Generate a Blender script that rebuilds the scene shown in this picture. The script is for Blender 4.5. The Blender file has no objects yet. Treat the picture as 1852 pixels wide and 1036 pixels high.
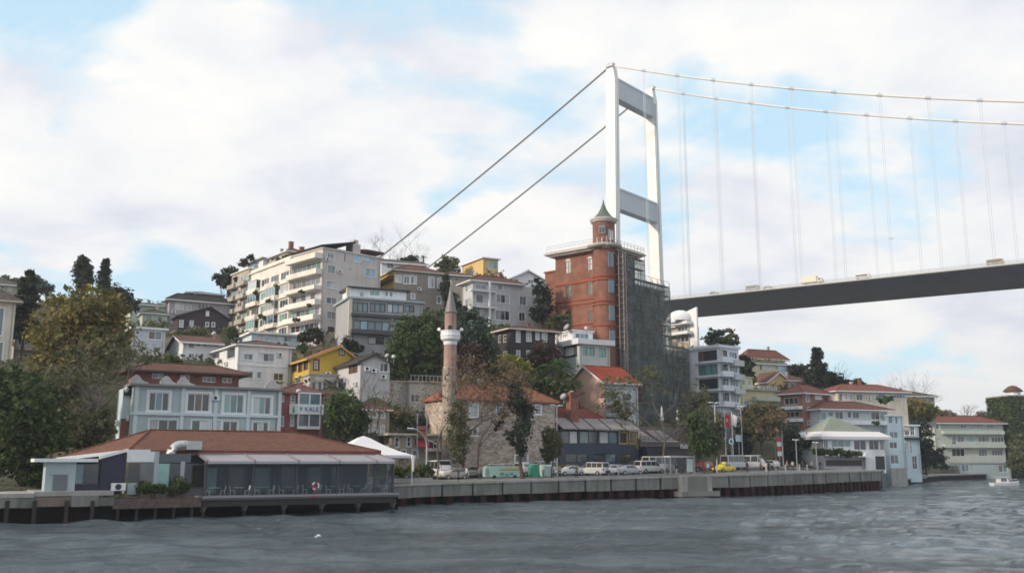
import bpy, math, random
import numpy as np
from mathutils import Vector, Matrix
R = math.radians
random.seed(7)
rng = np.random.default_rng(7)
scene = bpy.context.scene
COL = scene.collection

# ------------------------------------------------------------------ camera
PW, PH, FPX, HOR, CAMZ = 1852.0, 1036.0, 1726.0, 835.0, 5.2
PITCH = math.atan((HOR - PH / 2) / FPX)
CAM = Vector((0, 0, CAMZ))
cd = bpy.data.cameras.new('camera')
cam = bpy.data.objects.new('camera', cd)
COL.objects.link(cam)
cam.location = CAM
cam.rotation_euler = (R(90) + PITCH, 0, 0)
cd.sensor_width = 36.0
cd.lens = 36.0 * FPX / PW
cd.clip_start = 0.5
cd.clip_end = 12000
scene.camera = cam

# ------------------------------------------------------------------ light
SUN_TO = Vector((-0.84, -0.40, 0.42)).normalized()
sun_el = math.asin(SUN_TO.z)
sun_az = math.atan2(SUN_TO.x, SUN_TO.y)
w = bpy.data.worlds.new('World'); scene.world = w; w.use_nodes = True
nt = w.node_tree; nt.nodes.clear()
def N(t, **k):
    n = nt.nodes.new(t)
    for a, b in k.items(): setattr(n, a, b)
    return n
def L(a, b): nt.links.new(a, b)
out = N('ShaderNodeOutputWorld'); bg = N('ShaderNodeBackground'); bg.inputs['Strength'].default_value = 0.12
sky = N('ShaderNodeTexSky', sky_type='NISHITA', sun_disc=False, sun_elevation=sun_el, sun_rotation=sun_az)
sky.air_density = 1.0; sky.dust_density = 1.2; sky.ozone_density = 1.0
tc = N('ShaderNodeTexCoord'); sep = N('ShaderNodeSeparateXYZ'); L(tc.outputs['Generated'], sep.inputs[0])
mx = N('ShaderNodeMath', operation='MAXIMUM'); L(sep.outputs['Z'], mx.inputs[0]); mx.inputs[1].default_value = 0.0
ad = N('ShaderNodeMath', operation='ADD'); L(mx.outputs[0], ad.inputs[0]); ad.inputs[1].default_value = 0.26
dx = N('ShaderNodeMath', operation='DIVIDE'); L(sep.outputs['X'], dx.inputs[0]); L(ad.outputs[0], dx.inputs[1])
dy = N('ShaderNodeMath', operation='DIVIDE'); L(sep.outputs['Y'], dy.inputs[0]); L(ad.outputs[0], dy.inputs[1])
cb = N('ShaderNodeCombineXYZ'); L(dx.outputs[0], cb.inputs[0]); L(dy.outputs[0], cb.inputs[1])
def cloud_noise(scale, detail, rough, dist, off):
    m = N('ShaderNodeMapping'); m.inputs['Location'].default_value = off; L(cb.outputs[0], m.inputs[0])
    n = N('ShaderNodeTexNoise'); n.inputs['Scale'].default_value = scale; n.inputs['Detail'].default_value = detail
    n.inputs['Roughness'].default_value = rough; n.inputs['Distortion'].default_value = dist
    L(m.outputs[0], n.inputs['Vector']); return n.outputs['Fac']
CLOUD_OFF = (11.3, 2.1, 0)
def ramp(src, stops):
    r = N('ShaderNodeValToRGB'); e = r.color_ramp.elements
    while len(e) < len(stops): e.new(0.5)
    for i, (p, c) in enumerate(stops): e[i].position = p; e[i].color = c
    L(src, r.inputs[0]); return r.outputs[0]
n1 = cloud_noise(2.0, 8, 0.52, 0.25, CLOUD_OFF)
mask = ramp(n1, [(0.385, (0, 0, 0, 1)), (0.48, (1, 1, 1, 1))])
n2 = cloud_noise(2.6, 7, 0.55, 0.2, (7.7, 2.2, 0))
CW = 6.5
shade = ramp(n2, [(0.34, (0.76 * CW, 0.80 * CW, 0.90 * CW, 1)), (0.47, (0.95 * CW, 0.96 * CW, 0.98 * CW, 1)), (0.60, (1.06 * CW, 1.045 * CW, 1.01 * CW, 1))])
skm = N('ShaderNodeMix', data_type='RGBA', blend_type='MULTIPLY'); skm.inputs[0].default_value = 1.0
L(sky.outputs[0], skm.inputs[6]); skm.inputs[7].default_value = (1.35, 1.55, 1.55, 1)
# high thin veil everywhere: the clear patches are pale
veil = N('ShaderNodeMix', data_type='RGBA'); veil.inputs[0].default_value = 0.80
L(skm.outputs[2], veil.inputs[6]); veil.inputs[7].default_value = (0.63 * CW, 0.89 * CW, 1.04 * CW, 1)
mixc = N('ShaderNodeMix', data_type='RGBA'); L(mask, mixc.inputs[0]); L(veil.outputs[2], mixc.inputs[6]); L(shade, mixc.inputs[7])
L(mixc.outputs[2], bg.inputs['Color']); L(bg.outputs[0], out.inputs[0])

sl = bpy.data.lights.new('sun', 'SUN'); sl.energy = 2.9; sl.angle = R(6); sl.color = (1.0, 0.84, 0.66)
so = bpy.data.objects.new('sun', sl); COL.objects.link(so)
so.rotation_euler = (-SUN_TO).to_track_quat('-Z', 'Y').to_euler(); so.location = (-60, 20, 90)

vs = scene.view_settings
vs.view_transform = 'Standard'; vs.look = 'None'; vs.exposure = 0.34; vs.gamma = 1.0; vs.use_curve_mapping = False
scene.render.engine = 'CYCLES'
scene.cycles.filter_width = 1.7; scene.cycles.max_bounces = 6; scene.cycles.transparent_max_bounces = 12

# ------------------------------------------------------------------ projection helpers (pixels of the photograph <-> metres)
_c, _s = math.cos(PITCH), math.sin(PITCH)
def ray(px, py):
    a = (px - PW / 2) / FPX; b = (PH / 2 - py) / FPX
    return Vector((a, _c - _s * b, _s + _c * b))
def at(px, py, Y):
    r = ray(px, py); return CAM + r * (Y / r.y)
def sea(px, py, z=0.0):
    r = ray(px, py); return CAM + r * ((z - CAMZ) / r.z)
def proj(p):
    d = Vector(p) - CAM
    f = d.y * _c + d.z * _s; u = -d.y * _s + d.z * _c
    return (PW / 2 + FPX * d.x / f, PH / 2 - FPX * u / f)
ZM = {'A': (190, 500, 3.985), 'B': (190, 640, 4.709), 'C': (390, 420, 4.708), 'D': (560, 420, 4.317), 'E': (480, 600, 5.18),
      'F': (690, 480, 4.317), 'G': (690, 680, 5.178), 'H': (820, 440, 4.317), 'I': (960, 340, 3.70), 'J': (980, 540, 4.711),
      'K': (860, 640, 4.316), 'L': (1130, 640, 4.318), 'M': (1180, 540, 4.708), 'N': (1320, 600, 5.179), 'O': (1440, 660, 4.316),
      'P': (1600, 660, 4.317), 'R': (60, 760, 5.18), 'S': (330, 770, 4.517), 'Z': (0, 440, 3.985), '': (0, 0, 1.0)}
def zx(k, x): return ZM[k][0] + x / ZM[k][2]
def zy(k, y): return ZM[k][1] + y / ZM[k][2]

# ------------------------------------------------------------------ mesh builder
class MB:
    def __init__(s): s.v = []; s.f = []; s.m = []; s.cur = 0
    def add(s, vs, fs):
        o = len(s.v); s.v += [tuple(p) for p in vs]
        for f in fs: s.f.append(tuple(i + o for i in f)); s.m.append(s.cur)
    def box(s, x0, x1, y0, y1, z0, z1):
        if x0 > x1: x0, x1 = x1, x0
        if y0 > y1: y0, y1 = y1, y0
        if z0 > z1: z0, z1 = z1, z0
        s.add([(x0,y0,z0),(x1,y0,z0),(x1,y1,z0),(x0,y1,z0),(x0,y0,z1),(x1,y0,z1),(x1,y1,z1),(x0,y1,z1)],
              [(0,3,2,1),(4,5,6,7),(0,1,5,4),(1,2,6,5),(2,3,7,6),(3,0,4,7)]); return s
    def hexa(s, lo, hi):
        """lo, hi: four points each, counter-clockwise seen from above"""
        s.add(list(lo) + list(hi), [(3,2,1,0),(4,5,6,7),(0,1,5,4),(1,2,6,5),(2,3,7,6),(3,0,4,7)]); return s
    def tube(s, pts, rad, n=6, cap=True):
        pts = [Vector(p) for p in pts]
        if not hasattr(rad, '__len__'): rad = [rad] * len(pts)
        o = len(s.v); k = len(pts)
        for i, p in enumerate(pts):
            t = (pts[min(i+1, k-1)] - pts[max(i-1, 0)])
            t = t.normalized() if t.length > 1e-9 else Vector((0,0,1))
            a = t.cross(Vector((0,0,1)) if abs(t.z) < 0.9 else Vector((1,0,0))).normalized(); b = t.cross(a)
            for j in range(n):
                th = 2 * math.pi * j / n
                s.v.append(tuple(p + (a * math.cos(th) + b * math.sin(th)) * rad[i]))
        for i in range(k - 1):
            for j in range(n):
                s.f.append((o+i*n+j, o+i*n+(j+1) % n, o+(i+1)*n+(j+1) % n, o+(i+1)*n+j)); s.m.append(s.cur)
        if cap:
            s.f.append(tuple(o + j for j in range(n))[::-1]); s.m.append(s.cur)
            s.f.append(tuple(o + (k-1)*n + j for j in range(n))); s.m.append(s.cur)
        return s
    def lathe(s, prof, n=16, cx=0, cy=0, a0=0.0, a1=2 * math.pi):
        """prof: list of (r, z)"""
        full = abs(a1 - a0 - 2 * math.pi) < 1e-6; m = n if full else n + 1
        o = len(s.v)
        for r, z in prof:
            for j in range(m):
                th = a0 + (a1 - a0) * j / n
                s.v.append((cx + r * math.cos(th), cy + r * math.sin(th), z))
        for i in range(len(prof) - 1):
            for j in range(n):
                j2 = (j + 1) % m
                s.f.append((o+i*m+j, o+i*m+j2, o+(i+1)*m+j2, o+(i+1)*m+j)); s.m.append(s.cur)
        if full:
            s.f.append(tuple(o + j for j in range(n))[::-1]); s.m.append(s.cur)
            s.f.append(tuple(o + (len(prof)-1)*m + j for j in range(n))); s.m.append(s.cur)
        return s
    def prism(s, poly, axis, a, b):
        """poly of 2-D points extruded along axis 'x','y' or 'z' from a to b"""
        def P(u, v, t): return {'x': (t, u, v), 'y': (u, t, v), 'z': (u, v, t)}[axis]
        n = len(poly)
        vs = [P(u, v, a) for u, v in poly] + [P(u, v, b) for u, v in poly]
        s.add(vs, [tuple(range(n)), tuple(range(2*n-1, n-1, -1))] + [(i, i+n, (i+1) % n + n, (i+1) % n) for i in range(n)]); return s
    def build(s, name, mat, parent=None, loc=None, rz=None, smooth=False):
        me = bpy.data.meshes.new(name); me.from_pydata(s.v, [], s.f)
        mats = mat if isinstance(mat, (list, tuple)) else [mat]
        for m in mats: me.materials.append(m)
        if len(mats) > 1: me.polygons.foreach_set('material_index', s.m)
        if smooth: me.polygons.foreach_set('use_smooth', [True] * len(me.polygons))
        bm_fix(me)
        return link(name, me, parent, loc, rz)
import bmesh
def bm_fix(me):
    bm = bmesh.new(); bm.from_mesh(me); bmesh.ops.recalc_face_normals(bm, faces=bm.faces); bm.to_mesh(me); bm.free(); me.update()
def link(name, me, parent=None, loc=None, rz=None):
    o = bpy.data.objects.new(name, me); COL.objects.link(o)
    if parent: o.parent = parent
    if loc is not None: o.location = loc
    if rz is not None: o.rotation_euler = (0, 0, rz)
    return o
def tag(o, label, cat, group=None):
    o['label'] = label; o['category'] = cat
    if group: o['group'] = group
    return o
def empty(name, loc, rz=0.0, label=None, cat=None, group=None):
    o = bpy.data.objects.new(name, None); COL.objects.link(o); o.location = loc; o.rotation_euler = (0, 0, rz); o.empty_display_size = 0.5
    if label: tag(o, label, cat, group)
    return o
def struct(o): o['kind'] = 'structure'; return o
def copy_tree(o, parent=None):
    c = o.copy(); COL.objects.link(c); c.parent = parent
    for ch in list(o.children): copy_tree(ch, c)
    return c

# ------------------------------------------------------------------ materials
MATS = {}
def newmat(name):
    m = bpy.data.materials.new(name); m.use_nodes = True
    t = m.node_tree; b = t.nodes['Principled BSDF']; return m, t, b
def tn(t, typ, **k):
    n = t.nodes.new(typ)
    for a, v in k.items(): setattr(n, a, v)
    return n
def plain(name, col, rough=0.6, metal=0.0, var=0.0, spec=0.5, scale=3.0, alpha=1.0):
    key = ('p', name)
    if key in MATS: return MATS[key]
    m, t, b = newmat(name); b.inputs['Roughness'].default_value = rough; b.inputs['Metallic'].default_value = metal
    b.inputs['Specular IOR Level'].default_value = spec
    b.inputs['Base Color'].default_value = (*col, 1)
    if var > 0:
        tcn = tn(t, 'ShaderNodeTexCoord'); ns = tn(t, 'ShaderNodeTexNoise'); ns.inputs['Scale'].default_value = scale; ns.inputs['Detail'].default_value = 6
        t.links.new(tcn.outputs['Object'], ns.inputs['Vector'])
        mr = tn(t, 'ShaderNodeMapRange'); mr.inputs[1].default_value = 0.3; mr.inputs[2].default_value = 0.7; mr.inputs[3].default_value = 1 - var; mr.inputs[4].default_value = 1 + var * 0.6
        t.links.new(ns.outputs['Fac'], mr.inputs[0])
        mm = tn(t, 'ShaderNodeMix', data_type='RGBA', blend_type='MULTIPLY'); mm.inputs[0].default_value = 1; mm.inputs[6].default_value = (*col, 1)
        t.links.new(mr.outputs[0], mm.inputs[7]); t.links.new(mm.outputs[2], b.inputs['Base Color'])
    if alpha < 1: b.inputs['Alpha'].default_value = alpha
    MATS[key] = m; return m
def plaster(name, col, dirt=0.45, rough=0.85):
    """painted render with blotches, vertical rain streaks and fine grain"""
    key = ('w', name)
    if key in MATS: return MATS[key]
    m, t, b = newmat(name); b.inputs['Roughness'].default_value = rough; b.inputs['Specular IOR Level'].default_value = 0.25
    tcn = tn(t, 'ShaderNodeTexCoord')
    mp = tn(t, 'ShaderNodeMapping'); mp.inputs['Scale'].default_value = (1.5, 1.5, 0.12); t.links.new(tcn.outputs['Object'], mp.inputs[0])
    st = tn(t, 'ShaderNodeTexNoise'); st.inputs['Scale'].default_value = 1.1; st.inputs['Detail'].default_value = 7; st.inputs['Roughness'].default_value = 0.65; t.links.new(mp.outputs[0], st.inputs['Vector'])
    bl = tn(t, 'ShaderNodeTexNoise'); bl.inputs['Scale'].default_value = 0.35; bl.inputs['Detail'].default_value = 8; bl.inputs['Roughness'].default_value = 0.6; t.links.new(tcn.outputs['Object'], bl.inputs['Vector'])
    mu = tn(t, 'ShaderNodeMath', operation='MULTIPLY'); t.links.new(st.outputs['Fac'], mu.inputs[0]); t.links.new(bl.outputs['Fac'], mu.inputs[1])
    mr = tn(t, 'ShaderNodeMapRange'); mr.inputs[1].default_value = 0.14; mr.inputs[2].default_value = 0.32; mr.inputs[3].default_value = dirt; mr.inputs[4].default_value = 0.0; mr.clamp = True
    t.links.new(mu.outputs[0], mr.inputs[0])
    mm = tn(t, 'ShaderNodeMix', data_type='RGBA'); mm.inputs[6].default_value = (*col, 1)
    mm.inputs[7].default_value = (col[0] * 0.45 + 0.03, col[1] * 0.43 + 0.03, col[2] * 0.40 + 0.025, 1)
    t.links.new(mr.outputs[0], mm.inputs[0]); t.links.new(mm.outputs[2], b.inputs['Base Color'])
    g = tn(t, 'ShaderNodeTexNoise'); g.inputs['Scale'].default_value = 9; g.inputs['Detail'].default_value = 4; t.links.new(tcn.outputs['Object'], g.inputs['Vector'])
    bp = tn(t, 'ShaderNodeBump'); bp.inputs['Strength'].default_value = 0.25; bp.inputs['Distance'].default_value = 0.05; t.links.new(g.outputs['Fac'], bp.inputs['Height']); t.links.new(bp.outputs[0], b.inputs['Normal'])
    MATS[key] = m; return m
def tiles(name, col, col2=None):
    """roof tiles: courses by height, rolls along the eave, patchy weathering"""
    key = ('t', name)
    if key in MATS: return MATS[key]
    col2 = col2 or tuple(c * 0.55 for c in col)
    m, t, b = newmat(name); b.inputs['Roughness'].default_value = 0.8; b.inputs['Specular IOR Level'].default_value = 0.3
    tcn = tn(t, 'ShaderNodeTexCoord')
    ns = tn(t, 'ShaderNodeTexNoise'); ns.inputs['Scale'].default_value = 0.9; ns.inputs['Detail'].default_value = 8; ns.inputs['Roughness'].default_value = 0.7; t.links.new(tcn.outputs['Object'], ns.inputs['Vector'])
    n3 = tn(t, 'ShaderNodeTexVoronoi'); n3.inputs['Scale'].default_value = 3.2; t.links.new(tcn.outputs['Object'], n3.inputs['Vector'])
    s3 = tn(t, 'ShaderNodeSeparateColor'); t.links.new(n3.outputs['Color'], s3.inputs[0])
    av = tn(t, 'ShaderNodeMath', operation='MULTIPLY_ADD'); av.inputs[1].default_value = 0.35; t.links.new(s3.outputs[0], av.inputs[0]); t.links.new(ns.outputs['Fac'], av.inputs[2])
    mr = tn(t, 'ShaderNodeMapRange'); mr.inputs[1].default_value = 0.4; mr.inputs[2].default_value = 0.95; t.links.new(av.outputs[0], mr.inputs[0])
    mm = tn(t, 'ShaderNodeMix', data_type='RGBA'); mm.inputs[6].default_value = (*col, 1); mm.inputs[7].default_value = (*col2, 1); t.links.new(mr.outputs[0], mm.inputs[0]); t.links.new(mm.outputs[2], b.inputs['Base Color'])
    wv = tn(t, 'ShaderNodeTexWave', wave_type='BANDS', bands_direction='Z', wave_profile='SAW'); wv.inputs['Scale'].default_value = 1.6; wv.inputs['Distortion'].default_value = 0.3; t.links.new(tcn.outputs['Object'], wv.inputs['Vector'])
    w2 = tn(t, 'ShaderNodeTexWave', wave_type='BANDS', bands_direction='DIAGONAL'); w2.inputs['Scale'].default_value = 1.1; t.links.new(tcn.outputs['Object'], w2.inputs['Vector'])
    a2 = tn(t, 'ShaderNodeMath', operation='ADD'); t.links.new(wv.outputs['Fac'], a2.inputs[0]); t.links.new(w2.outputs['Fac'], a2.inputs[1])
    bp = tn(t, 'ShaderNodeBump'); bp.inputs['Strength'].default_value = 0.9; bp.inputs['Distance'].default_value = 0.1; t.links.new(a2.outputs[0], bp.inputs['Height']); t.links.new(bp.outputs[0], b.inputs['Normal'])
    MATS[key] = m; return m
def masonry(name, col, col2, mortar, bw=0.6, bh=0.3, bump=0.6):
    key = ('m', name)
    if key in MATS: return MATS[key]
    m, t, b = newmat(name); b.inputs['Roughness'].default_value = 0.9; b.inputs['Specular IOR Level'].default_value = 0.2
    tcn = tn(t, 'ShaderNodeTexCoord'); sp = tn(t, 'ShaderNodeSeparateXYZ'); t.links.new(tcn.outputs['Object'], sp.inputs[0])
    a = tn(t, 'ShaderNodeMath', operation='ADD'); t.links.new(sp.outputs[0], a.inputs[0]); t.links.new(sp.outputs[1], a.inputs[1])
    c = tn(t, 'ShaderNodeCombineXYZ'); t.links.new(a.outputs[0], c.inputs[0]); t.links.new(sp.outputs[2], c.inputs[1])
    wob = tn(t, 'ShaderNodeTexNoise'); wob.inputs['Scale'].default_value = 1.3; t.links.new(tcn.outputs['Object'], wob.inputs['Vector'])
    mxv = tn(t, 'ShaderNodeMix', data_type='VECTOR'); mxv.inputs[0].default_value = 0.10 if bw > 0.3 else 0.0
    t.links.new(c.outputs[0], mxv.inputs[4]); t.links.new(wob.outputs['Color'], mxv.inputs[5])
    bk = tn(t, 'ShaderNodeTexBrick'); bk.inputs['Scale'].default_value = 1.0; bk.inputs['Brick Width'].default_value = bw; bk.inputs['Row Height'].default_value = bh
    bk.inputs['Mortar Size'].default_value = min(bw, bh) * 0.07; bk.inputs['Color1'].default_value = (*col, 1); bk.inputs['Color2'].default_value = (*col2, 1); bk.inputs['Mortar'].default_value = (*mortar, 1)
    t.links.new(mxv.outputs[1], bk.inputs['Vector'])
    ns = tn(t, 'ShaderNodeTexNoise'); ns.inputs['Scale'].default_value = 0.5; ns.inputs['Detail'].default_value = 9; ns.inputs['Roughness'].default_value = 0.7; t.links.new(tcn.outputs['Object'], ns.inputs['Vector'])
    mr = tn(t, 'ShaderNodeMapRange'); mr.inputs[1].default_value = 0.3; mr.inputs[2].default_value = 0.7; mr.inputs[3].default_value = 0.6; mr.inputs[4].default_value = 1.2; t.links.new(ns.outputs['Fac'], mr.inputs[0])
    mm = tn(t, 'ShaderNodeMix', data_type='RGBA', blend_type='MULTIPLY'); mm.inputs[0].default_value = 1; t.links.new(bk.outputs['Color'], mm.inputs[6]); t.links.new(mr.outputs[0], mm.inputs[7]); t.links.new(mm.outputs[2], b.inputs['Base Color'])
    bp = tn(t, 'ShaderNodeBump'); bp.inputs['Strength'].default_value = bump; bp.inputs['Distance'].default_value = 0.06; bp.invert = True
    t.links.new(bk.outputs['Fac'], bp.inputs['Height']); t.links.new(bp.outputs[0], b.inputs['Normal'])
    MATS[key] = m; return m
def glass_pane(name, col, rough=0.06, spec=0.9, var=0.25):
    """window glass seen from outside in daylight: dark room, curtain and painted sky-reflection colours under a mirror-like coat"""
    key = ('g', name)
    if key in MATS: return MATS[key]
    m, t, b = newmat(name); b.inputs['Roughness'].default_value = 0.5; b.inputs['Coat Weight'].default_value = 1.0; b.inputs['Coat Roughness'].default_value = rough; b.inputs['Coat IOR'].default_value = 1.45 + 0.25 * spec
    oi = tn(t, 'ShaderNodeObjectInfo'); tcn = tn(t, 'ShaderNodeTexCoord')
    va = tn(t, 'ShaderNodeVectorMath', operation='ADD'); t.links.new(tcn.outputs['Object'], va.inputs[0]); t.links.new(oi.outputs['Random'], va.inputs[1])
    ns = tn(t, 'ShaderNodeTexNoise'); ns.inputs['Scale'].default_value = 1.4; ns.inputs['Detail'].default_value = 3; t.links.new(va.outputs[0], ns.inputs['Vector'])
    a = tn(t, 'ShaderNodeMath', operation='ADD'); t.links.new(ns.outputs['Fac'], a.inputs[0]); t.links.new(oi.outputs['Random'], a.inputs[1])
    mr = tn(t, 'ShaderNodeMapRange'); mr.inputs[1].default_value = 0.3; mr.inputs[2].default_value = 1.7; mr.inputs[3].default_value = 1 - 2 * var; mr.inputs[4].default_value = 1 + 2 * var; t.links.new(a.outputs[0], mr.inputs[0])
    mm = tn(t, 'ShaderNodeMix', data_type='RGBA', blend_type='MULTIPLY'); mm.inputs[0].default_value = 1; mm.inputs[6].default_value = (*col, 1); t.links.new(mr.outputs[0], mm.inputs[7]); t.links.new(mm.outputs[2], b.inputs['Base Color'])
    MATS[key] = m; return m
def clear_glass(name, tint, mix=0.45, rough=0.03):
    key = ('c', name)
    if key in MATS: return MATS[key]
    m, t, b = newmat(name); b.inputs['Base Color'].default_value = (*tint, 1); b.inputs['Roughness'].default_value = rough; b.inputs['Specular IOR Level'].default_value = 0.7
    tr = tn(t, 'ShaderNodeBsdfTransparent'); mxs = tn(t, 'ShaderNodeMixShader'); mxs.inputs[0].default_value = mix
    o = t.nodes['Material Output']; t.links.new(tr.outputs[0], mxs.inputs[1]); t.links.new(b.outputs[0], mxs.inputs[2]); t.links.new(mxs.outputs[0], o.inputs[0])
    MATS[key] = m; return m
GL = {'dark': glass_pane('glass_dark', (0.018, 0.022, 0.028)), 'sky': glass_pane('glass_sky_blue', (0.10, 0.17, 0.21)),  # 'sky' panes have the reflected blue of the sky painted into the base
      'white': glass_pane('glass_curtain', (0.42, 0.44, 0.45)), 'brown': glass_pane('glass_shutter', (0.07, 0.045, 0.035)),
      'green': glass_pane('glass_green', (0.03, 0.10, 0.07)), 'grey': glass_pane('glass_grey', (0.10, 0.11, 0.12)),
      'bright': glass_pane('glass_bright_blue', (0.20, 0.38, 0.50)), 'teal': glass_pane('glass_teal', (0.16, 0.30, 0.29))}
WHITE = plain('white_paint', (0.74, 0.76, 0.79), 0.5, var=0.08)
CREAMP = plaster('trim_cream', (0.62, 0.58, 0.50), 0.25)
DARKM = plain('dark_metal', (0.03, 0.032, 0.036), 0.45, 0.3)
GREYM = plain('grey_metal', (0.33, 0.34, 0.35), 0.45, 0.5, var=0.1)
STEEL = plain('galvanised', (0.45, 0.46, 0.47), 0.4, 0.7, var=0.1)
CONC = plaster('concrete', (0.36, 0.36, 0.34), 0.7)
BLACK = plain('black', (0.012, 0.012, 0.013), 0.6)
T_RED = tiles('tiles_red', (0.25, 0.092, 0.065)); T_ORANGE = tiles('tiles_orange', (0.36, 0.14, 0.08)); T_BROWN = tiles('tiles_brown', (0.17, 0.085, 0.06)); T_GREY = tiles('tiles_grey', (0.13, 0.11, 0.10))
T_DARK = tiles('tiles_dark', (0.05, 0.045, 0.045))
# ================================================================== SETTING
# quay stations: pixel x, top edge, lower edge of the concrete, waterline
QS = [(640, 879, 905, 920.5), (690, 876.5, 902, 918), (800, 872, 897, 912.5), (1060, 864.5, 888.5, 905.5), (1360, 856.5, 880, 898.5), (1450, 853.5, 876, 894.5), (1597, 850, 868.5, 886.5)]
QP = []
for px, yt, yc, yw in QS:
    p = sea(px, yw); QP.append((p.x, p.y, at(px, yt, p.y).z, at(px, yc, p.y).z))
SHORE = [sea(a, b) for a, b in [(-900, 1000), (0, 946), (200, 941), (372, 934)]] + [Vector((q[0], q[1], 0)) for q in QP] + \
        [sea(a, b) for a, b in [(1600, 879), (1645, 875.5), (1690, 870), (1760, 866.5), (1830, 864), (1950, 862), (2600, 850)]]
SH = np.array([(p.x, p.y) for p in SHORE])
def polydist(P, x, y):
    """nearest point on polyline P: (distance signed + inland, segment, fraction)"""
    best = None
    for i in range(len(P) - 1):
        ax, ay = P[i][0], P[i][1]; bx, by = P[i+1][0], P[i+1][1]
        ux, uy = bx - ax, by - ay; l2 = ux * ux + uy * uy
        t = max(0, min(1, ((x - ax) * ux + (y - ay) * uy) / l2))
        d = math.hypot(x - ax - t * ux, y - ay - t * uy); sgn = 1 if (ux * (y - ay) - uy * (x - ax)) > 0 else -1
        if best is None or d < abs(best[0]) - 1e-6: best = (d * sgn, i, t)
    return best
CTRL = [(100,889,96),(330,886,108),(420,880,116),(150,860,112),(0,880,92),(-200,880,90),(370,800,127),(240,800,118),(28,668,150),(-150,670,150),(75,668,162),(270,655,166),(360,655,164),(430,725,154),(520,725,160),
        (600,692,151),(660,707,144),(270,592,206),(380,605,189),(545,790,134),(640,790,138),(740,750,148),(760,838,138),(500,632,173),(640,614,186),(420,612,205),(690,652,170),(750,562,198),(870,502,229),(890,592,183),
        (950,664,168),(1060,664,173),(1090,815,164),(900,842,142),(1100,818,178),(1180,822,186),(1010,596,200),(1290,806,192),(1240,632,214),(1380,802,218),(1400,696,247),(1380,655,263),(1440,798,204),(1540,838,187),
        (1580,740,222),(1650,846,229),(1740,842,306),(1840,850,312),(1230,838,160),(1270,835,172),(1330,836,176),(1380,838,182),(1350,836,196),(1420,838,188),(1470,840,184),(1300,838,170),(1200,830,178),(1640,846,215),(1690,857,250),(1700,855.5,275),(1720,856,290),(1670,858,240),(1715,850,300),(820,700,160),(760,690,160),(985,700,162),(1180,700,186),
        (200,550,300),(-100,560,300),(600,508,300),(900,525,290),(1100,620,300),(1300,665,300),(1450,708,300),(1600,748,320),(1750,775,420),(1840,785,450),(2100,800,450),(-400,600,200),(-500,840,110),(-700,850,110),
        (200,600,700),(600,590,700),(900,600,700),(1400,740,700),(1700,752,800),(1840,752,800),(2200,760,800),(-300,600,700),(2600,800,600),(-900,640,300),
        (926,640,1600),(1700,790,1600),(2400,790,1600),(200,640,1600),(-900,640,1600)]
CP = np.array([tuple(at(*c)) for c in CTRL])
for q in QP: CP = np.vstack([CP, (q[0] - 2, q[1] + 6, q[2] + 0.1)])
def street(x, y):
    d, i, t = polydist(QP, x, y)
    z = QP[i][2] * (1 - t) + QP[i+1][2] * t
    return d, z + 0.035 * max(0, min(d, 20))
def zg(x, y):
    d2 = (CP[:, 0] - x) ** 2 + (CP[:, 1] - y) ** 2 + 4.0
    wt = d2 ** -1.7
    z = float((wt * CP[:, 2]).sum() / wt.sum())
    d, zs = street(x, y)
    if 0 <= d < 24:
        k = max(0, min(1, (d - 15) / 9)); z = zs * (1 - k) + z * k
    return z
# --- hillside
def hill_material():
    m, t, b = newmat('hillside_ground'); b.inputs['Roughness'].default_value = 0.95
    tcn = tn(t, 'ShaderNodeTexCoord'); ns = tn(t, 'ShaderNodeTexNoise'); ns.inputs['Scale'].default_value = 0.12; ns.inputs['Detail'].default_value = 9; ns.inputs['Roughness'].default_value = 0.7
    t.links.new(tcn.outputs['Object'], ns.inputs['Vector'])
    r = tn(t, 'ShaderNodeValToRGB'); e = r.color_ramp.elements; e[0].position = 0.35; e[0].color = (0.035, 0.045, 0.02, 1); e[1].position = 0.62; e[1].color = (0.12, 0.10, 0.07, 1)
    e2 = e.new(0.5); e2.color = (0.06, 0.06, 0.03, 1)
    t.links.new(ns.outputs['Fac'], r.inputs[0]); t.links.new(r.outputs[0], b.inputs['Base Color'])
    n2_ = tn(t, 'ShaderNodeTexNoise'); n2_.inputs['Scale'].default_value = 1.5; n2_.inputs['Detail'].default_value = 8; t.links.new(tcn.outputs['Object'], n2_.inputs['Vector'])
    bp = tn(t, 'ShaderNodeBump'); bp.inputs['Strength'].default_value = 1; bp.inputs['Distance'].default_value = 0.5; t.links.new(n2_.outputs['Fac'], bp.inputs['Height']); t.links.new(bp.outputs[0], b.inputs['Normal'])
    return m
xs = np.concatenate([np.linspace(-1500, -200, 20, endpoint=False), np.arange(-200, 260, 4.0), np.linspace(260, 1800, 22)])
ys = np.concatenate([np.linspace(40, 80, 4, endpoint=False), np.arange(80, 330, 4.0), np.linspace(330, 2800, 28)])
tv = []; hrnd = np.random.default_rng(3)
for y in ys:
    for x in xs:
        d = polydist(SH, x, y)[0]
        if d < 5: z = -4.0
        else:
            z = zg(x, y)
            ds, zs = street(x, y)
            z += (-0.35 if 0 <= ds < 20 else hrnd.uniform(-0.3, 0.3))
        tv.append((x, y, z))
nx, ny = len(xs), len(ys)
tf = [(j*nx+i, j*nx+i+1, (j+1)*nx+i+1, (j+1)*nx+i) for j in range(ny-1) for i in range(nx-1)]
hb = MB(); hb.v = tv; hb.f = tf; hb.m = [0]*len(tf)
hill = struct(hb.build('hillside', hill_material(), smooth=True))

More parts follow.
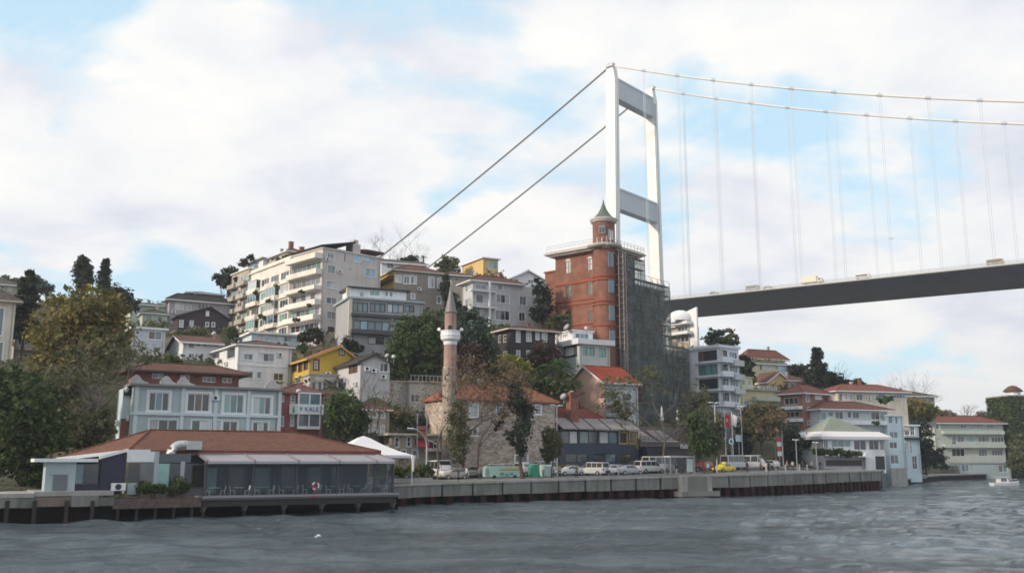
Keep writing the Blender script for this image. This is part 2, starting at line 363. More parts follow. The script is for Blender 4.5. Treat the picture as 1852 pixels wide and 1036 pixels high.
# --- water: one sheet out to the horizon, finer where the camera looks
def water_material():
    m, t, b = newmat('strait_water'); b.inputs['Base Color'].default_value = (0.105, 0.138, 0.165, 1); b.inputs['Roughness'].default_value = 0.07; b.inputs['IOR'].default_value = 1.34
    tcn = tn(t, 'ShaderNodeTexCoord')
    def nz(scale, sx, sy, det, rgh, off=0, rot=.25):
        mp = tn(t, 'ShaderNodeMapping'); mp.inputs['Scale'].default_value = (sx, sy, 1); mp.inputs['Location'].default_value = (off, off, 0); mp.inputs['Rotation'].default_value = (0, 0, rot); t.links.new(tcn.outputs['Object'], mp.inputs[0])
        n = tn(t, 'ShaderNodeTexNoise'); n.inputs['Scale'].default_value = scale; n.inputs['Detail'].default_value = det; n.inputs['Roughness'].default_value = rgh; n.inputs['Distortion'].default_value = 0.8; t.links.new(mp.outputs[0], n.inputs['Vector']); return n.outputs['Fac']
    a = nz(0.42, 1, 1.5, 7, 0.66); c = nz(0.035, 1, 2.4, 4, 0.55, 9); e = nz(2.2, 1, 1.3, 5, .65, 4, -.5)
    mr = tn(t, 'ShaderNodeMapRange'); mr.inputs[1].default_value = 0.36; mr.inputs[2].default_value = 0.62; mr.inputs[3].default_value = 0.45; mr.inputs[4].default_value = 1.0; t.links.new(c, mr.inputs[0])
    ma = tn(t, 'ShaderNodeMath', operation='MULTIPLY_ADD'); ma.inputs[1].default_value = 0.3; t.links.new(e, ma.inputs[0]); t.links.new(a, ma.inputs[2])
    bp = tn(t, 'ShaderNodeBump'); bp.inputs['Distance'].default_value = 2.6; t.links.new(mr.outputs[0], bp.inputs['Strength']); t.links.new(ma.outputs[0], bp.inputs['Height']); t.links.new(bp.outputs[0], b.inputs['Normal'])
    return m
fa = np.linspace(R(42), R(138), 470); ba = np.linspace(R(138), R(402), 34)[1:-1]
ang = np.concatenate([fa, ba]); rad_ = np.concatenate([[2, 12, 24], np.geomspace(34, 330, 330), np.geomspace(345, 3400, 22)])
AA, RR = np.meshgrid(ang, rad_); X = RR * np.cos(AA); Y_ = RR * np.sin(AA); Zw = np.zeros_like(X)
wr_ = np.random.default_rng(11)
for k in range(26):
    lam = wr_.uniform(1.6, 9.0); th = R(250) + wr_.normal(0, 0.55); ph = wr_.uniform(0, 6.28)
    kx, ky = 2 * math.pi / lam * math.cos(th), 2 * math.pi / lam * math.sin(th)
    env = 0.55 + 0.45 * np.sin(X * wr_.uniform(0.01, 0.05) + Y_ * wr_.uniform(0.01, 0.06) + wr_.uniform(0, 6))
    q = np.sin(kx * X + ky * Y_ + ph); Zw += env * (0.011 * lam ** 0.8) * (q + 0.25 * q * q)
Zw *= np.clip((RR - 20) / 20, 0, 1) * np.clip((330 - RR) / 80, 0, 1)
na, nr = len(ang), len(rad_)
wm = bpy.data.meshes.new('water')
V = np.stack([X, Y_, Zw], -1).reshape(-1, 3)
ii, jj = np.meshgrid(np.arange(na), np.arange(nr - 1)); i2 = (ii + 1) % na
Fq = np.stack([jj*na+ii, (jj+1)*na+ii, (jj+1)*na+i2, jj*na+i2], -1).reshape(-1, 4)
def fastmesh(me, V, F):
    n = F.shape[1]
    me.vertices.add(len(V)); me.vertices.foreach_set('co', V.astype(np.float32).ravel())
    me.loops.add(F.size); me.loops.foreach_set('vertex_index', F.astype(np.int32).ravel())
    me.polygons.add(len(F)); me.polygons.foreach_set('loop_start', np.arange(0, F.size, n, dtype=np.int32)); me.polygons.foreach_set('loop_total', np.full(len(F), n, dtype=np.int32))
    me.update(calc_edges=True)
fastmesh(wm, V, Fq[:, ::-1]); wm.materials.append(water_material()); wm.polygons.foreach_set('use_smooth', [True] * len(wm.polygons))
struct(link('water', wm))

# --- street, pavement, kerb behind the quay
ASPH = plain('asphalt', (0.06, 0.06, 0.062), 0.9, var=0.25, scale=1.2); PAVE = masonry('paving', (0.26, 0.25, 0.24), (0.21, 0.205, 0.20), (0.12, 0.12, 0.12), 0.6, 0.6, 0.2)
def qpoint(tt, off, up=0.0):
    """tt: 0..len(QP)-1 along the quay; off metres inland"""
    i = min(int(tt), len(QP) - 2); t = tt - i; a, b = QP[i], QP[i+1]
    ux, uy = b[0] - a[0], b[1] - a[1]; l = math.hypot(ux, uy)
    nx_, ny_ = -uy / l, ux / l
    return (a[0] + ux*t + nx_*off, a[1] + uy*t + ny_*off, a[2]*(1-t) + b[2]*t + 0.035 * min(off, 20) + up)
TT = [i / 6 for i in range(0, 6 * (len(QP) - 1) + 1)]
def strip(name, o0, o1, up, mat, thick=0.3):
    b = MB(); n = len(TT)
    for t in TT:
        for (o, u) in ((o0, up), (o1, up), (o1, up - thick), (o0, up - thick)): b.v.append(qpoint(t, o, u))
    for i in range(n - 1):
        for k in range(4): b.f.append((i*4+k, i*4+(k+1) % 4, (i+1)*4+(k+1) % 4, (i+1)*4+k)); b.m.append(0)
    b.f += [(0,1,2,3), tuple((n-1)*4+k for k in (3,2,1,0))]; b.m += [0, 0]
    return struct(b.build(name, mat))
strip('promenade', 0.75, 5.0, 0.0, PAVE); strip('kerb', 5.0, 5.25, 0.0, CONC); strip('road', 5.25, 14.5, -0.12, ASPH); strip('kerb', 14.5, 14.75, 0.0, CONC); strip('pavement', 14.75, 21.0, 0.0, PAVE)
mk = MB()
for t0 in np.arange(0.3, 5.7, 0.28):
    a = [qpoint(t, o, -0.116) for t, o in ((t0, 9.8), (t0 + 0.1, 9.8), (t0 + 0.1, 9.95), (t0, 9.95))]; mk.add(a, [(0,1,2,3)])
struct(mk.build('lane_marking', WHITE))

# --- quay wall: coping, concrete panels, dark recess, timber piles
quay = empty('quay_wall', QP[0][:2] + (0,), 0, 'long stained concrete quay wall on dark red piles below the street', 'quay wall')
q0 = Vector(quay.location)
def loc_(p): return Vector(p) - q0
QCON = plaster('quay_concrete', (0.215, 0.22, 0.208), 1.0); QCON2 = plaster('quay_concrete_green', (0.145, 0.16, 0.148), 1.0); COPE = plaster('quay_coping', (0.36, 0.35, 0.335), 0.6)
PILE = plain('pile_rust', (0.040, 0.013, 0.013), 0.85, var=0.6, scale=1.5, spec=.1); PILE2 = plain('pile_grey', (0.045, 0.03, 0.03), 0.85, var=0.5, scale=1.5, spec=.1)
def qz(tt):
    i = min(int(tt), len(QP) - 2); t = tt - i
    return QP[i][2]*(1-t)+QP[i+1][2]*t, QP[i][3]*(1-t)+QP[i+1][3]*t
def qseg(b, t0, t1, o0, o1, zf0, zf1):
    """prism between stations; zf: functions of tt"""
    lo = []; hi = []
    for t, o in ((t0, o0), (t1, o0), (t1, o1), (t0, o1)):
        p = qpoint(t, o); lo.append(loc_((p[0], p[1], zf0(t)))); hi.append(loc_((p[0], p[1], zf1(t))))
    b.hexa(lo, hi)
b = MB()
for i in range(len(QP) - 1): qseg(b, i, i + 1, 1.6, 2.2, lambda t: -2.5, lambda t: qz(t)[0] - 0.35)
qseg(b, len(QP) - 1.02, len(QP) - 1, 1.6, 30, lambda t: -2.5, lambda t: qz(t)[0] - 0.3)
b.build('recess_wall', plain('shaded_wall', (0.012, 0.010, 0.010), 0.8, spec=0.05), quay)  # near-black colour: the shade of the recess is painted into the wall
lens = [math.hypot(QP[i+1][0]-QP[i][0], QP[i+1][1]-QP[i][1]) for i in range(len(QP)-1)]
prnd = random.Random(5)
for i in range(len(QP) - 1):
    n = max(1, round(lens[i] / 4.4))
    for k in range(n):
        t0 = i + k / n; t1 = i + (k + 1) / n; g = 0.012
        dz = prnd.uniform(-0.03, 0.03); do = prnd.uniform(-0.04, 0.04)
        b = MB(); qseg(b, t0 + g * .5, t1 - g * .5, 0.12 + do, 1.7, lambda t: qz(t)[1] + dz, lambda t: qz(t)[0] - 0.28); b.build('panel', prnd.choice([QCON, QCON, QCON2]), quay)
        b = MB(); qseg(b, t0, t1 - g * .3, 0.0, 0.9, lambda t: qz(t)[0] - 0.27, lambda t: qz(t)[0] + 0.02); b.build('coping', COPE, quay)
    n = max(1, round(lens[i] / (2.4 if i < 3 else 1.75)))
    for k in range(n):
        t0 = i + (k + 0.5) / n; hw = 0.42 / lens[i]
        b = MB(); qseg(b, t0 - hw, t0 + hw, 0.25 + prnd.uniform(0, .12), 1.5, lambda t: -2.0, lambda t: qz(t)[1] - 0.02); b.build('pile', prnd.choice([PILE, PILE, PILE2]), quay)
# end return of the quay and the boat landing
b = MB(); p = qpoint(len(QP) - 1, 0); e0 = Vector(p[:2]); dirn = Vector((sea(1604, 878) - Vector((e0.x, e0.y, 0)))[:2]).normalized()
e1 = e0 + dirn * 34; nn = Vector((dirn.y, -dirn.x)) * 0.05; zt = QP[-1][2]
pts = [e0 - nn * 6, e0 + nn, e1 + nn, e1 - nn * 6]
b.hexa([loc_((q.x, q.y, -2)) for q in pts], [loc_((q.x, q.y, zt - 0.05)) for q in pts]); b.build('end_wall', QCON2, quay)
land = empty('boat_landing', sea(1246, 901), 0, 'plain grey concrete landing block with wide foot on the quay wall', 'landing stage')
tl = 3 + (1246 - 1060) / 300.0
b = MB(); qs = q0; q0 = Vector(land.location)
qseg(b, 3.565, 3.685, -1.0, 0.1, lambda t: qz(t)[1] - 0.5, lambda t: qz(t)[0] - 0.12); b.build('block', plaster('landing_concrete', (0.20, 0.20, 0.19), 0.5), land)
b = MB(); qseg(b, 3.505, 3.742, -1.7, 0.1, lambda t: 0.35, lambda t: 1.05); b.build('foot_slab', plaster('landing_foot', (0.24, 0.235, 0.225), 0.6), land)
b = MB(); qseg(b, 3.53, 3.565, -1.0, 0.1, lambda t: qz(t)[1] - 0.4, lambda t: qz(t)[0] - 0.1); b.build('side_wall', COPE, land)
b = MB(); qseg(b, 3.685, 3.715, -1.0, 0.1, lambda t: qz(t)[1] - 0.4, lambda t: qz(t)[0] - 0.1); b.build('side_wall', COPE, land)
q0 = qs
# far ledges right of the quay
def ledge(name, label, pts, ztop, thick, mat):
    o = empty(name, (pts[0].x, pts[0].y, 0), 0, label, 'sea wall')
    b = MB()
    for a, c in zip(pts[:-1], pts[1:]):
        d = (c - a); d.z = 0; n = Vector((-d.y, d.x, 0)).normalized() * thick
        q = [a, c, c + n, a + n]; L0 = Vector(o.location)
        b.hexa([Vector((v.x, v.y, -2)) - L0 for v in q], [Vector((v.x, v.y, ztop - 0.35)) - L0 for v in q])
    b.build('wall', mat, o)
    b = MB()
    for a, c in zip(pts[:-1], pts[1:]):
        d = (c - a); d.z = 0; n = Vector((-d.y, d.x, 0)).normalized(); q = [a - n*0.15, c - n*0.15, c + n*(thick + .02), a + n*(thick + .02)]; L0 = Vector(o.location)
        b.hexa([Vector((v.x, v.y, ztop - 0.35)) - L0 for v in q], [Vector((v.x, v.y, ztop)) - L0 for v in q])
    b.build('coping', COPE, o)
WET = plain('wet_stone', (0.03, 0.022, 0.024), 0.8, var=0.4, spec=.1)
ledge('sea_wall', 'low stone sea wall in front of the narrow pale blue house', [sea(1598, 879.5), sea(1645, 876), sea(1676, 872.5)], 1.5, 14, WET)
ledge('sea_wall', 'far dark sea wall under the pale green waterside mansion', [sea(1676, 871.5), sea(1700, 869), sea(1760, 866.5), sea(1830, 864.3), sea(1950, 862)], 1.7, 12, WET)
# ================================================================== SUSPENSION BRIDGE
BR_WHITE = plain('bridge_paint', (0.70, 0.70, 0.68), 0.45, var=0.06, scale=0.4); BR_GREY_SHADE = plain('bridge_grey_shade', (0.42, 0.47, 0.52), 0.5, var=0.08, scale=0.3)  # bluish grey puts the cross beams' shade into the paint colour
BR_DARK = plain('girder_paint', (0.11, 0.11, 0.165), 0.6, var=0.15, scale=0.15); CABLE = plain('cable_wrap', (0.66, 0.64, 0.60), 0.55)
PA = at(1108.5, 330, 437); PB = at(1182.5, 330, 466); ZREF = PA.z
PA.z = PB.z = 0
nA = (PB - PA).normalized(); bA = Vector((nA.y, -nA.x, 0))          # nA across, bA along the span (to the right, towards us)
bridge = empty('suspension_bridge', PA, math.atan2(bA.y, bA.x), 'white suspension bridge with portal tower, two cables and dark deck crossing the strait', 'bridge')
# local frame: x along the span, y across (away), z up
SP = (PB - PA).length
def loc_b(p): d = Vector(p) - PA; return (d.dot(bA), d.dot(nA), d.z)
def s_for(px, yoff):
    """span position where the line at across-offset yoff crosses pixel column px"""
    lo, hi = -400, 420
    for _ in range(50):
        m = (lo + hi) / 2
        p = PA + bA * m + nA * yoff; p.z = 100
        if proj(p)[0] < px: lo = m
        else: hi = m
    return lo
def z_for(py, s, yoff):
    p = PA + bA * s + nA * yoff
    lo, hi = -50, 400
    for _ in range(50):
        m = (lo + hi) / 2; p.z = m
        if proj(p)[1] > py: lo = m
        else: hi = m
    return lo
def quadfit(pts): s = np.array([p[0] for p in pts]); z = np.array([p[1] for p in pts]); return np.polyfit(s, z, 2)
ztA = z_for(124, 0, 0); ztB = z_for(165, 0, SP)
zt_ = (ztA + ztB) / 2
# legs, slightly tapered
for yoff in (0.0, SP):
    b = MB()
    lz = lambda z: yoff + (z - ZREF) * (.024 if yoff == 0 else -.008)
    def ring(z, hx, hy): c = lz(z); return [(-hx, c-hy, z), (hx, c-hy, z), (hx, c+hy, z), (-hx, c+hy, z)]
    b.hexa(ring(0, 3.2, 2.0), ring(zt_ - 6, 2.5, 1.7)); b.hexa(ring(zt_ - 6, 2.5, 1.7), [(-2.5, lz(zt_)-1.7, zt_), (1.4, lz(zt_)-1.7, zt_ + 0.8), (1.4, lz(zt_)+1.7, zt_ + .8), (-2.5, lz(zt_)+1.7, zt_)])
    leg = b.build('tower_leg', BR_WHITE, bridge)
    b = MB(); b.box(-1.9, 1.9, yoff - 1.2, yoff + 1.2, zt_ + 0.6, zt_ + 2.2); b.tube([(-1.2, yoff, zt_+2.2), (-1.2, yoff, zt_+3.2)], .25); b.tube([(.9, yoff, zt_+2.0), (.9, yoff, zt_+2.9)], .25)
    b.build('cable_saddle', BR_GREY_SHADE, leg)
    b = MB(); b.hexa([(2.4, lz(60) - 1.3, 60), (3.3, lz(60) - 1.3, 60), (3.3, lz(60) - .6, 60), (2.4, lz(60) - .6, 60)], [(2.4, lz(zt_ - 8) - 1.3, zt_ - 8), (3.1, lz(zt_ - 8) - 1.3, zt_ - 8), (3.1, lz(zt_ - 8) - .6, zt_ - 8), (2.4, lz(zt_ - 8) - .6, zt_ - 8)]); b.build('cable_duct', BR_GREY_SHADE, leg)
for y0, y1 in ((143, 179), (342, 378.5)):
    zb = z_for(y1, 0, 2); zt2 = z_for(y0, 0, 2)
    b = MB(); b.box(-2.0, 2.05, 1.6, SP - 1.6, zb, zt2); cb_ = b.build('cross_beam', BR_GREY_SHADE, bridge)
    b = MB(); b.box(-2.25, 2.3, 1.62, SP - 1.62, zt2 - 0.9, zt2 + 0.15); b.box(-2.2, 2.25, 1.62, SP - 1.62, zb - 0.1, zb + 0.5); b.build('beam_flange', BR_GREY_SHADE, cb_)
zb = z_for(600, 0, 2); b = MB(); b.box(-2, 2, 1.6, SP - 1.6, zb - 6, zb); b.build('cross_beam', BR_GREY_SHADE, bridge)
# deck
ye0, ye1 = -3.2, SP + 3.2
sL, sR_ = s_for(1205, ye0), s_for(1852, ye0); zL, zR = z_for(541.5, sL, ye0), z_for(473, sR_, ye0)
sm = s_for(1500, ye0); zm_ = z_for(512, sm, ye0)
dk = quadfit([(sL, zL), (sm, zm_), (sR_, zR)]); 
def zd(s): return zL + (zR - zL) * (s - sL) / (sR_ - sL)
deck = MB(); prof = [(ye0, 0), (ye0 + 3.2, -1.0), (ye0 + 8, -3.0), (ye1 - 8, -3.0), (ye1 - 3.2, -1.0), (ye1, 0), (ye1, 0.4), (ye0, 0.4)]
ss = np.linspace(-230, 520, 51); n = len(prof)
for s in ss: deck.v += [(s, y, zd(s) + z - 0.4) for y, z in prof]
for i in range(len(ss) - 1):
    for k in range(n): deck.f.append((i*n+k, i*n+(k+1) % n, (i+1)*n+(k+1) % n, (i+1)*n+k)); deck.m.append(0)
deck.f += [tuple(range(n)), tuple((len(ss)-1)*n + k for k in range(n))[::-1]]; deck.m += [0, 0]
dko = deck.build('deck', BR_DARK, bridge)
def rail(yoff, name):
    b = MB()
    for h in (0.35, 0.75, 1.15): b.tube([(s, yoff, zd(s) + h) for s in (-200, 0, 200, 500)], 0.09, 4)
    for s in np.arange(-100, 330, 3.0): b.box(s - .08, s + .08, yoff - .08, yoff + .08, zd(s), zd(s) + 1.15)
    b.tube([(s, yoff - 0.12, zd(s) - 0.15) for s in (-200, 0, 200, 500)], 0.32, 4)
    b.build(name, plain('rail_paint', (0.55, 0.56, 0.56), 0.5), dko)
rail(ye0 + 0.1, 'railing'); rail(ye1 - 0.1, 'railing')
# road lamps on the deck
# cables
HS = 17.9
for yoff, pts in ((0.0, [(1245, 140), (1405, 157), (1580, 169.5), (1780, 181.5), (1852, 185)]), (SP, [(1310, 180), (1430, 194), (1545, 205), (1720, 217.5), (1852, 225)])):
    fit = [(0.0, zt_ + 1.5)]
    for px, py in pts: s = s_for(px, yoff); fit.append((s, z_for(py, s, yoff)))
    s_a = np.array([f[0] for f in fit]); z_a = np.array([f[1] for f in fit]); wts = np.ones(len(fit)); wts[0] = 5
    q = np.polyfit(s_a, z_a, 2, w=wts)
    zc = lambda s: float(np.polyval(q, s))
    b = MB(); b.tube([(s, yoff, zc(s)) for s in np.linspace(0, 300, 40)], 0.42, 8); mc = b.build('main_cable', CABLE, bridge, smooth=True)
    # backstay
    e = (690, 463) if yoff == 0 else (785, 476)
    s1 = s_for(e[0], yoff); z1 = z_for(e[1], s1, yoff); k = (zt_ + 0.8 - z1) / (0 - s1)
    s2 = s1 - 60
    b = MB(); b.tube([(s, yoff, zt_ + 1.2 + k * s + (s * (s - s1)) * 0.00018) for s in np.linspace(0, s2, 24)], 0.45, 8); b.build('backstay_cable', plain('backstay_wrap', (0.16, 0.155, 0.15), 0.55), bridge, smooth=True)
    h0 = 23.0
    for i in range(14):
        s = h0 + i * HS - 4.5
        b = MB()
        for o in (-0.38, 0.38): b.tube([(s + o, yoff, zd(s) - 0.2), (s + o, yoff, zc(s))], 0.088, 5, cap=False)
        hg = b.build('hanger', plain('hanger_rope', (0.50, 0.55, 0.61), 0.5), bridge)
        b = MB(); b.tube([(s - 1.0, yoff, zc(s - 1.0)), (s + 1.0, yoff, zc(s + 1.0))], 0.58, 8); b.box(s - .22, s + .22, yoff - .2, yoff + .2, zc(s), zc(s) + 1.1); b.build('cable_clamp', BR_GREY_SHADE, hg)
# traffic on the deck (upper parts show over the edge)
def deck_vehicle(s, kind, label, col):
    p = PA + bA * s + nA * (ye0 + 1.6); z = zd(s) + 0.02
    dims = {'truck': (8.5, 2.4, 3.4), 'bus': (11, 2.5, 3.2), 'car': (4.4, 1.8, 1.5), 'van': (5.6, 2.0, 2.4)}[kind]
    o = empty({'truck': 'delivery_truck', 'bus': 'coach', 'car': 'car', 'van': 'van'}[kind], (p.x, p.y, z), math.atan2(bA.y, bA.x), label, 'truck' if kind == 'truck' else kind, 'traffic on the bridge deck')
    l, wd, h = dims; pm = plain('deck_paint_%s' % label[:14], col, 0.35)
    b = MB()
    if kind == 'car': b.prism([(-l/2, .3), (l/2, .3), (l/2, .75), (l*.3, .9), (l*.12, h), (-l*.28, h), (-l*.42, .95), (-l/2, .9)], 'y', -wd/2, wd/2)
    elif kind == 'truck': b.box(-l/2, l*.22, -wd/2, wd/2, .8, h); b.prism([(l*.25, .5), (l/2, .5), (l/2, 1.5), (l*.44, 2.5), (l*.25, 2.5)], 'y', -wd/2, wd/2)
    else: b.prism([(-l/2, .35), (l/2, .35), (l/2, h*.45), (l*.42, h*.95), (l*.38, h), (-l/2, h)], 'y', -wd/2, wd/2)
    b.build('body', pm, o)
    b = MB()
    if kind == 'car': b.prism([(l*.27, .92), (l*.11, h-.1), (-l*.26, h-.1), (-l*.36, .95)], 'y', -wd/2-.02, wd/2+.02)
    elif kind == 'truck': b.prism([(l*.30, 1.6), (l*.46, 1.6), (l*.42, 2.3), (l*.30, 2.3)], 'y', -wd/2-.02, wd/2+.02)
    else: b.box(-l*.45, l*.36, -wd/2-.02, wd/2+.02, h*.5, h*.8)
    b.build('window', GL['dark'], o)
    for wx in (-l*.3, l*.32):
        b = MB(); b.tube([(wx, -wd/2, .42), (wx, wd/2, .42)], .42, 10); b.build('wheel', BLACK, o)
deck_vehicle(s_for(1461, ye0), 'truck', 'cream box truck on the bridge deck, tallest vehicle there', (0.62, 0.55, 0.40))
deck_vehicle(s_for(1354, ye0), 'van', 'grey van on the bridge deck near the tower', (0.22, 0.23, 0.24))
deck_vehicle(s_for(1787, ye0), 'van', 'brown van on the bridge deck near the right edge', (0.25, 0.19, 0.12))
deck_vehicle(s_for(1382, ye0), 'car', 'silver car right of the grey van on the bridge deck', (0.35, 0.36, 0.37))
deck_vehicle(s_for(1285, ye0), 'car', 'dark car on the bridge deck nearest the tower', (0.06, 0.06, 0.07))
deck_vehicle(s_for(1551, ye0), 'van', 'white van on the bridge deck in the middle of the view', (0.6, 0.6, 0.6))
# ================================================================== BUILDINGS
WRN = random.Random(77)
class Bld:
    """box building in a local frame: origin = near corner at the base, x along the waterfront face (R), y along the left side face (L)"""
    def __init__(s, name, label, cat, xc, Y, xl, xr, ytop, ybot, mat, yaw=30, depth=9.0, sink=4.0, group=None, root=None):
        a = R(yaw); s.d = Vector((math.cos(a), math.sin(a), 0)); s.vd = Vector((-math.sin(a), math.cos(a), 0)); s.yaw = a
        c = at(xc, ybot + (ytop - ybot) * .8, Y); c.z = at(xc, ybot, Y).z; s.zt = at(xc, ytop, Y).z; s.c = c; s.h = s.zt - c.z; s.sink = sink
        s.mat = mat; s.name = name
        zm = c.z + s.h * 0.8
        def solve(dirv, px):
            lo, hi = 0.0, 150.0; sg = 1 if dirv is s.d else -1
            for _ in range(50):
                m = (lo + hi) / 2; p = c + dirv * m; p.z = zm
                if (proj(p)[0] - px) * sg < 0: lo = m
                else: hi = m
            return lo
        s.wr = solve(s.d, xr); s.wl = solve(s.vd, xl) if xl < xc - 0.5 else depth
        if s.wl < 3: s.wl = depth
        s.root = root or empty(name, c, a, label, cat, group)
        s.off = Vector((0, 0, 0))
        if root is not None:
            q = c - Vector(root.location); ra = root.rotation_euler.z
            s.off = Vector((q.x * math.cos(ra) + q.y * math.sin(ra), -q.x * math.sin(ra) + q.y * math.cos(ra), q.z)); s.rel = a - ra
        else: s.rel = 0.0
        s.holes = {'R': [], 'L': []}
    # --- local coordinates
    def face(s, f, px, py):
        """pixel -> (along, z) on face R or L"""
        n = s.vd if f == 'R' else s.d
        r = ray(px, py); t = (s.c - CAM).dot(n) / r.dot(n); p = CAM + r * t - s.c
        return (p.dot(s.d if f == 'R' else s.vd), p.z)
    def rect(s, f, k, r):
        x0, y0, x1, y1 = r; ax, bx, ay, by = zx(k, x0), zx(k, x1), zy(k, y0), zy(k, y1); my = (ay + by) / 2; mx_ = (ax + bx) / 2
        u0, u1 = s.face(f, ax, my)[0], s.face(f, bx, my)[0]; z1, z0 = s.face(f, mx_, ay)[1], s.face(f, mx_, by)[1]
        return (min(u0, u1), max(u0, u1), z0, z1)
    def P(s, f, u, z, o):
        """face coordinates + outward offset -> local point"""
        return (u, -o, z) if f == 'R' else (-o, u, z)
    def fbox(s, b, f, u0, u1, z0, z1, o0, o1):
        if f == 'R': b.box(u0, u1, -o1, -o0, z0, z1)
        else: b.box(-o1, -o0, u0, u1, z0, z1)
    def out(s, b, name, mat, parent=None, smooth=False):
        o = b.build(name, mat, parent or s.root, smooth=smooth)
        if parent is None and (s.off.length > 1e-6 or s.rel): o.location = s.off; o.rotation_euler = (0, 0, s.rel)
        return o
    def win(s, f, r, kind='dark', cols=1, rows=1, fr=WHITE, fw=0.09, sill=False, arch=False, surround=0.0, sname='window_surround'):
        u0, u1, z0, z1 = r
        W_ = s.wr if f == 'R' else s.wl
        u0 = max(u0, 0.12); u1 = min(u1, W_ - 0.12); z1 = min(z1, s.h - 0.1)
        if u1 - u0 < 0.25 or z1 - z0 < 0.25: return
        for h in s.holes[f]:
            if u0 < h[1] + .05 and u1 > h[0] - .05 and z0 < h[3] + .05 and z1 > h[2] - .05: return
        s.holes[f].append((u0, u1, z0, z1))
        b = MB(); D0, D1 = -0.16, -0.04
        s.fbox(b, f, u0, u0 + fw, z0, z1, D0, D1); s.fbox(b, f, u1 - fw, u1, z0, z1, D0, D1); s.fbox(b, f, u0 + fw, u1 - fw, z0, z0 + fw, D0, D1); s.fbox(b, f, u0 + fw, u1 - fw, z1 - fw, z1, D0, D1)
        for i in range(1, cols): u = u0 + (u1 - u0) * i / cols; s.fbox(b, f, u - fw*.45, u + fw*.45, z0 + fw, z1 - fw, D0, D1 - .012)
        for i in range(1, rows): z = z0 + (z1 - z0) * i / rows; s.fbox(b, f, u0 + fw, u1 - fw, z - fw*.4, z + fw*.4, D0, D1 - .024)
        if sill: s.fbox(b, f, u0 - .12, u1 + .12, z0 - .12, z0, -.05, .14)
        if surround:
            g = surround
            s.fbox(b, f, u0 - g, u0, z0 - .003, z1 + g, -.02, .06); s.fbox(b, f, u1, u1 + g, z0 - .003, z1 + g, -.02, .06); s.fbox(b, f, u0, u1, z1, z1 + g, -.02, .058)
            s.fbox(b, f, u0 - g * 1.2, u1 + g * 1.2, z0 - g, z0 - .003, -.02, .10)
        wo = s.out(b, 'window', fr)
        if arch:
            bb = MB(); n = 8; um = (u0 + u1) / 2; rr = (u1 - u0) / 2; g = 0.28
            prof = [s.P(f, um - (rr) * math.cos(math.pi*i/n), z1 - .02 + rr * 0.75 * math.sin(math.pi*i/n), 0.05) for i in range(n+1)]
            prof2 = [s.P(f, um - (rr+g) * math.cos(math.pi*i/n), z1 - .02 + (rr * .75 + g) * math.sin(math.pi*i/n), 0.05) for i in range(n+1)]
            prof3 = [s.P(f, um - (rr+g) * math.cos(math.pi*i/n), z1 - .02 + (rr * .75 + g) * math.sin(math.pi*i/n), -0.02) for i in range(n+1)]
            vs_ = prof + prof2 + prof3; m = n + 1
            bb.add(vs_, [(i, i+1, m+i+1, m+i) for i in range(n)] + [(m+i, m+i+1, 2*m+i+1, 2*m+i) for i in range(n)])
            ab = bb.build('window_arch', arch if not isinstance(arch, bool) else fr, wo)
            bb = MB(); bb.add([s.P(f, um - (rr) * math.cos(math.pi*i/n), z1 + .0 + rr * 0.75 * math.sin(math.pi*i/n), 0.03) for i in range(n+1)], [tuple(range(n+1))]); bb.build('fanlight', GL[kind], wo)
        # panes: one per light
        for i in range(cols):
            pu0 = u0 + fw*.5 if i == 0 else u0 + (u1 - u0) * i / cols; pu1 = u0 + (u1 - u0) * (i + 1) / cols - (fw*.5 if i == cols - 1 else 0)
            pb = MB(); s.fbox(pb, f, pu0, pu1 - .001, z0 + fw*.5, z1 - fw*.5, -0.145 - .002 * (i % 2), -0.11)
            k2 = kind if not isinstance(kind, (list, tuple)) else kind[i % len(kind)]
            if k2 in ('dark', 'sky', 'grey') and WRN.random() < .28: k2 = WRN.choice(['white', 'grey', 'dark', 'sky', 'brown'])
            pb.build('pane', GL[k2], wo)
        return wo
    def wins(s, f, k, lst, **kw):
        for it in lst:
            kk = dict(kw); r = it[:4]
            if len(it) > 4: kk['kind'] = it[4]
            if len(it) > 5: kk['cols'] = it[5]
            if len(it) > 6: kk['rows'] = it[6]
            s.win(f, s.rect(f, k, r), **kk)
    def grid(s, f, ncol, z0, zh, nrow, dz, wfrac=0.5, u0=None, u1=None, kinds=('dark', 'sky', 'white', 'grey'), cols=2, rows=1, seed=1, **kw):
        W_ = s.wr if f == 'R' else s.wl; u0 = 0.4 if u0 is None else u0; u1 = W_ - 0.4 if u1 is None else u1; rn = random.Random(seed)
        cw = (u1 - u0) / ncol
        for j in range(nrow):
            for i in range(ncol):
                c = u0 + (i + .5) * cw; hw = cw * wfrac / 2; z = z0 + j * dz
                s.win(f, (c - hw, c + hw, z, z + zh), rn.choice(kinds), cols, rows, **kw)
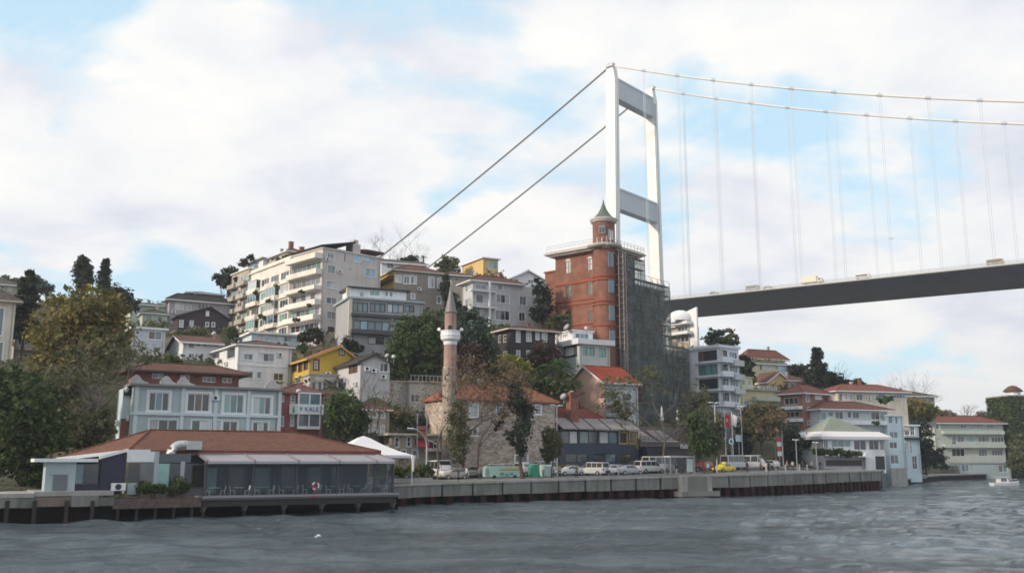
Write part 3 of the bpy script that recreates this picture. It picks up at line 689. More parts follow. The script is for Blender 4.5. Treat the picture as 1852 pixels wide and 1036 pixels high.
    # --- walls
    def walls(s, top=None):
        b = MB(); zb = -s.sink; zt = s.h
        for f, W_ in (('R', s.wr), ('L', s.wl)):
            hs = s.holes[f]
            us = sorted(set([0, W_] + [v for h in hs for v in h[:2]])); zs = sorted(set([zb, zt] + [v for h in hs for v in h[2:]]))
            for i in range(len(us) - 1):
                for j in range(len(zs) - 1):
                    um, zm = (us[i] + us[i+1]) / 2, (zs[j] + zs[j+1]) / 2
                    if any(h[0] < um < h[1] and h[2] < zm < h[3] for h in hs): continue
                    q = [s.P(f, us[i], zs[j], 0), s.P(f, us[i+1], zs[j], 0), s.P(f, us[i+1], zs[j+1], 0), s.P(f, us[i], zs[j+1], 0)]
                    b.add(q if f == 'R' else q[::-1], [(0, 1, 2, 3)])
            for h in hs:
                a, c, e, g = h; D = -0.2
                for (p, q) in (((a, e), (c, e)), ((c, e), (c, g)), ((c, g), (a, g)), ((a, g), (a, e))):
                    b.add([s.P(f, *p, 0), s.P(f, *q, 0), s.P(f, *q, D), s.P(f, *p, D)], [(0, 1, 2, 3)])
        b.add([(s.wr, 0, zb), (s.wr, s.wl, zb), (s.wr, s.wl, zt), (s.wr, 0, zt)], [(0, 1, 2, 3)])
        b.add([(s.wr, s.wl, zb), (0, s.wl, zb), (0, s.wl, zt), (s.wr, s.wl, zt)], [(0, 1, 2, 3)])
        b.add([(0, 0, zt), (s.wr, 0, zt), (s.wr, s.wl, zt), (0, s.wl, zt)], [(0, 1, 2, 3)])
        me = bpy.data.meshes.new('wall'); me.from_pydata(b.v, [], b.f); me.materials.append(s.mat); me.update()
        o = link('wall', me, s.root); o.location = s.off; o.rotation_euler = (0, 0, s.rel)
        s.wallo = o; s.clutter(); return s
    def clutter(s):
        if s.h < 3 or any(k_ in s.mat.name for k_ in ('brick', 'stone', 'ivy', 'timber', 'navy', 'charcoal')): return
        for f, W_ in (('R', s.wr), ('L', s.wl)):
            if W_ < 3: continue
            for u in ((.25, W_ - .4) if f == 'R' else (W_ - .4,)):
                if any(h[0] - .15 < u < h[1] + .15 for h in s.holes[f]): continue
                b = MB(); b.tube([s.P(f, u, -1, .08), s.P(f, u, s.h - .1, .08)], .06, 5); s.out(b, 'downpipe', plain('downpipe', (.28, .28, .27), .6))
            for _ in range(3):
                if WRN.random() < .45 or s.h < 4: continue
                u = WRN.uniform(.5, W_ - 1.4); z = WRN.uniform(1.0, s.h - 1.2)
                if any(h[0] - .95 < u < h[1] + .1 and h[2] - .75 < z < h[3] + .2 for h in s.holes[f]): continue
                s.ac(f, u, z)
    # --- roofs
    def flat(s, over=0.35, th=0.3, mat=None, name='cornice', z=None):
        z = s.h if z is None else z
        b = MB(); b.box(-over, s.wr + over, -over, s.wl + over, z + .003, z + th); s.out(b, name, mat or CONC); return s
    def parapet(s, h=0.8, t=0.22, mat=None, name='parapet'):
        b = MB(); z = s.h
        b.box(-.02, s.wr + .02, -.02, t, z + .002, z + h); b.box(-.02, s.wr + .02, s.wl - t, s.wl + .02, z + .002, z + h); b.box(-.02, t, t, s.wl - t, z + .002, z + h); b.box(s.wr - t, s.wr + .02, t, s.wl - t, z + .002, z + h)
        s.out(b, name, mat or s.mat); return s
    def band(s, f, z0, z1, o=0.1, mat=None, name='string_course', u0=None, u1=None):
        W_ = s.wr if f == 'R' else s.wl
        b = MB(); s.fbox(b, f, -o if u0 is None else u0, W_ if u1 is None else u1, z0, z1, -.03, o); s.out(b, name, mat or s.mat); return s
    def roof_rect(s, over): return (-over, s.wr + over, -over, s.wl + over)
    def hip(s, rise, over=0.6, mat=None, th=0.22, x=None, fascia=None, caps=True):
        mat = mat or T_RED
        x0, x1, y0, y1 = s.roof_rect(over) if x is None else x; z = s.h; w_, l_ = x1 - x0, y1 - y0
        if w_ >= l_: a = (x0 + l_/2, y0 + l_/2); c = (x1 - l_/2, y0 + l_/2)
        else: a = (x0 + w_/2, y0 + w_/2); c = (x0 + w_/2, y1 - w_/2)
        if (Vector(a) - Vector(c)).length < 0.05: c = (a[0] + 0.05, a[1])
        A, C_ = (*a, z + rise), (*c, z + rise)
        P4 = [(x0, y0, z + th), (x1, y0, z + th), (x1, y1, z + th), (x0, y1, z + th)]
        b = MB(); vs_ = P4 + [A, C_]
        fs = [(0,1,5,4), (1,2,5), (2,3,4,5), (3,0,4)] if w_ >= l_ else [(0,1,4), (1,2,5,4), (2,3,5), (3,0,4,5)]
        b.add(vs_, fs); ro = s.out(b, 'roof', mat)
        b = MB(); b.hexa([(x0, y0, z), (x1, y0, z), (x1, y1, z), (x0, y1, z)], [(p[0], p[1], z + th - .004) for p in P4]); b.build('eaves', fascia or WHITE, ro)
        if caps:
            b = MB(); cn = [P4[0], P4[1], P4[2], P4[3]]
            pairs = [(cn[0], A), (cn[3], A), (cn[1], C_), (cn[2], C_), (A, C_)] if w_ >= l_ else [(cn[0], A), (cn[1], A), (cn[2], C_), (cn[3], C_), (A, C_)]
            for p, q in pairs: b.tube([p, q], 0.13, 6)
            b.build('ridge_cap', mat, ro)
        if min(w_, l_) > 4 and rise > .9 and WRN.random() < .75:
            cx_ = a[0] + (c[0] - a[0]) * WRN.uniform(.1, .9) + WRN.uniform(-.8, .8); cy_ = a[1] + (c[1] - a[1]) * WRN.uniform(.1, .9) + WRN.uniform(-.6, .6)
            s.chimney(cx_, cy_, z + rise * .4, z + rise + WRN.uniform(.3, 1.0), .55, WRN.choice([BRICK2, CREAMP, CONC]))
        s.roofo = ro; return s
    def gable(s, rise, over=0.5, axis='x', mat=None, th=0.2, trim=None, shift=0.5):
        """ridge along local x or y; gable triangles in the wall material"""
        mat = mat or T_RED; z = s.h; W_, D_ = s.wr, s.wl
        if axis == 'x':
            m = D_ * shift
            for sx in (0.0, W_): b = MB(); b.add([(sx, 0, z), (sx, D_, z), (sx, m, z + rise)], [(0, 1, 2)]); s.out(b, 'gable_wall', s.mat)
            k0 = rise / m; k1 = rise / (D_ - m)
            pf = [(-over, z - over*k0), (m, z + rise), (D_ + over, z - over*k1)]
            slab = [(p[0], p[1] + .02) for p in pf] + [(p[0], p[1] + th) for p in pf][::-1]
            rb = MB(); rb.prism(slab, 'x', -over, W_ + over)
            fb = MB()
            for sx in (-over - .03, W_ + over + .001): fb.prism([(p[0], p[1] - .12) for p in pf] + [(p[0], p[1] + th - .03) for p in pf][::-1], 'x', sx, sx + .029)
            fb.box(-over, W_ + over, -over - .06, -over - .004, z - over*k0 - .1, z - over*k0 + th)
            cap = ((-over, m, z + rise + th), (W_ + over, m, z + rise + th))
        else:
            m = W_ * shift
            for sy in (0.0, D_): b = MB(); b.add([(0, sy, z), (W_, sy, z), (m, sy, z + rise)], [(0, 1, 2)]); s.out(b, 'gable_wall', s.mat)
            k0 = rise / m; k1 = rise / (W_ - m)
            pf = [(-over, z - over*k0), (m, z + rise), (W_ + over, z - over*k1)]
            slab = [(p[0], p[1] + .02) for p in pf] + [(p[0], p[1] + th) for p in pf][::-1]
            rb = MB(); rb.prism(slab, 'y', -over, D_ + over)
            fb = MB()
            for sy in (-over - .03, D_ + over + .001): fb.prism([(p[0], p[1] - .12) for p in pf] + [(p[0], p[1] + th - .03) for p in pf][::-1], 'y', sy, sy + .029)
            fb.box(-over - .06, -over - .004, -over, D_ + over, z - over*k0 - .1, z - over*k0 + th)
            cap = ((m, -over, z + rise + th), (m, D_ + over, z + rise + th))
        ro = s.out(rb, 'roof', mat); fb.build('bargeboard', trim or WHITE, ro)
        b = MB(); b.tube(cap, 0.13, 6); b.build('ridge_cap', mat, ro)
        s.roofo = ro; return s
    def balcony(s, f, u0, u1, z, dep=1.3, ph=1.0, mat=None, open_rail=False, slab=0.2, railmat=None, uside=True):
        b = MB(); s.fbox(b, f, u0, u1, z - slab, z, -.03, dep); bo = s.out(b, 'balcony', mat or s.mat)
        b = MB()
        if open_rail:
            t = 0.05
            for zz in (z + ph, z + ph * .55, z + .1): s.fbox(b, f, u0, u1, zz - .04, zz, dep - t, dep)
            n = max(2, int((u1 - u0) / 0.5))
            for i in range(n + 1): u = u0 + (u1 - u0 - .05) * i / n; s.fbox(b, f, u, u + .05, z + .001, z + ph - .05, dep - t, dep - .004)
            for uu in (u0, u1 - .05):
                for zz in (z + ph, z + .5): s.fbox(b, f, uu, uu + .05, zz - .04, zz, 0, dep - t)
        else:
            t = 0.12; s.fbox(b, f, u0, u1, z + .002, z + ph, dep - t, dep + .002)
            for uu in (u0, u1 - t): s.fbox(b, f, uu, uu + t, z + .002, z + ph, 0, dep - t)
        b.build('railing', railmat or (STEEL if open_rail else (mat or s.mat)), bo); return bo
    def chimney(s, x, y, z0, z1, wdt=0.6, mat=None):
        b = MB(); b.box(x, x + wdt, y, y + wdt, z0, z1); b.box(x - .08, x + wdt + .08, y - .08, y + wdt + .08, z1, z1 + .15); s.out(b, 'chimney', mat or s.mat)
    def ac(s, f, u, z, w_=0.85):
        b = MB(); s.fbox(b, f, u, u + w_, z, z + .62, .08, .4); s.fbox(b, f, u + .1, u + .15, z - .1, z, .0, .38); s.fbox(b, f, u + w_ - .15, u + w_ - .1, z - .1, z, .0, .38); o = s.out(b, 'air_conditioner', WHITE)
        b = MB()
        if f == 'R': b.tube([(u + w_*.4, -.405, z + .31), (u + w_*.4, -.41, z + .31)], .24, 12)
        else: b.tube([(-.405, u + w_*.6, z + .31), (-.41, u + w_*.6, z + .31)], .24, 12)
        b.build('fan_grille', DARKM, o)
    def mark(s, f, k, x, y): return s.face(f, zx(k, x), zy(k, y))

def C3(r, g, b):
    """sRGB 0-255 -> linear"""
    return tuple((c / 255 / 12.92) if c <= 10 else ((c / 255 + 0.055) / 1.055) ** 2.4 for c in (r, g, b))
P_CREAM = plaster('plaster_cream', (0.68, 0.62, 0.53)); P_WHITE = plaster('plaster_white_blueshade', (0.76, 0.78, 0.81), 0.35); P_LAV = plaster('plaster_lavender', (0.54, 0.57, 0.66), 0.3)  # white plaster has the blue of sky-lit shade mixed into its colour
P_GREY = plaster('plaster_grey', (0.46, 0.45, 0.45)); P_SAGE = plaster('plaster_sage', (0.42, 0.51, 0.53), 0.3); P_YEL = plaster('plaster_yellow', (0.58, 0.39, 0.06), 0.25); P_PINK = plaster('plaster_pink', (0.70, 0.45, 0.37), 0.2)
P_APT = plaster('plaster_apartment', (0.76, 0.72, 0.66), 0.4); P_ROSE = plaster('plaster_rose', (0.30, 0.13, 0.11), 0.3); P_BEIGE = plaster('plaster_beige', (0.42, 0.37, 0.31), 0.5); P_PEACH = plaster('plaster_peach', (0.62, 0.42, 0.22), 0.3)
P_MINT = plaster('plaster_mint', (0.50, 0.56, 0.50), 0.3); P_PALEBLUE = plaster('plaster_pale_blue', (0.56, 0.68, 0.75), 0.35); P_LEMON = plaster('plaster_lemon', (0.60, 0.55, 0.36), 0.35); P_BLUEGREY = plaster('plaster_bluegrey', (0.36, 0.44, 0.47), 0.3)
TIMBER = plain('dark_timber', (0.030, 0.022, 0.026), 0.7, var=0.3); PURPLE = plain('purple_timber', (0.045, 0.03, 0.045), 0.7, var=0.3)

def rubble(name, cols, sc=2.6):
    m, t, b = newmat(name); b.inputs['Roughness'].default_value = .95; b.inputs['Specular IOR Level'].default_value = .2
    tcn = tn(t, 'ShaderNodeTexCoord'); mp = tn(t, 'ShaderNodeMapping'); mp.inputs['Scale'].default_value = (.75, .75, 1.5); t.links.new(tcn.outputs['Object'], mp.inputs[0])
    v = tn(t, 'ShaderNodeTexVoronoi'); v.inputs['Scale'].default_value = sc; t.links.new(mp.outputs[0], v.inputs['Vector']); e = tn(t, 'ShaderNodeTexVoronoi', feature='DISTANCE_TO_EDGE'); e.inputs['Scale'].default_value = sc; t.links.new(mp.outputs[0], e.inputs['Vector'])
    ns = tn(t, 'ShaderNodeTexNoise'); ns.inputs['Scale'].default_value = .45; ns.inputs['Detail'].default_value = 8; t.links.new(tcn.outputs['Object'], ns.inputs['Vector'])
    sp = tn(t, 'ShaderNodeSeparateColor'); t.links.new(v.outputs['Color'], sp.inputs[0]); a = tn(t, 'ShaderNodeMath', operation='MULTIPLY_ADD'); a.inputs[1].default_value = .55; t.links.new(sp.outputs[0], a.inputs[0]); t.links.new(ns.outputs['Fac'], a.inputs[2])
    r = tn(t, 'ShaderNodeValToRGB'); el = r.color_ramp.elements; el.new(.5)
    for i, c in enumerate(cols): el[i].position = (.38, .72, 1.0)[i]; el[i].color = (*c, 1)
    t.links.new(a.outputs[0], r.inputs[0]); t.links.new(r.outputs[0], b.inputs['Base Color'])
    mr = tn(t, 'ShaderNodeMapRange'); mr.inputs[2].default_value = .08; t.links.new(e.outputs['Distance'], mr.inputs[0]); bp = tn(t, 'ShaderNodeBump'); bp.inputs['Distance'].default_value = .08; t.links.new(mr.outputs[0], bp.inputs['Height']); t.links.new(bp.outputs[0], b.inputs['Normal']); return m
STONE = rubble('rubble_stone', [(.26, .21, .18), (.42, .35, .30), (.58, .50, .44)]); BRICK = masonry('red_brick', (0.275, 0.125, 0.09), (0.22, 0.10, 0.072), (0.24, 0.145, 0.118), 0.24, 0.08, 0.25)
BRICK2 = masonry('old_brick', (0.30, 0.12, 0.09), (0.24, 0.09, 0.07), (0.22, 0.16, 0.14), 0.24, 0.08, 0.3)

# ---------------- left hillside
b = Bld('hillside_house', 'cream house cut by the left edge of the picture under a grey tiled roof', 'house', -70, 150, -70, 27, 541, 668, P_CREAM, depth=12)
b.wins('R', '', [(-25, 556, 6, 606, 'sky', 2), (-30, 618, 5, 655, 'grey', 2), (-62, 560, -40, 606, 'dark', 1)], surround=.15); b.walls().hip(3.2, 1.0, T_GREY, fascia=CREAMP)
b = Bld('garden_house', 'small house with dark windows and low brown roof behind the autumn tree', 'house', 27, 163, 27, 80, 604, 668, P_BEIGE, depth=9)
b.wins('R', '', [(33, 606, 40, 625, 'dark'), (44, 606, 56, 625, 'dark', 2), (34, 638, 50, 660, 'dark', 2)]); b.walls().hip(1.4, .9, T_GREY)
b.balcony('R', .2, b.wr - .2, b.face('R', 45, 632)[1], .9, .9, open_rail=True, railmat=WHITE)
b = Bld('ridge_house', 'beige house on the ridge at the left edge with one small dark window', 'house', -40, 205, -40, 35, 513, 545, P_BEIGE, depth=10)
b.wins('R', '', [(1, 510, 9, 522, 'dark'), (14, 516, 22, 526, 'white')]); b.walls().hip(2.4, .9, T_GREY)
b = Bld('villa', 'lavender villa with flat roof left of the white gabled house', 'house', 240, 163, 225, 299, 594, 655, P_LAV, depth=8)
b.wins('R', 'A', [(312, 395, 410, 455, 'sky', 2), (312, 520, 400, 565, 'white', 3)], surround=.12); b.wins('L', 'A', [(130, 395, 180, 470, 'dark')]); b.walls().flat(.45, .35, WHITE)
b = Bld('hill_house', 'wide pale house with sagging tiled roof far up the slope, left of the grey terrace', 'house', 236, 222, 236, 305, 551, 585, P_MINT, depth=9)
b.grid('R', 3, 1.6, 1.4, 1, 3, .4, seed=4); b.walls().hip(1.4, .8, T_GREY)
b = Bld('hill_cottage', 'small cottage with mossy green roof below the wide pale house', 'cottage', 258, 205, 258, 303, 567, 590, P_MINT, depth=6)
b.wins('R', '', [(264, 569, 275, 580, 'teal', 2), (285, 572, 294, 582, 'dark')]); b.walls().hip(1.5, .6, tiles('tiles_moss', (0.10, 0.11, 0.06)))
b = Bld('terrace_house', 'long grey house with stepped dark roofs beside the cream apartment block', 'house', 306, 208, 300, 418, 543, 600, plaster('plaster_mauve', (0.42, 0.40, 0.44), 0.3), depth=10)
b.wins('R', 'A', [(505, 195, 625, 240, 'white', 4), (668, 195, 770, 240, 'dark', 4)]); b.walls().hip(2.0, 1.0, T_DARK)
b2 = Bld('upper', None, None, 340, 213, 340, 400, 530, 545, P_GREY, depth=7, root=b.root); b2.wins('R', '', [(350, 532, 366, 540, 'white', 2), (376, 533, 390, 541, 'dark', 2)]); b2.walls().hip(1.2, .9, T_DARK, caps=False)
b = Bld('timber_house', 'dark purple timber gabled house with small white windows', 'house', 322, 192, 312, 413, 571, 604, PURPLE, depth=8)
b.wins('R', 'A', [(538, 316, 562, 364, 'white', 1, 2), (612, 320, 634, 365, 'white', 1, 2), (726, 330, 746, 360, 'brown'), (770, 332, 790, 362, 'brown')], surround=.1); b.walls().gable(2.2, .5, 'y', T_DARK, trim=PURPLE, shift=.62)
bb = MB(); u, z = b.mark('R', 'A', 738, 265); b.fbox(bb, 'R', u - .35, u + .35, z - .6, z + .5, -.05, .05); b.out(bb, 'attic_window', WHITE)
b = Bld('gabled_house', 'white house with brown roof and open gable above the grey waterside villa', 'house', 331, 163, 306, 397, 618, 655, P_WHITE, depth=7)
b.wins('R', 'A', [(545, 465, 585, 520, 'dark', 2), (600, 460, 645, 515, 'dark', 1), (655, 462, 690, 505, 'sky'), (700, 465, 735, 505, 'sky'), (745, 468, 815, 500, 'dark', 2)], surround=.12)
b.walls().gable(1.7, .7, 'x', T_BROWN, shift=.5)
b = Bld('white_house', 'white two-tone house with lit side wall above the brown roofed villa', 'house', 430, 153, 334, 527, 624, 725, P_WHITE, yaw=33)
b.wins('L', 'A', [(600, 545, 652, 610, 'dark'), (778, 530, 825, 590, 'dark'), (880, 512, 938, 588, 'dark', 1), (700, 588, 720, 636, 'grey')], surround=.1)
b.wins('R', 'B', [(1180, 0, 1258, 50, 'sky', 2), (1305, -5, 1440, 65, 'sky', 3), (1180, 147, 1262, 210, 'sky', 2), (1292, 152, 1332, 210, 'sky'), (1435, 165, 1520, 228, 'dark', 2)], surround=.1)
u, z = b.mark('L', 'A', 885, 640); b.ac('L', u, z)
b.band('R', b.face('R', 470, 661)[1] - .15, b.face('R', 470, 661)[1] + .15, .08, WHITE); b.walls().hip(1.5, .55, T_BROWN)
b = Bld('pale_house', 'low pale blue house with white terrace edge under the big apartment block', 'house', 455, 176, 430, 541, 603, 632, P_PALEBLUE, depth=9)
b.wins('R', 'C', [(345, 875, 410, 925, 'white', 2), (420, 890, 455, 925, 'teal'), (500, 880, 560, 930, 'white', 2), (580, 890, 650, 935, 'sky', 2)]); b.walls().flat(.6, .35, P_WHITE)

# ---------------- big apartment block on the hill
apt = Bld('apartment_block', 'large cream apartment block with rounded balconies on the hilltop', 'apartment block', 583, 184, 527, 688, 449, 614, plaster('plaster_apartment_shade', (0.60, 0.55, 0.53), 0.4), yaw=44)  # greyer plaster puts the dimmer light of the right face into the colour
apt.wins('R', 'D', [(345, 170, 405, 235, 'bright', 1), (415, 165, 515, 225, 'bright', 2), (435, 285, 515, 350, 'bright', 2), (140, 260, 200, 325, 'sky', 2), (128, 385, 215, 440, 'white', 2), (130, 510, 210, 560, 'grey', 2), (135, 620, 205, 680, 'grey', 2), (138, 735, 200, 785, 'brown', 1), (140, 165, 190, 210, 'sky', 2)], surround=.08)
apt.wins('R', 'D', [(268, 160, 284, 235, 'dark'), (310, 275, 325, 305, 'dark')])
zr = [apt.face('L', 545, y)[1] for y in (610, 583, 556.5, 530, 503, 476)]
for i, z in enumerate(zr[:-1]):
    apt.win('L', (.6, apt.wl - .6, z + .75 + (.25 if i % 2 else 0), z + 2.55), ['dark', ('grey', 'teal'), ('white', 'dark'), 'grey', ('green', 'green', 'dark')][i], 6)
for i, z in enumerate(zr): apt.balcony('L', .05, apt.wl - .1, z, 1.7 if i % 2 else 1.4, .85 if i != 3 else .6, mat=P_APT)
u, z = apt.mark('R', 'D', 188, 590); apt.ac('R', u, z); u, z = apt.mark('R', 'D', 120, 220); apt.ac('R', u, z)
apt.walls()
bb = MB(); p = [(-.5, -.2, apt.h + .3), (7.6, -.2, apt.h + 2.2), (7.6, apt.wl, apt.h + 2.2), (-.5, apt.wl, apt.h + .3)]; bb.hexa(p, [(x, y, z + .35) for x, y, z in p]); bb.box(.3, 7.2, .8, apt.wl - .5, apt.h, apt.h + .6); apt.out(bb, 'roof', T_DARK)
bb = MB(); bb.box(7.7, 9.6, 1, 3.5, apt.h, apt.h + 2.4); bb.box(8.0, 9.2, 1.2, 2.6, apt.h + 2.4, apt.h + 3.3); apt.out(bb, 'stair_head', apt.mat)
bb = MB(); bb.box(10.2, apt.wr + .4, -.5, 6, apt.h + .9, apt.h + 1.3); bb.prism([(-.5, apt.h + 1.3), (6, apt.h + 1.3), (5, apt.h + 2.2)], 'x', 10.2, apt.wr + .4); apt.out(bb, 'roof', T_BROWN)
apt.flat(.25, .2, P_APT, 'roof_slab')
# wing running back to the left
lp = apt.c + apt.vd * apt.wl
px1 = proj(Vector((lp.x, lp.y, apt.c.z + 10)))[0]
wg = Bld('wing', None, None, px1 - 1, lp.y, 452, px1 + 40, 470, 615, P_APT, yaw=38, root=apt.root)
zr2 = [zr[0] - 0.6 + 2.92 * i for i in range(5)]
for i, z in enumerate(zr2):
    n_ = 4
    for j in range(n_):
        u0 = .5 + j * (wg.wl - .8) / n_; wg.win('L', (u0, u0 + (wg.wl - .8) / n_ * .8, z + (.2 if j % 2 else .8), z + 2.4), random.Random(i * 7 + j).choice(['dark', 'white', 'teal', 'grey', 'brown', 'sky']), 3)
    for j in (1, 3): u0 = .5 + j * (wg.wl - .8) / n_ ; wg.balcony('L', u0 - .3, min(u0 + (wg.wl - .8) / n_, wg.wl - .1), z, 1.0, .75, mat=P_APT)
    wg.band('L', z - .2, z + .05, .35, P_APT, 'floor_slab')
    for j in (1, 3):
        if (i * 3 + j) % 4 != 1: u0 = .3 + j * (wg.wl - .8) / n_; u1 = min(u0 + (wg.wl - .8) / n_ * .9, wg.wl - .2); gb = MB(); wg.fbox(gb, 'L', u0, u1, z + .8, z + 2.5, .8, .88); go_ = wg.out(gb, 'glazed_loggia', GL[('teal', 'grey', 'sky', 'white')[(i + j) % 4]]); gb = MB(); [wg.fbox(gb, 'L', u_ - .05, u_ + .05, z + .8, z + 2.5, .86, .92) for u_ in np.linspace(u0, u1, 4)]; wg.fbox(gb, 'L', u0 - .1, u1 + .1, z + 2.5, z + 2.65, -.02, 1.0); gb.build('loggia_frame', WHITE, go_)
wg.walls().flat(.35, .3, P_APT); wg.parapet(.9)
lp2 = wg.c + wg.vd * wg.wl; px2 = proj(Vector((lp2.x, lp2.y, wg.c.z + 10)))[0]
w2_ = Bld('far_wing', None, None, px2 - 1, lp2.y, 418, px2 + 30, 486, 615, plaster('plaster_apartment_old', (0.46, 0.42, 0.36), 0.6), yaw=38, root=apt.root)
for i in range(5):
    z = 1.0 + 2.9 * i
    if z + 2.2 > w2_.h: break
    for j in range(3):
        u0 = .5 + j * (w2_.wl - .8) / 3; w2_.win('L', (u0, u0 + (w2_.wl - .8) / 3 * .72, z + .3, z + 2.2), random.Random(i * 5 + j + 40).choice(['dark', 'brown', 'teal', 'grey']), 2)
    w2_.balcony('L', .3, w2_.wl * .45, z, 1.1, .8); w2_.balcony('L', w2_.wl * .6, w2_.wl - .2, z, 1.1, .8)
w2_.walls().flat(.3, .25, P_APT)
# roof terraces of the block: stepped penthouses, pergola, red chimneys
ph_ = Bld('penthouse', None, None, 520, 214, 478, 548, 455, 475, P_BEIGE, yaw=38, root=apt.root); ph_.wins('L', '', [(490, 460, 505, 470, 'dark', 2)]); ph_.walls().hip(1.4, .6, T_RED)
ph_.chimney(1.0, 1.0, ph_.h, ph_.h + 2.6, .9, BRICK2); ph_.chimney(4.2, 2.0, ph_.h, ph_.h + 2.0, .9, BRICK2)
ph2 = Bld('penthouse', None, None, 476, 222, 440, 500, 468, 490, P_WHITE, yaw=38, root=apt.root); ph2.wins('L', '', [(448, 472, 462, 484, 'sky', 3)]); ph2.walls().flat(.7, .3, CONC)

# ---------------- grey glass-fronted house and beige house above it
b = Bld('glass_house', 'grey house with long ribbon windows and dark balconies below the apartment block', 'house', 631, 169, 625, 764, 540, 650, plaster('plaster_slate', (0.36, 0.37, 0.39), 0.3), yaw=24, depth=10)
b.wins('R', 'D', [(335, 547, 456, 622, 'sky', 3), (470, 553, 592, 626, 'sky', 3), (604, 558, 737, 632, ('white', 'bright', 'white'), 3), (742, 570, 818, 626, 'dark', 2), (338, 692, 625, 765, ('sky', 'bright', 'sky'), 5), (455, 815, 582, 875, ('white', 'dark'), 2)], fr=DARKM, fw=.14)
z = b.face('R', 690, zy('D', 660))[1]; b.balcony('R', .3, b.wr - .3, z, .8, .35, mat=plain('anthracite', (0.07, 0.075, 0.08), .6)); z = b.face('R', 690, zy('D', 795))[1]; b.balcony('R', .3, b.wr - .8, z, 1.2, .55, mat=plain('anthracite', (0, 0, 0)))
bb = MB(); b.fbox(bb, 'R', -.1, .5, -3, b.h + .3, -.02, .35); b.out(bb, 'pilaster', P_CREAM); b.walls().flat(.4, .35, P_BLUEGREY)
b2 = Bld('upper', None, None, 634, 172, 630, 735, 521, 540, P_WHITE, yaw=24, depth=6, root=b.root); b2.wins('R', 'D', [(390, 465, 425, 505, 'white'), (470, 455, 548, 495, 'teal', 2), (590, 450, 612, 500, 'grey'), (625, 455, 650, 505, 'sky')]); b2.walls().flat(.6, .3, DARKM)
b.chimney(-.2, 1, b.h, b.h + 2, .6, P_CREAM)
b = Bld('beige_house', 'taupe house with brown hipped roof and yellow lit side on the hilltop', 'house', 713, 197, 687, 804, 489, 562, plaster('plaster_taupe', (0.30, 0.26, 0.23), 0.4), yaw=26)
b.wins('R', 'D', [(672, 338, 714, 390, 'white', 2), (736, 342, 780, 402, 'grey', 2), (792, 342, 830, 402, 'grey', 2), (930, 352, 970, 430, 'white', 2), (1000, 362, 1036, 432, 'white', 2), (794, 482, 820, 520, 'white', 1), (996, 502, 1024, 555, 'brown', 1)], surround=.16)
b.wins('L', 'D', [(575, 310, 600, 350, 'brown'), (615, 305, 640, 345, 'brown')]); b.walls().hip(2.5, .5, T_BROWN, fascia=CREAMP)
b.band('L', b.h - 3.6, b.h - .2, .06, P_YEL, 'yellow_cladding'); z = b.face('L', 700, zy('D', 392))[1]; b.balcony('L', .2, b.wl - .2, z, .9, .7, mat=T_BROWN)
b = Bld('white_roof_house', 'low white house with grey roof behind the taupe house', 'house', 690, 214, 670, 772, 474, 492, P_WHITE, yaw=20, depth=8)
b.wins('R', '', [(700, 476, 712, 485, 'dark', 2), (740, 476, 752, 484, 'dark', 2)]); b.walls().gable(1.8, .6, 'x', T_GREY)
b = Bld('ridge_cottage', 'cottage with brown tiled roof between the taupe house and the grey apartments', 'cottage', 800, 214, 800, 848, 498, 515, P_BEIGE, depth=8, yaw=20)
b.wins('R', '', [(806, 500, 813, 508, 'dark'), (822, 501, 830, 509, 'dark')]); b.walls().hip(1.8, .7, T_BROWN)
b = Bld('yellow_block', 'small yellow block with flat roof at the top of the hill', 'house', 874, 228, 836, 901, 467, 504, plaster('plaster_apricot', (0.66, 0.46, 0.20), .25), yaw=30)
b.wins('R', 'H', [(270, 142, 345, 200, 'teal', 2)]); b.wins('L', 'H', [(120, 210, 150, 245, 'brown')]); b.walls().flat(.5, .25, P_WHITE)
b = Bld('grey_apartments', 'grey apartment house with corner balconies and brown hipped roof', 'apartment house', 855, 183, 836, 968, 509, 590, plaster('plaster_coolgrey', (0.54, 0.55, 0.58), 0.35), yaw=28)
b.wins('R', 'H', [(335, 402, 440, 468, ('grey', 'dark', 'white'), 3), (517, 412, 570, 484, 'sky', 2), (328, 525, 440, 600, 'dark', 3), (512, 540, 560, 608, 'dark', 2), (305, 308, 385, 362, 'grey', 2), (170, 320, 260, 360, 'grey', 2), (175, 400, 290, 470, 'dark', 2)], surround=.1)
b.wins('L', 'H', [(92, 312, 130, 378, 'white', 2), (88, 432, 140, 510, 'white', 2)]); 
for yy in (375, 500): z = b.face('R', 870, zy('H', yy))[1]; b.balcony('R', -.9, 4.6, z, 1.3, .9, open_rail=True, mat=WHITE)
bb = MB(); b.fbox(bb, 'R', 3.0, 3.35, 0, b.h, .9, 1.25); b.out(bb, 'column', WHITE); b.walls(); b.hip(1.9, .8, T_BROWN, x=(-1, b.wr * .8, -1, b.wl + 1))
b = Bld('hill_house', 'pale house with two white gable dormers right of the grey apartments', 'house', 925, 238, 905, 985, 503, 520, P_WHITE, yaw=20, depth=9)
b.wins('R', '', [(930, 505, 938, 513, 'dark'), (955, 506, 965, 513, 'sky', 2)]); b.walls().gable(2.2, .6, 'y', T_GREY)
b = Bld('black_house', 'black timber mansion with tall white windows and low brown roof', 'house', 924, 166, 896, 1004, 596, 660, TIMBER, yaw=30)
b.wins('R', 'H', [(492, 682, 520, 770, 'white', 1, 3), (572, 678, 606, 764, 'white', 2, 3), (643, 686, 670, 752, 'white', 1, 3), (693, 692, 730, 768, 'white', 2, 3), (494, 838, 518, 895, 'white', 1, 2), (572, 838, 602, 895, 'white', 2, 2), (690, 845, 728, 900, 'grey', 2, 2)], surround=.1)
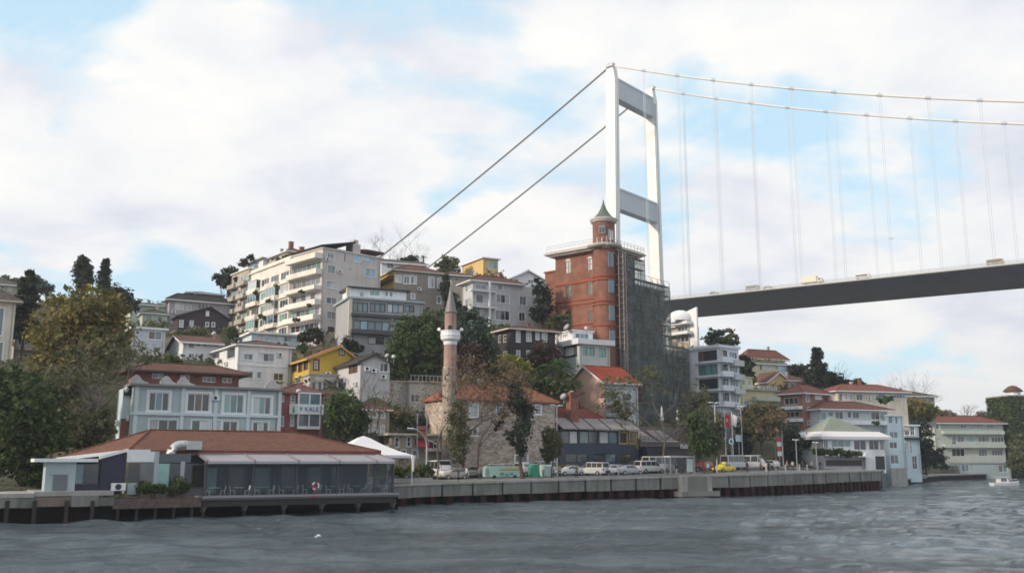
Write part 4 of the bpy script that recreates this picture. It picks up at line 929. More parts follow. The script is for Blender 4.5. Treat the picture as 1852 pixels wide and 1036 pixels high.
b.wins('L', 'H', [(388, 712, 414, 772, 'dark', 1, 2), (350, 715, 370, 775, 'dark'), (388, 840, 430, 900, 'grey', 2)]); b.walls()
b.band('L', .2, b.h - .3, .06, P_GREY, 'grey_boarding') if False else None
b.hip(1.1, .9, T_BROWN, fascia=CREAMP)
b = Bld('white_box_house', 'white and pale green flat-roofed house with roof dishes below the brick tower', 'house', 1048, 170, 1017, 1103, 622, 662, plaster('plaster_palegreen', (0.47, 0.53, 0.52), .2), yaw=28)
b.wins('L', 'J', [(200, 415, 292, 485, 'dark', 2)], fr=DARKM, surround=.3); b.wins('R', 'J', [(350, 412, 450, 485, 'teal', 3), (486, 422, 545, 500, 'teal', 2)], fr=plain('green_frame', (0.10, 0.22, 0.18), .5), fw=.12); b.walls().flat(.7, .95, P_WHITE, 'parapet_band')
b2 = Bld('upper', None, None, 1036, 172, 1003, 1072, 598, 616, P_WHITE, yaw=28, root=b.root); b2.wins('L', 'J', [(175, 300, 225, 330, 'white', 3)]); b2.wins('R', 'J', [(285, 295, 400, 340, 'sky', 3)]); b2.walls().flat(.25, .2, WHITE)
b.hip(.3, .1, CONC) if False else None

# ---------------- pink house, glass restaurant, mosque
b = Bld('pink_house', 'pink and grey house with bright red gabled roof in front of the netting', 'house', 1092.5, 162, 1028, 1154, 690, 815, plaster('plaster_bluish', (0.52, 0.57, 0.61), .25), yaw=30, sink=3)
b.wins('R', 'J', [(684, 808, 758, 868, 'grey', 1), (584, 800, 638, 852, 'grey', 1), (694, 955, 762, 1010, 'dark', 1), (590, 950, 640, 1010, 'dark', 1)], surround=.24)
b.wins('L', 'J', [(340, 648, 368, 704, 'dark'), (350, 850, 395, 900, 'dark'), (430, 800, 480, 860, 'brown')]); b.walls().gable(3.0, .55, 'x', tiles('tiles_bright', (0.42, 0.075, 0.04)), shift=.5)
b.band('L', -2, b.h, .05, P_PINK, 'pink_render'); b.out(MB().add([(-.05, 0, b.h), (-.05, b.wl, b.h), (-.05, b.wl / 2, b.h + 2.85)], [(0, 1, 2)]) or (lambda q: (q.add([(-.051, .05, b.h), (-.051, b.wl - .05, b.h), (-.051, b.wl / 2, b.h + 2.8)], [(0, 1, 2)]), q)[1])(MB()), 'pink_gable', P_PINK)
z = b.face('R', 1115, zy('J', 1000))[1]; b.balcony('R', .5, 4.5, z, 1.3, .9, open_rail=True, railmat=DARKM)
NAVY = plain('navy_panel', (0.035, 0.05, 0.085), .5, var=.15)
b = Bld('glass_restaurant', 'navy restaurant with glazed upper floor and sloping grey awnings', 'restaurant', 1011, 150, 1011, 1154, 777, 850, NAVY, yaw=29, depth=7, sink=2)
b.wins('R', 'K', [(668, 596, 800, 700, ('grey', 'white'), 2), (812, 596, 955, 700, ('teal', 'grey'), 2), (965, 596, 1110, 700, ('grey', 'sky'), 2)], fr=DARKM, fw=.12)
b.wins('R', 'K', [(1120, 598, 1190, 704, 'grey', 1), (1198, 598, 1262, 704, 'grey', 1)], fr=plain('mustard_frame', (0.42, 0.30, 0.05), .5), fw=.22)
b.wins('R', 'K', [(700, 775, 880, 846, 'dark', 2), (930, 775, 1100, 846, 'dark', 2), (1130, 780, 1220, 846, 'brown', 2)], fr=DARKM)
b.walls()
n_ = 5
for i in range(n_):
    u0 = i * b.wr / n_ + .08; u1 = (i + 1) * b.wr / n_ - .08; bb = MB(); z = b.h
    bb.hexa([(u0, -.9, z + .1), (u1, -.9, z + .1), (u1, 2.6, z + 1.9), (u0, 2.6, z + 1.9)], [(u0, -.9, z + .22), (u1, -.9, z + .22), (u1, 2.6, z + 2.02), (u0, 2.6, z + 2.02)]); b.out(bb, 'awning_panel', plain('awning_taupe', (0.26, 0.24, 0.24), .8, var=.15))
for i in range(n_ + 1): u0 = i * b.wr / n_; bb = MB(); bb.hexa([(u0 - .06, -.95, b.h), (u0 + .06, -.95, b.h), (u0 + .06, 2.6, b.h + 1.8), (u0 - .06, 2.6, b.h + 1.8)], [(u0 - .06, -.95, b.h + .3), (u0 + .06, -.95, b.h + .3), (u0 + .06, 2.6, b.h + 2.1), (u0 - .06, 2.6, b.h + 2.1)]); b.out(bb, 'rafter', DARKM)
bb = MB(); x0, x1, y0, y1 = -.3, b.wr * .72, 2.5, 7; bb.add([(x0, y0, b.h + 2), (x1, y0, b.h + 2), (x1, y1, b.h + 2), (x0, y1, b.h + 2), (x0 + 2.5, 4.7, b.h + 3.7), (x1 - 2.5, 4.7, b.h + 3.7)], [(0,1,5,4), (1,2,5), (2,3,4,5), (3,0,4), (3,2,1,0)]); b.out(bb, 'roof', tiles('tiles_dark_red', (0.20, 0.055, 0.05)))
u, z = b.mark('R', 'K', 808, 540); bb = MB(); u2, z2 = b.mark('R', 'K', 808, 318); bb.box(u - .75, u + .75, 1.2, 2.6, z - 1.5, z2); bb.box(u - .85, u + .85, 1.1, 2.7, z2, z2 + .25); bb.box(u - .55, u + .55, 1.4, 2.4, z2 + .25, z2 + .6); b.out(bb, 'chimney', BRICK2)
b = Bld('stone_mosque', 'old rubble stone mosque with red hipped roof beside the minaret', 'mosque', 803, 139.5, 790, 1004, 723, 846, STONE, yaw=30, depth=6.5, sink=3)
b.wins('R', 'G', [(828, 275, 898, 382, 'white', 2, 4)], fr=WHITE, surround=.2, arch=True); b.wins('R', 'G', [(812, 490, 898, 556, 'brown', 2), (600, 270, 650, 370, 'grey', 2, 3)], surround=.15)
b.wins('R', 'K', [(165, 385, 215, 470, 'grey', 2, 3), (310, 790, 405, 846, 'brown', 2), (470, 400, 510, 470, 'grey', 2, 3)], surround=.18); b.walls().hip(2.6, .5, T_ORANGE, fascia=BRICK2)
# minaret
mp_ = at(812, 835, 137); mp_.z = zg(mp_.x, mp_.y)
mi = empty('minaret', mp_, 0, 'slender brick minaret with white gallery and grey cone', 'minaret')
def mz(y): return at(812, y, 137).z - mp_.z
bb = MB(); bb.lathe([(1.05, -1), (1.05, mz(665)), (.98, mz(663))], 14); bb.build('base_shaft', masonry('minaret_stone', (0.42, 0.36, 0.31), (0.36, 0.30, 0.26), (0.28, .24, .21), .5, .3, .5), mi, smooth=False)
MBRK = masonry('minaret_brick', (0.42, 0.28, 0.235), (0.37, 0.24, 0.20), (0.36, 0.29, 0.26), .3, .1, .3)
bb = MB(); bb.lathe([(.93, mz(665)), (.91, mz(623))], 14); bb.build('shaft', MBRK, mi)
bb = MB(); bb.lathe([(.94, mz(624)), (1.0, mz(621)), (1.0, mz(618)), (1.38, mz(614)), (1.42, mz(610)), (1.42, mz(608.5)), (1.50, mz(608.3)), (1.50, mz(606.5)), (1.42, mz(606.3)), (1.42, mz(600)), (1.48, mz(600)), (1.48, mz(598.5)), (1.3, mz(598.5)), (1.3, mz(604)), (.8, mz(604))], 18); bb.build('gallery', WHITE, mi)
bb = MB(); bb.lathe([(.86, mz(606)), (.84, mz(566))], 14); us = bb.build('upper_shaft', MBRK, mi)
bb = MB(); bb.box(-.28, .28, -.9, -.7, mz(603), mz(590)); bb.build('door', BLACK, us)
bb = MB(); bb.lathe([(.90, mz(567)), (.98, mz(565.5)), (.98, mz(564.5)), (.88, mz(564)), (.45, mz(540)), (.05, mz(514))], 14); co = bb.build('cone', plain('lead_sheet', (0.20, 0.19, 0.19), .6, .2, var=.2), mi)
bb = MB(); bb.tube([(0, 0, mz(514)), (0, 0, mz(507))], .04); bb.lathe([(.01, mz(512)), (.12, mz(511)), (.01, mz(510))], 8); bb.build('finial', STEEL, co)
for a in (-1.45, 1.45): bb = MB(); bb.tube([(a, 0, mz(600)), (a, -.1, mz(597)), (a * 1.15, -.5, mz(596))], [.05, .12, .24], 8); bb.build('loudspeaker', WHITE, mi)

# ---------------- middle houses below the hill
b = Bld('yellow_house', 'bright yellow gabled house with orange tiled roof', 'house', 559, 150, 527, 649, 648, 700, P_YEL, yaw=30)
b.wins('R', 'E', [(453, 262, 500, 354, 'white', 2, 3)], fr=plain('frame_brown', (.08, .04, .03), .6), surround=.12); b.wins('L', 'E', [(258, 268, 294, 368, 'dark', 1, 2), (312, 262, 346, 368, 'dark', 1, 2), (362, 257, 398, 350, 'dark', 1, 2)], fr=plain('frame_brown', (0, 0, 0)), surround=.1)
b.walls().gable(2.1, .6, 'y', T_ORANGE, trim=plaster('trim_yellow', (0.55, 0.36, 0.10), .2), shift=.6); u, z = b.mark('R', 'E', 716, 185); bb = MB(); b.fbox(bb, 'R', u - .5, u + .5, z - .65, z + .65, -.02, .06); aw = b.out(bb, 'attic_window', plain('frame_brown', (0, 0, 0))); bb = MB(); b.fbox(bb, 'R', u - .36, u - .04, z - .5, z + .5, .05, .07); b.fbox(bb, 'R', u + .04, u + .36, z - .5, z + .5, .05, .07); bb.build('pane', GL['white'], aw)
b.band('R', -1.0, b.face('R', 600, zy('E', 385))[1], .06, P_BEIGE, 'render_patch', u0=b.face('R', zx('E', 505), 660)[0])
b = Bld('arcade_house', 'white lower wing with a row of narrow dark arched openings under the yellow house', 'house', 560, 146, 552, 612, 678, 722, plaster('plaster_offwhite', (0.55, .53, .52), .5), yaw=25, depth=5)
b.wins('R', 'E', [(440, 482, 466, 545, 'dark'), (498, 476, 520, 570, 'dark'), (543, 474, 564, 560, 'dark'), (594, 470, 618, 560, 'dark'), (640, 468, 664, 560, 'dark')], fr=BLACK, fw=.05, arch=P_BEIGE); b.walls().flat(.2, .25, P_BEIGE)
b = Bld('grey_gable_house', 'pale grey gabled house with dark roof right of the yellow house', 'house', 652, 143, 605, 705, 653, 712, plaster('plaster_softgrey', (0.50, 0.50, 0.52), .3), yaw=30)
b.wins('L', 'E', [(782, 282, 864, 388, 'brown', 2)], fr=plain('frame_brown', (0, 0, 0))); b.wins('R', 'E', [(1072, 292, 1150, 374, 'grey', 2)], surround=.08); b.walls().gable(1.1, .5, 'y', T_DARK, trim=plain('frame_dark', (.05, .04, .045), .6), shift=.5)
b.band('L', -1.2, b.h - .2, .05, P_CREAM, 'cream_render') if False else None
SIGNRED = plaster('plaster_redpink', (0.36, 0.13, 0.12), .3)
b = Bld('signed_house', 'red house with white bay windows and a white lettered sign', 'house', 506, 132, 500, 584, 712, 792, SIGNRED, yaw=28, depth=8, sink=3)
b.wins('R', 'E', [(142, 598, 168, 652, 'dark', 1, 2), (240, 598, 274, 660, 'dark', 1, 2), (142, 792, 166, 880, 'dark', 1, 2), (238, 782, 264, 880, 'dark', 1, 2)], surround=.1)
u0 = b.face('R', zx('E', 288), 740)[0]; u1 = b.face('R', zx('E', 500), 740)[0]; zA = b.face('R', 555, zy('E', 895))[1]; zB = b.face('R', 555, zy('E', 780))[1]; zC = b.face('R', 555, zy('E', 585))[1]
bb = MB(); b.fbox(bb, 'R', u0, u1, zA - .25, zA, -.02, 1.0); b.fbox(bb, 'R', u0, u1, zC, zC + .2, -.02, 1.05)
for u in (u0, (u0 + u1) / 2 - .08, u1 - .16): b.fbox(bb, 'R', u, u + .16, zA + .001, zC - .001, .82, .98)
b.fbox(bb, 'R', u0 + .16, u1 - .16, zA + .001, zA + .15, .82, .98); bay = b.out(bb, 'bay_window', WHITE)
for i, (ua, ub) in enumerate(((u0 + .17, (u0 + u1) / 2 - .09), ((u0 + u1) / 2 + .09, u1 - .17))):
    bb = MB(); b.fbox(bb, 'R', ua, ub, zA + .16, zB, .86, .9); bb.build('pane', GL['grey'], bay); bb = MB(); b.fbox(bb, 'R', ua, ub, zB + .02, zC - .02, .86, .9); bb.build('pane', GL['sky'], bay)
bb = MB(); b.fbox(bb, 'R', u0 + .02, u1 - .02, zA + .01, zC - .01, -.01, .7); b.out(bb, 'bay_core', P_GREY)
b.walls().hip(1.7, .7, tiles('tiles_maroon', (0.20, 0.09, 0.08)), fascia=BRICK2)
# the sign with its lettering
def text_mesh(body, size, name, mat, parent, loc, rot, depth=.02):
    cu = bpy.data.curves.new('lettering', 'FONT'); cu.body = body; cu.size = size; cu.extrude = depth; cu.align_x = 'CENTER'; cu.align_y = 'CENTER'
    to = bpy.data.objects.new('lettering_tmp', cu); COL.objects.link(to); dg = bpy.context.evaluated_depsgraph_get(); me = bpy.data.meshes.new_from_object(to.evaluated_get(dg)); bpy.data.objects.remove(to)
    me.materials.clear(); me.materials.append(mat); o = link(name, me, parent, loc); o.rotation_euler = rot; return o
s0 = b.face('R', zx('E', 208), 733)[0]; s1 = b.face('R', zx('E', 527), 733)[0]; sz0 = b.face('R', 550, zy('E', 775))[1]; sz1 = b.face('R', 550, zy('E', 680))[1]
pc = b.c + b.d * s0 - b.vd * 1.12 + Vector((0, 0, sz0))
sg = empty('shop_sign', pc, b.yaw, 'white sign board with blue letters on the red house', 'sign')
bb = MB(); bb.box(0, s1 - s0, 0, .12, 0, sz1 - sz0); sb_ = bb.build('board', plain('sign_white', (.72, .76, .80), .4), sg)
hs_ = sz1 - sz0; ws_ = s1 - s0; SBL = plain('sign_blue', (.03, .10, .35), .5); SGR = plain('sign_green', (.05, .22, .14), .5)
bb = MB(); bb.box(ws_ * .02, ws_ * .24, -.012, -.001, hs_ * .05, hs_ * .95); bb.build('pale_panel', plain('sign_palegreen', (.55, .66, .55), .5), sb_)
bb = MB(); bb.prism([(ws_ * .08, hs_ * .15), (ws_ * .15, hs_ * .15), (ws_ * .13, hs_ * .75), (ws_ * .10, hs_ * .75)], 'y', -.03, -.013); bb.build('emblem', SGR, sb_)
bb = MB(); bb.prism([(ws_ * .31, hs_ * .35), (ws_ * .355, hs_ * .35), (ws_ * .375, hs_ * .72), (ws_ * .29, hs_ * .72)], 'y', -.03, -.001); bb.build('emblem', plain('sign_teal', (.10, .33, .38), .5), sb_)
text_mesh('KALE', hs_ * .62, 'lettering', SBL, sb_, (ws_ * .64, -.03, hs_ * .5), (R(90), 0, 0))
bb = MB(); bb.box(ws_ * .90, ws_ * .93, -.03, -.001, hs_ * .1, hs_ * .9); bb.build('emblem', plain('sign_maroon', (.22, .08, .12), .5), sb_)
b = Bld('peeling_house', 'pale yellow flat-roofed house with peeling parapet right of the green tree', 'house', 650, 145, 644, 694, 693, 770, plaster('plaster_peel', (0.44, 0.43, 0.36), .8), yaw=25, depth=6)
b.wins('R', 'E', [(905, 575, 1065, 640, 'grey', 3)]); z = b.face('R', 672, zy('E', 690))[1]; b.balcony('R', .2, b.wr - .2, z, 1.0, .8, mat=plaster('plaster_peel_yellow', (.48, .45, .32), .8)); b.walls().flat(.25, .3, CONC)
b = Bld('grey_annex', 'grey annex with two curtained windows between the peeling and the cream house', 'house', 694, 147, 694, 742, 690, 760, P_GREY, yaw=25, depth=6)
b.wins('R', 'E', [(1145, 570, 1240, 640, 'white', 3)], surround=.06); b.walls().flat(.15, .25, P_BEIGE)
b = Bld('cream_house', 'cream flat-roofed house with two wide windows left of the minaret', 'house', 741, 147, 738, 802, 691, 752, plaster('plaster_warmgrey', (0.45, 0.44, 0.39), .5), yaw=22, depth=8)
b.wins('R', 'G', [(272, 168, 355, 245, 'grey', 2), (400, 168, 492, 245, 'sky', 4)]); b.walls().flat(.3, .22, P_BEIGE)
bb = MB()
for i in range(9): b.fbox(bb, 'R', .2 + i * (b.wr - .5) / 8, .26 + i * (b.wr - .5) / 8, b.h + .22, b.h + 1.1, -.3, -.24)
b.fbox(bb, 'R', .1, b.wr - .1, b.h + 1.1, b.h + 1.16, -.32, -.22); b.out(bb, 'terrace_railing', STEEL)
b = Bld('lower_house', 'beige two-storey house with grey shutters below the peeling house', 'house', 652, 139, 646, 704, 742, 800, P_BEIGE, yaw=28, depth=6)
b.grid('R', 3, 1.0, 1.5, 2, 2.6, .45, seed=51, kinds=('grey', 'brown', 'white'), surround=.1); b.walls().hip(1.2, .5, T_BROWN)
b = Bld('kiosk_shop', 'low beige shop with dark doorways and flat canopy near the street lamp', 'shop', 708, 137, 700, 800, 787, 845, P_BEIGE, yaw=26, depth=5, sink=3)
b.wins('R', 'G', [(128, 572, 160, 664, 'dark', 1, 2), (240, 568, 274, 658, 'dark', 1, 2), (440, 600, 540, 680, 'dark', 2), (180, 690, 230, 740, 'brown'), (290, 690, 340, 760, 'dark')], surround=.12); b.walls().flat(.8, .3, P_CREAM)
z = b.face('R', 768, zy('G', 690))[1]; b.balcony('R', b.wr * .62, b.wr - .1, z, 1.6, .08, mat=P_CREAM)
bb = MB(); u, z = b.mark('R', 'G', 365, 585); bb.hexa([(u - .9, -1.6, z - 1.3), (u + .9, -1.6, z - 1.3), (u + .9, -.02, z - .7), (u - .9, -.02, z - .7)], [(u - .9, -1.6, z - 1.2), (u + .9, -1.6, z - 1.2), (u + .8, -.02, z), (u - .8, -.02, z)]); b.out(bb, 'red_awning', plain('awning_red', (.26, .02, .03), .7))
# ================================================================== BRICK TOWER HOUSE WITH SCAFFOLDING
T = Bld('brick_tower', 'tall red brick mansion with round corner turret and green spire', 'tower house', 1097, 178, 1004.5, 1199, 505, 815, BRICK, yaw=50, sink=4)
zUp = at(1097, 447, 178).z - T.c.z                                   # upper cornice
uUp = T.face('R', 1148, 470)[0]
up = Bld('upper', None, None, 1097, 178, 1004.5, 1148, 447, 505.3, BRICK, yaw=50, sink=0.0, root=T.root)
T.wins('L', 'I', [(232, 655, 268, 740, 'grey', 2, 2), (378, 637, 412, 715, 'grey', 2, 2), (236, 832, 268, 880, 'brown', 2, 2), (382, 822, 412, 900, 'brown', 2, 2), (232, 990, 262, 1060, 'brown', 2, 2), (382, 985, 412, 1065, 'brown', 2, 2)], fr=plain('frame_olive', (.16, .12, .08), .6), arch=plaster('arch_brick', (.33, .11, .06), .3))
up.wins('L', 'I', [(232, 490, 268, 570, 'white', 2, 2), (378, 472, 412, 550, 'white', 2, 2)], fr=plain('frame_olive', (0, 0, 0)), arch=plaster('arch_brick', (0, 0, 0)))
up.wins('R', 'I', [(590, 490, 625, 545, 'teal', 2, 2), (650, 500, 672, 560, 'dark', 1, 2)])
T.wins('R', 'I', [(680, 690, 720, 745, 'dark', 2), (640, 760, 665, 920, 'dark', 1, 3), (760, 720, 800, 780, 'dark', 2), (820, 730, 850, 790, 'dark', 2), (700, 800, 740, 870, 'brown', 2), (790, 820, 830, 880, 'dark', 2), (590, 640, 625, 700, 'teal', 2)], fr=plain('frame_olive', (0, 0, 0)))
T.walls(); up.walls()
for yb in ((572, 585), (597, 612), (742, 752), (766, 778), (905, 916)):
    z0, z1 = T.face('L', 1050, zy('I', yb[1]))[1], T.face('L', 1050, zy('I', yb[0]))[1]
    if z1 < T.h: T.band('L', z0, z1, .16, plaster('brick_course', (.30, .085, .05), .3)); T.band('R', z0, z1, .16, plaster('brick_course', (0, 0, 0)))
bb = MB(); bb.box(-1.5, uUp + 1.9, -1.5, T.wl + 1.7, zUp, zUp + .35); bb.box(-1.2, uUp + 1.6, -1.2, T.wl + 1.4, zUp + .35, zUp + .6); bb.box(-1.0, uUp + 1.2, -1.0, T.wl + 1.0, zUp - .35, zUp - .001); T.out(bb, 'cornice', plaster('cornice_stone', (.52, .49, .46), .3))
bb = MB()
def railing(bb, pts, z, h=1.1, step=1.1, r=.035):
    for hh in (h, h * .55): bb.tube([(p[0], p[1], z + hh) for p in pts], r, 4)
    for a, c in zip(pts[:-1], pts[1:]):
        l = math.hypot(c[0]-a[0], c[1]-a[1]); n = max(1, int(l / step))
        for i in range(n + 1): t = i / n; x, y = a[0] + (c[0]-a[0])*t, a[1] + (c[1]-a[1])*t; bb.box(x - r, x + r, y - r, y + r, z, z + h)
railing(bb, [(-1.2, T.wl + 1.3), (-1.2, -1.2), (uUp + 1.6, -1.2), (uUp + 1.6, T.wl + 1.3)], zUp + .6); T.out(bb, 'roof_railing', STEEL)
bb = MB(); bb.box(-.2, T.wr + .4, -.35, T.wl, T.h + .002, T.h + .45); T.out(bb, 'wing_cornice', plaster('brick_course', (0, 0, 0)))
bb = MB(); railing(bb, [(uUp + .4, -.2), (T.wr + .2, -.2), (T.wr + .2, T.wl - 1)], T.h + .45); T.out(bb, 'wing_railing', STEEL)
# turret on the corner
tx, ty, tr = .95, .95, 2.15
def tz(y): return at(1097, y, 177).z - T.c.z
bb = MB(); bb.lathe([(tr, -4), (tr, zUp + .01), (tr, tz(399))], 24, tx, ty); tu = T.out(bb, 'turret', BRICK)
for y0, y1 in ((495, 499), (501, 505), (541, 544), (547, 550), (585, 588)): bb = MB(); bb.lathe([(tr, tz(y1)), (tr + .2, tz(y1)), (tr + .2, tz(y0)), (tr, tz(y0))], 24, tx, ty); bb.build('turret_band', plaster('brick_course', (0, 0, 0)), tu)
bb = MB(); bb.lathe([(tr, tz(400)), (tr + .35, tz(398)), (tr + .35, tz(395.5)), (tr + .5, tz(395)), (tr + .5, tz(392)), (tr + .1, tz(391.5))], 24, tx, ty); bb.build('turret_cornice', plaster('cornice_stone', (0, 0, 0)), tu)
bb = MB(); bb.lathe([(tr + .3, tz(391.6)), (tr - .35, tz(388)), (1.15, tz(381)), (.62, tz(373)), (.25, tz(364)), (.04, tz(355))], 24, tx, ty); bb.build('spire', plain('spire_copper', (.115, .135, .115), .6, .1, var=.25), tu)
bb = MB(); bb.lathe([(tr + 1.0, zUp - .05), (tr + 1.3, zUp + .2), (tr + 1.3, zUp + .55), (tr, zUp + .57)], 24, tx, ty); bb.build('turret_gallery', plaster('cornice_stone', (0, 0, 0)), tu)
def turret_win(y0, y1, ang, kind='white', w_=.5):
    z0, z1 = tz(y1), tz(y0); o = empty_part('turret_window', tu, (tx, ty, 0), ang)
    return o
for (y0, y1, an, kd) in ((457, 480, 250, 'sky'), (504, 527, 250, 'sky'), (553, 577, 250, 'sky'), (416, 432, 255, 'white'), (410, 420, 205, 'dark'), (600, 620, 250, 'sky')):
    z0, z1 = tz(y1), tz(y0); a = R(an); n = Vector((math.cos(a), math.sin(a), 0)); t = Vector((-n.y, n.x, 0)); c = Vector((tx, ty, 0)) + n * (tr + .03)
    def q(bb, w_, za, zb, o0, o1):
        lo = [c - t*w_ + n*o1, c - t*w_ + n*o0, c + t*w_ + n*o0, c + t*w_ + n*o1]; bb.hexa([v + Vector((0, 0, za)) for v in lo], [v + Vector((0, 0, zb)) for v in lo])
    bb = MB(); q(bb, .62, z0 - .15, z1 + .3, -.12, .02); wo = bb.build('window', plain('frame_slate', (.20, .24, .30), .6), tu)
    for sx in (-.27, .27): 
        bb = MB(); cc = c; c = cc + t * sx; q(bb, .2, z0, z1, 0, .045); c = cc; bb.build('pane', GL[kd], wo)
# low projection on the left
pj = Bld('bay', None, None, 1007, 189, 998, 1012, 491, 640, BRICK, yaw=50, depth=3, root=T.root); pj.walls().flat(.2, .3, plaster('brick_course', (0, 0, 0)))

# scaffold and debris netting over the waterfront side
sc = empty('scaffolding', T.c + T.d * 1.5 - T.vd * 2.2, T.yaw, 'steel scaffolding with sea-green debris netting around the brick tower', 'scaffolding')
so_ = Vector((1.5, -2.2, 0))
zA, zB_, zC_ = T.h + .8, at(1240, 628, 196).z - T.c.z, zUp - .5
uW, uE = T.wr + 1.0, T.face('R', 1240, 660)[0] - 1.0
SCP = plain('scaffold_tube', (.24, .20, .19), .5, .4); 
def topz(u):
    if u < uUp + .3: return zUp - 1.2
    if u < uW: return T.h + 1.0
    t = (u - uW) / (uE - uW); zmid = T.h - 9.5
    return zmid + (zB_ - zmid) * min(1, t * 1.3)
us_ = list(np.arange(1.1, uE, 2.3))
for u in us_:
    for o in (0.0, 1.1):
        bb = MB(); bb.tube([(u - so_.x, o, -4), (u - so_.x, o, topz(u) + .8)], .07, 5); bb.build('standard', SCP, sc)
for z in np.arange(1.0, zUp, 2.0):
    un = [u for u in us_ if topz(u) + .5 >= z]
    if len(un) > 1:
        bb = MB(); bb.tube([(un[0] - so_.x, -.05, z), (un[-1] - so_.x, -.05, z)], .06, 5); bb.tube([(un[0] - so_.x, -.05, z + 1.0), (un[-1] - so_.x, -.05, z + 1.0)], .05, 4); bb.build('ledger', SCP, sc)
        bb = MB(); bb.box(un[0] - so_.x, un[-1] - so_.x, .1, 1.0, z - .06, z); bb.build('walkway', plain('scaffold_board', (.22, .16, .10), .8, var=.3), sc)
def net_material():
    m, t, bs = newmat('debris_net'); bs.inputs['Roughness'].default_value = .8
    tcn = tn(t, 'ShaderNodeTexCoord'); ns = tn(t, 'ShaderNodeTexNoise'); ns.inputs['Scale'].default_value = .5; ns.inputs['Detail'].default_value = 6; t.links.new(tcn.outputs['Object'], ns.inputs['Vector'])
    r = tn(t, 'ShaderNodeValToRGB'); e = r.color_ramp.elements; e[0].position = .3; e[0].color = (.050, .072, .072, 1); e[1].position = .7; e[1].color = (.095, .130, .128, 1); t.links.new(ns.outputs['Fac'], r.inputs[0]); t.links.new(r.outputs[0], bs.inputs['Base Color'])
    tr_ = tn(t, 'ShaderNodeBsdfTransparent'); mxs = tn(t, 'ShaderNodeMixShader'); mr = tn(t, 'ShaderNodeMapRange'); mr.inputs[1].default_value = .35; mr.inputs[2].default_value = .65; mr.inputs[3].default_value = .50; mr.inputs[4].default_value = .86
    t.links.new(ns.outputs['Fac'], mr.inputs[0]); t.links.new(mr.outputs[0], mxs.inputs[0]); o = t.nodes['Material Output']; t.links.new(tr_.outputs[0], mxs.inputs[1]); t.links.new(bs.outputs[0], mxs.inputs[2]); t.links.new(mxs.outputs[0], o.inputs[0])
    return m
NET = net_material(); nrnd = random.Random(4)
for i in range(len(us_) - 1):
    z = -3.0
    while z < min(topz(us_[i]), topz(us_[i+1])) - .5:
        zt2 = min(z + 4.0, min(topz(us_[i]), topz(us_[i+1])) + nrnd.uniform(-.6, .3)); a, c = us_[i] - so_.x + .05, us_[i+1] - so_.x - .05
        if not (us_[i] > 4 and us_[i] < 6.5 and 8 < z < 14 and nrnd.random() < .5):
            bb = MB(); nu, nz_ = 4, 5; k0 = len(bb.v); sag = nrnd.uniform(.05, .25)
            for jz in range(nz_ + 1):
                for ju in range(nu + 1): bb.v.append((a + (c - a) * ju / nu, -.16 - sag * math.sin(math.pi * jz / nz_) * (.5 + .5 * math.sin(ju * 2.1 + i)) , z + .05 + (zt2 - z - .1) * jz / nz_))
            for jz in range(nz_):
                for ju in range(nu): bb.f.append((jz*(nu+1)+ju, jz*(nu+1)+ju+1, (jz+1)*(nu+1)+ju+1, (jz+1)*(nu+1)+ju)); bb.m.append(0)
            bb.build('net_panel', NET, sc, smooth=True)
        z += 4.0
# ladder tower on the corner
LAD = plain('ladder_tower', (.42, .30, .28), .5, .3)
for (u, o) in ((.3, -.7), (1.3, -.7), (.3, .3), (1.3, .3)): bb = MB(); bb.tube([(u - so_.x + 1.2, o, -4), (u - so_.x + 1.2, o, zUp - 1)], .06, 5); bb.build('ladder_post', LAD, sc)
for z in np.arange(0, zUp - 1, 1.1): bb = MB(); bb.tube([(.3 - so_.x + 1.2, -.7, z), (1.3 - so_.x + 1.2, -.7, z)], .05, 4); bb.tube([(.3 - so_.x + 1.2, -.7, z), (1.3 - so_.x + 1.2, -.7, z + 1.1)], .03, 4); bb.tube([(.3 - so_.x + 1.2, .3, z), (.3 - so_.x + 1.2, -.7, z)], .05, 4); bb.build('ladder_rung', LAD, sc)
# lower annex behind the netting and the terrace restaurant below it
b = Bld('annex', 'dark annex behind netting at the foot of the brick tower', 'house', 1180, 194, 1176, 1236, 640, 820, plaster('plaster_umber', (.16, .13, .12), .5), yaw=40, depth=10)
b.grid('R', 5, 4, 1.6, 4, 3.4, .4, kinds=('dark', 'brown'), seed=3); b.walls().flat(.2, .3, CONC)
b = Bld('old_house', 'narrow pink-grey old house with tiled eave between netting and white block', 'house', 1240, 200, 1240, 1262, 660, 800, plaster('plaster_dusty', (.36, .28, .28), .5), yaw=30, depth=8)
b.wins('R', '', [(1241.5, 665, 1246, 680, 'dark'), (1250, 690, 1256, 704, 'dark'), (1250, 720, 1256, 734, 'dark')]); b.walls().hip(1.6, .8, T_BROWN)
b = Bld('terrace_restaurant', 'dark terrace restaurant with grey awnings and white lettering under the netting', 'restaurant', 1157, 158, 1150, 1264, 806, 850, plain('charcoal_panel', (.055, .045, .055), .6, var=.2), yaw=24, depth=12, sink=2)
b.wins('R', 'L', [(180, 770, 290, 850, 'dark', 2), (330, 780, 460, 850, 'dark', 3)], fr=DARKM); b.walls()
z2 = b.h
bb = MB(); bb.box(.2, b.wr - .2, 5.5, 11, z2, z2 + 3.4); b.out(bb, 'back_wall', plaster('plaster_dim', (.24, .21, .20), .5))
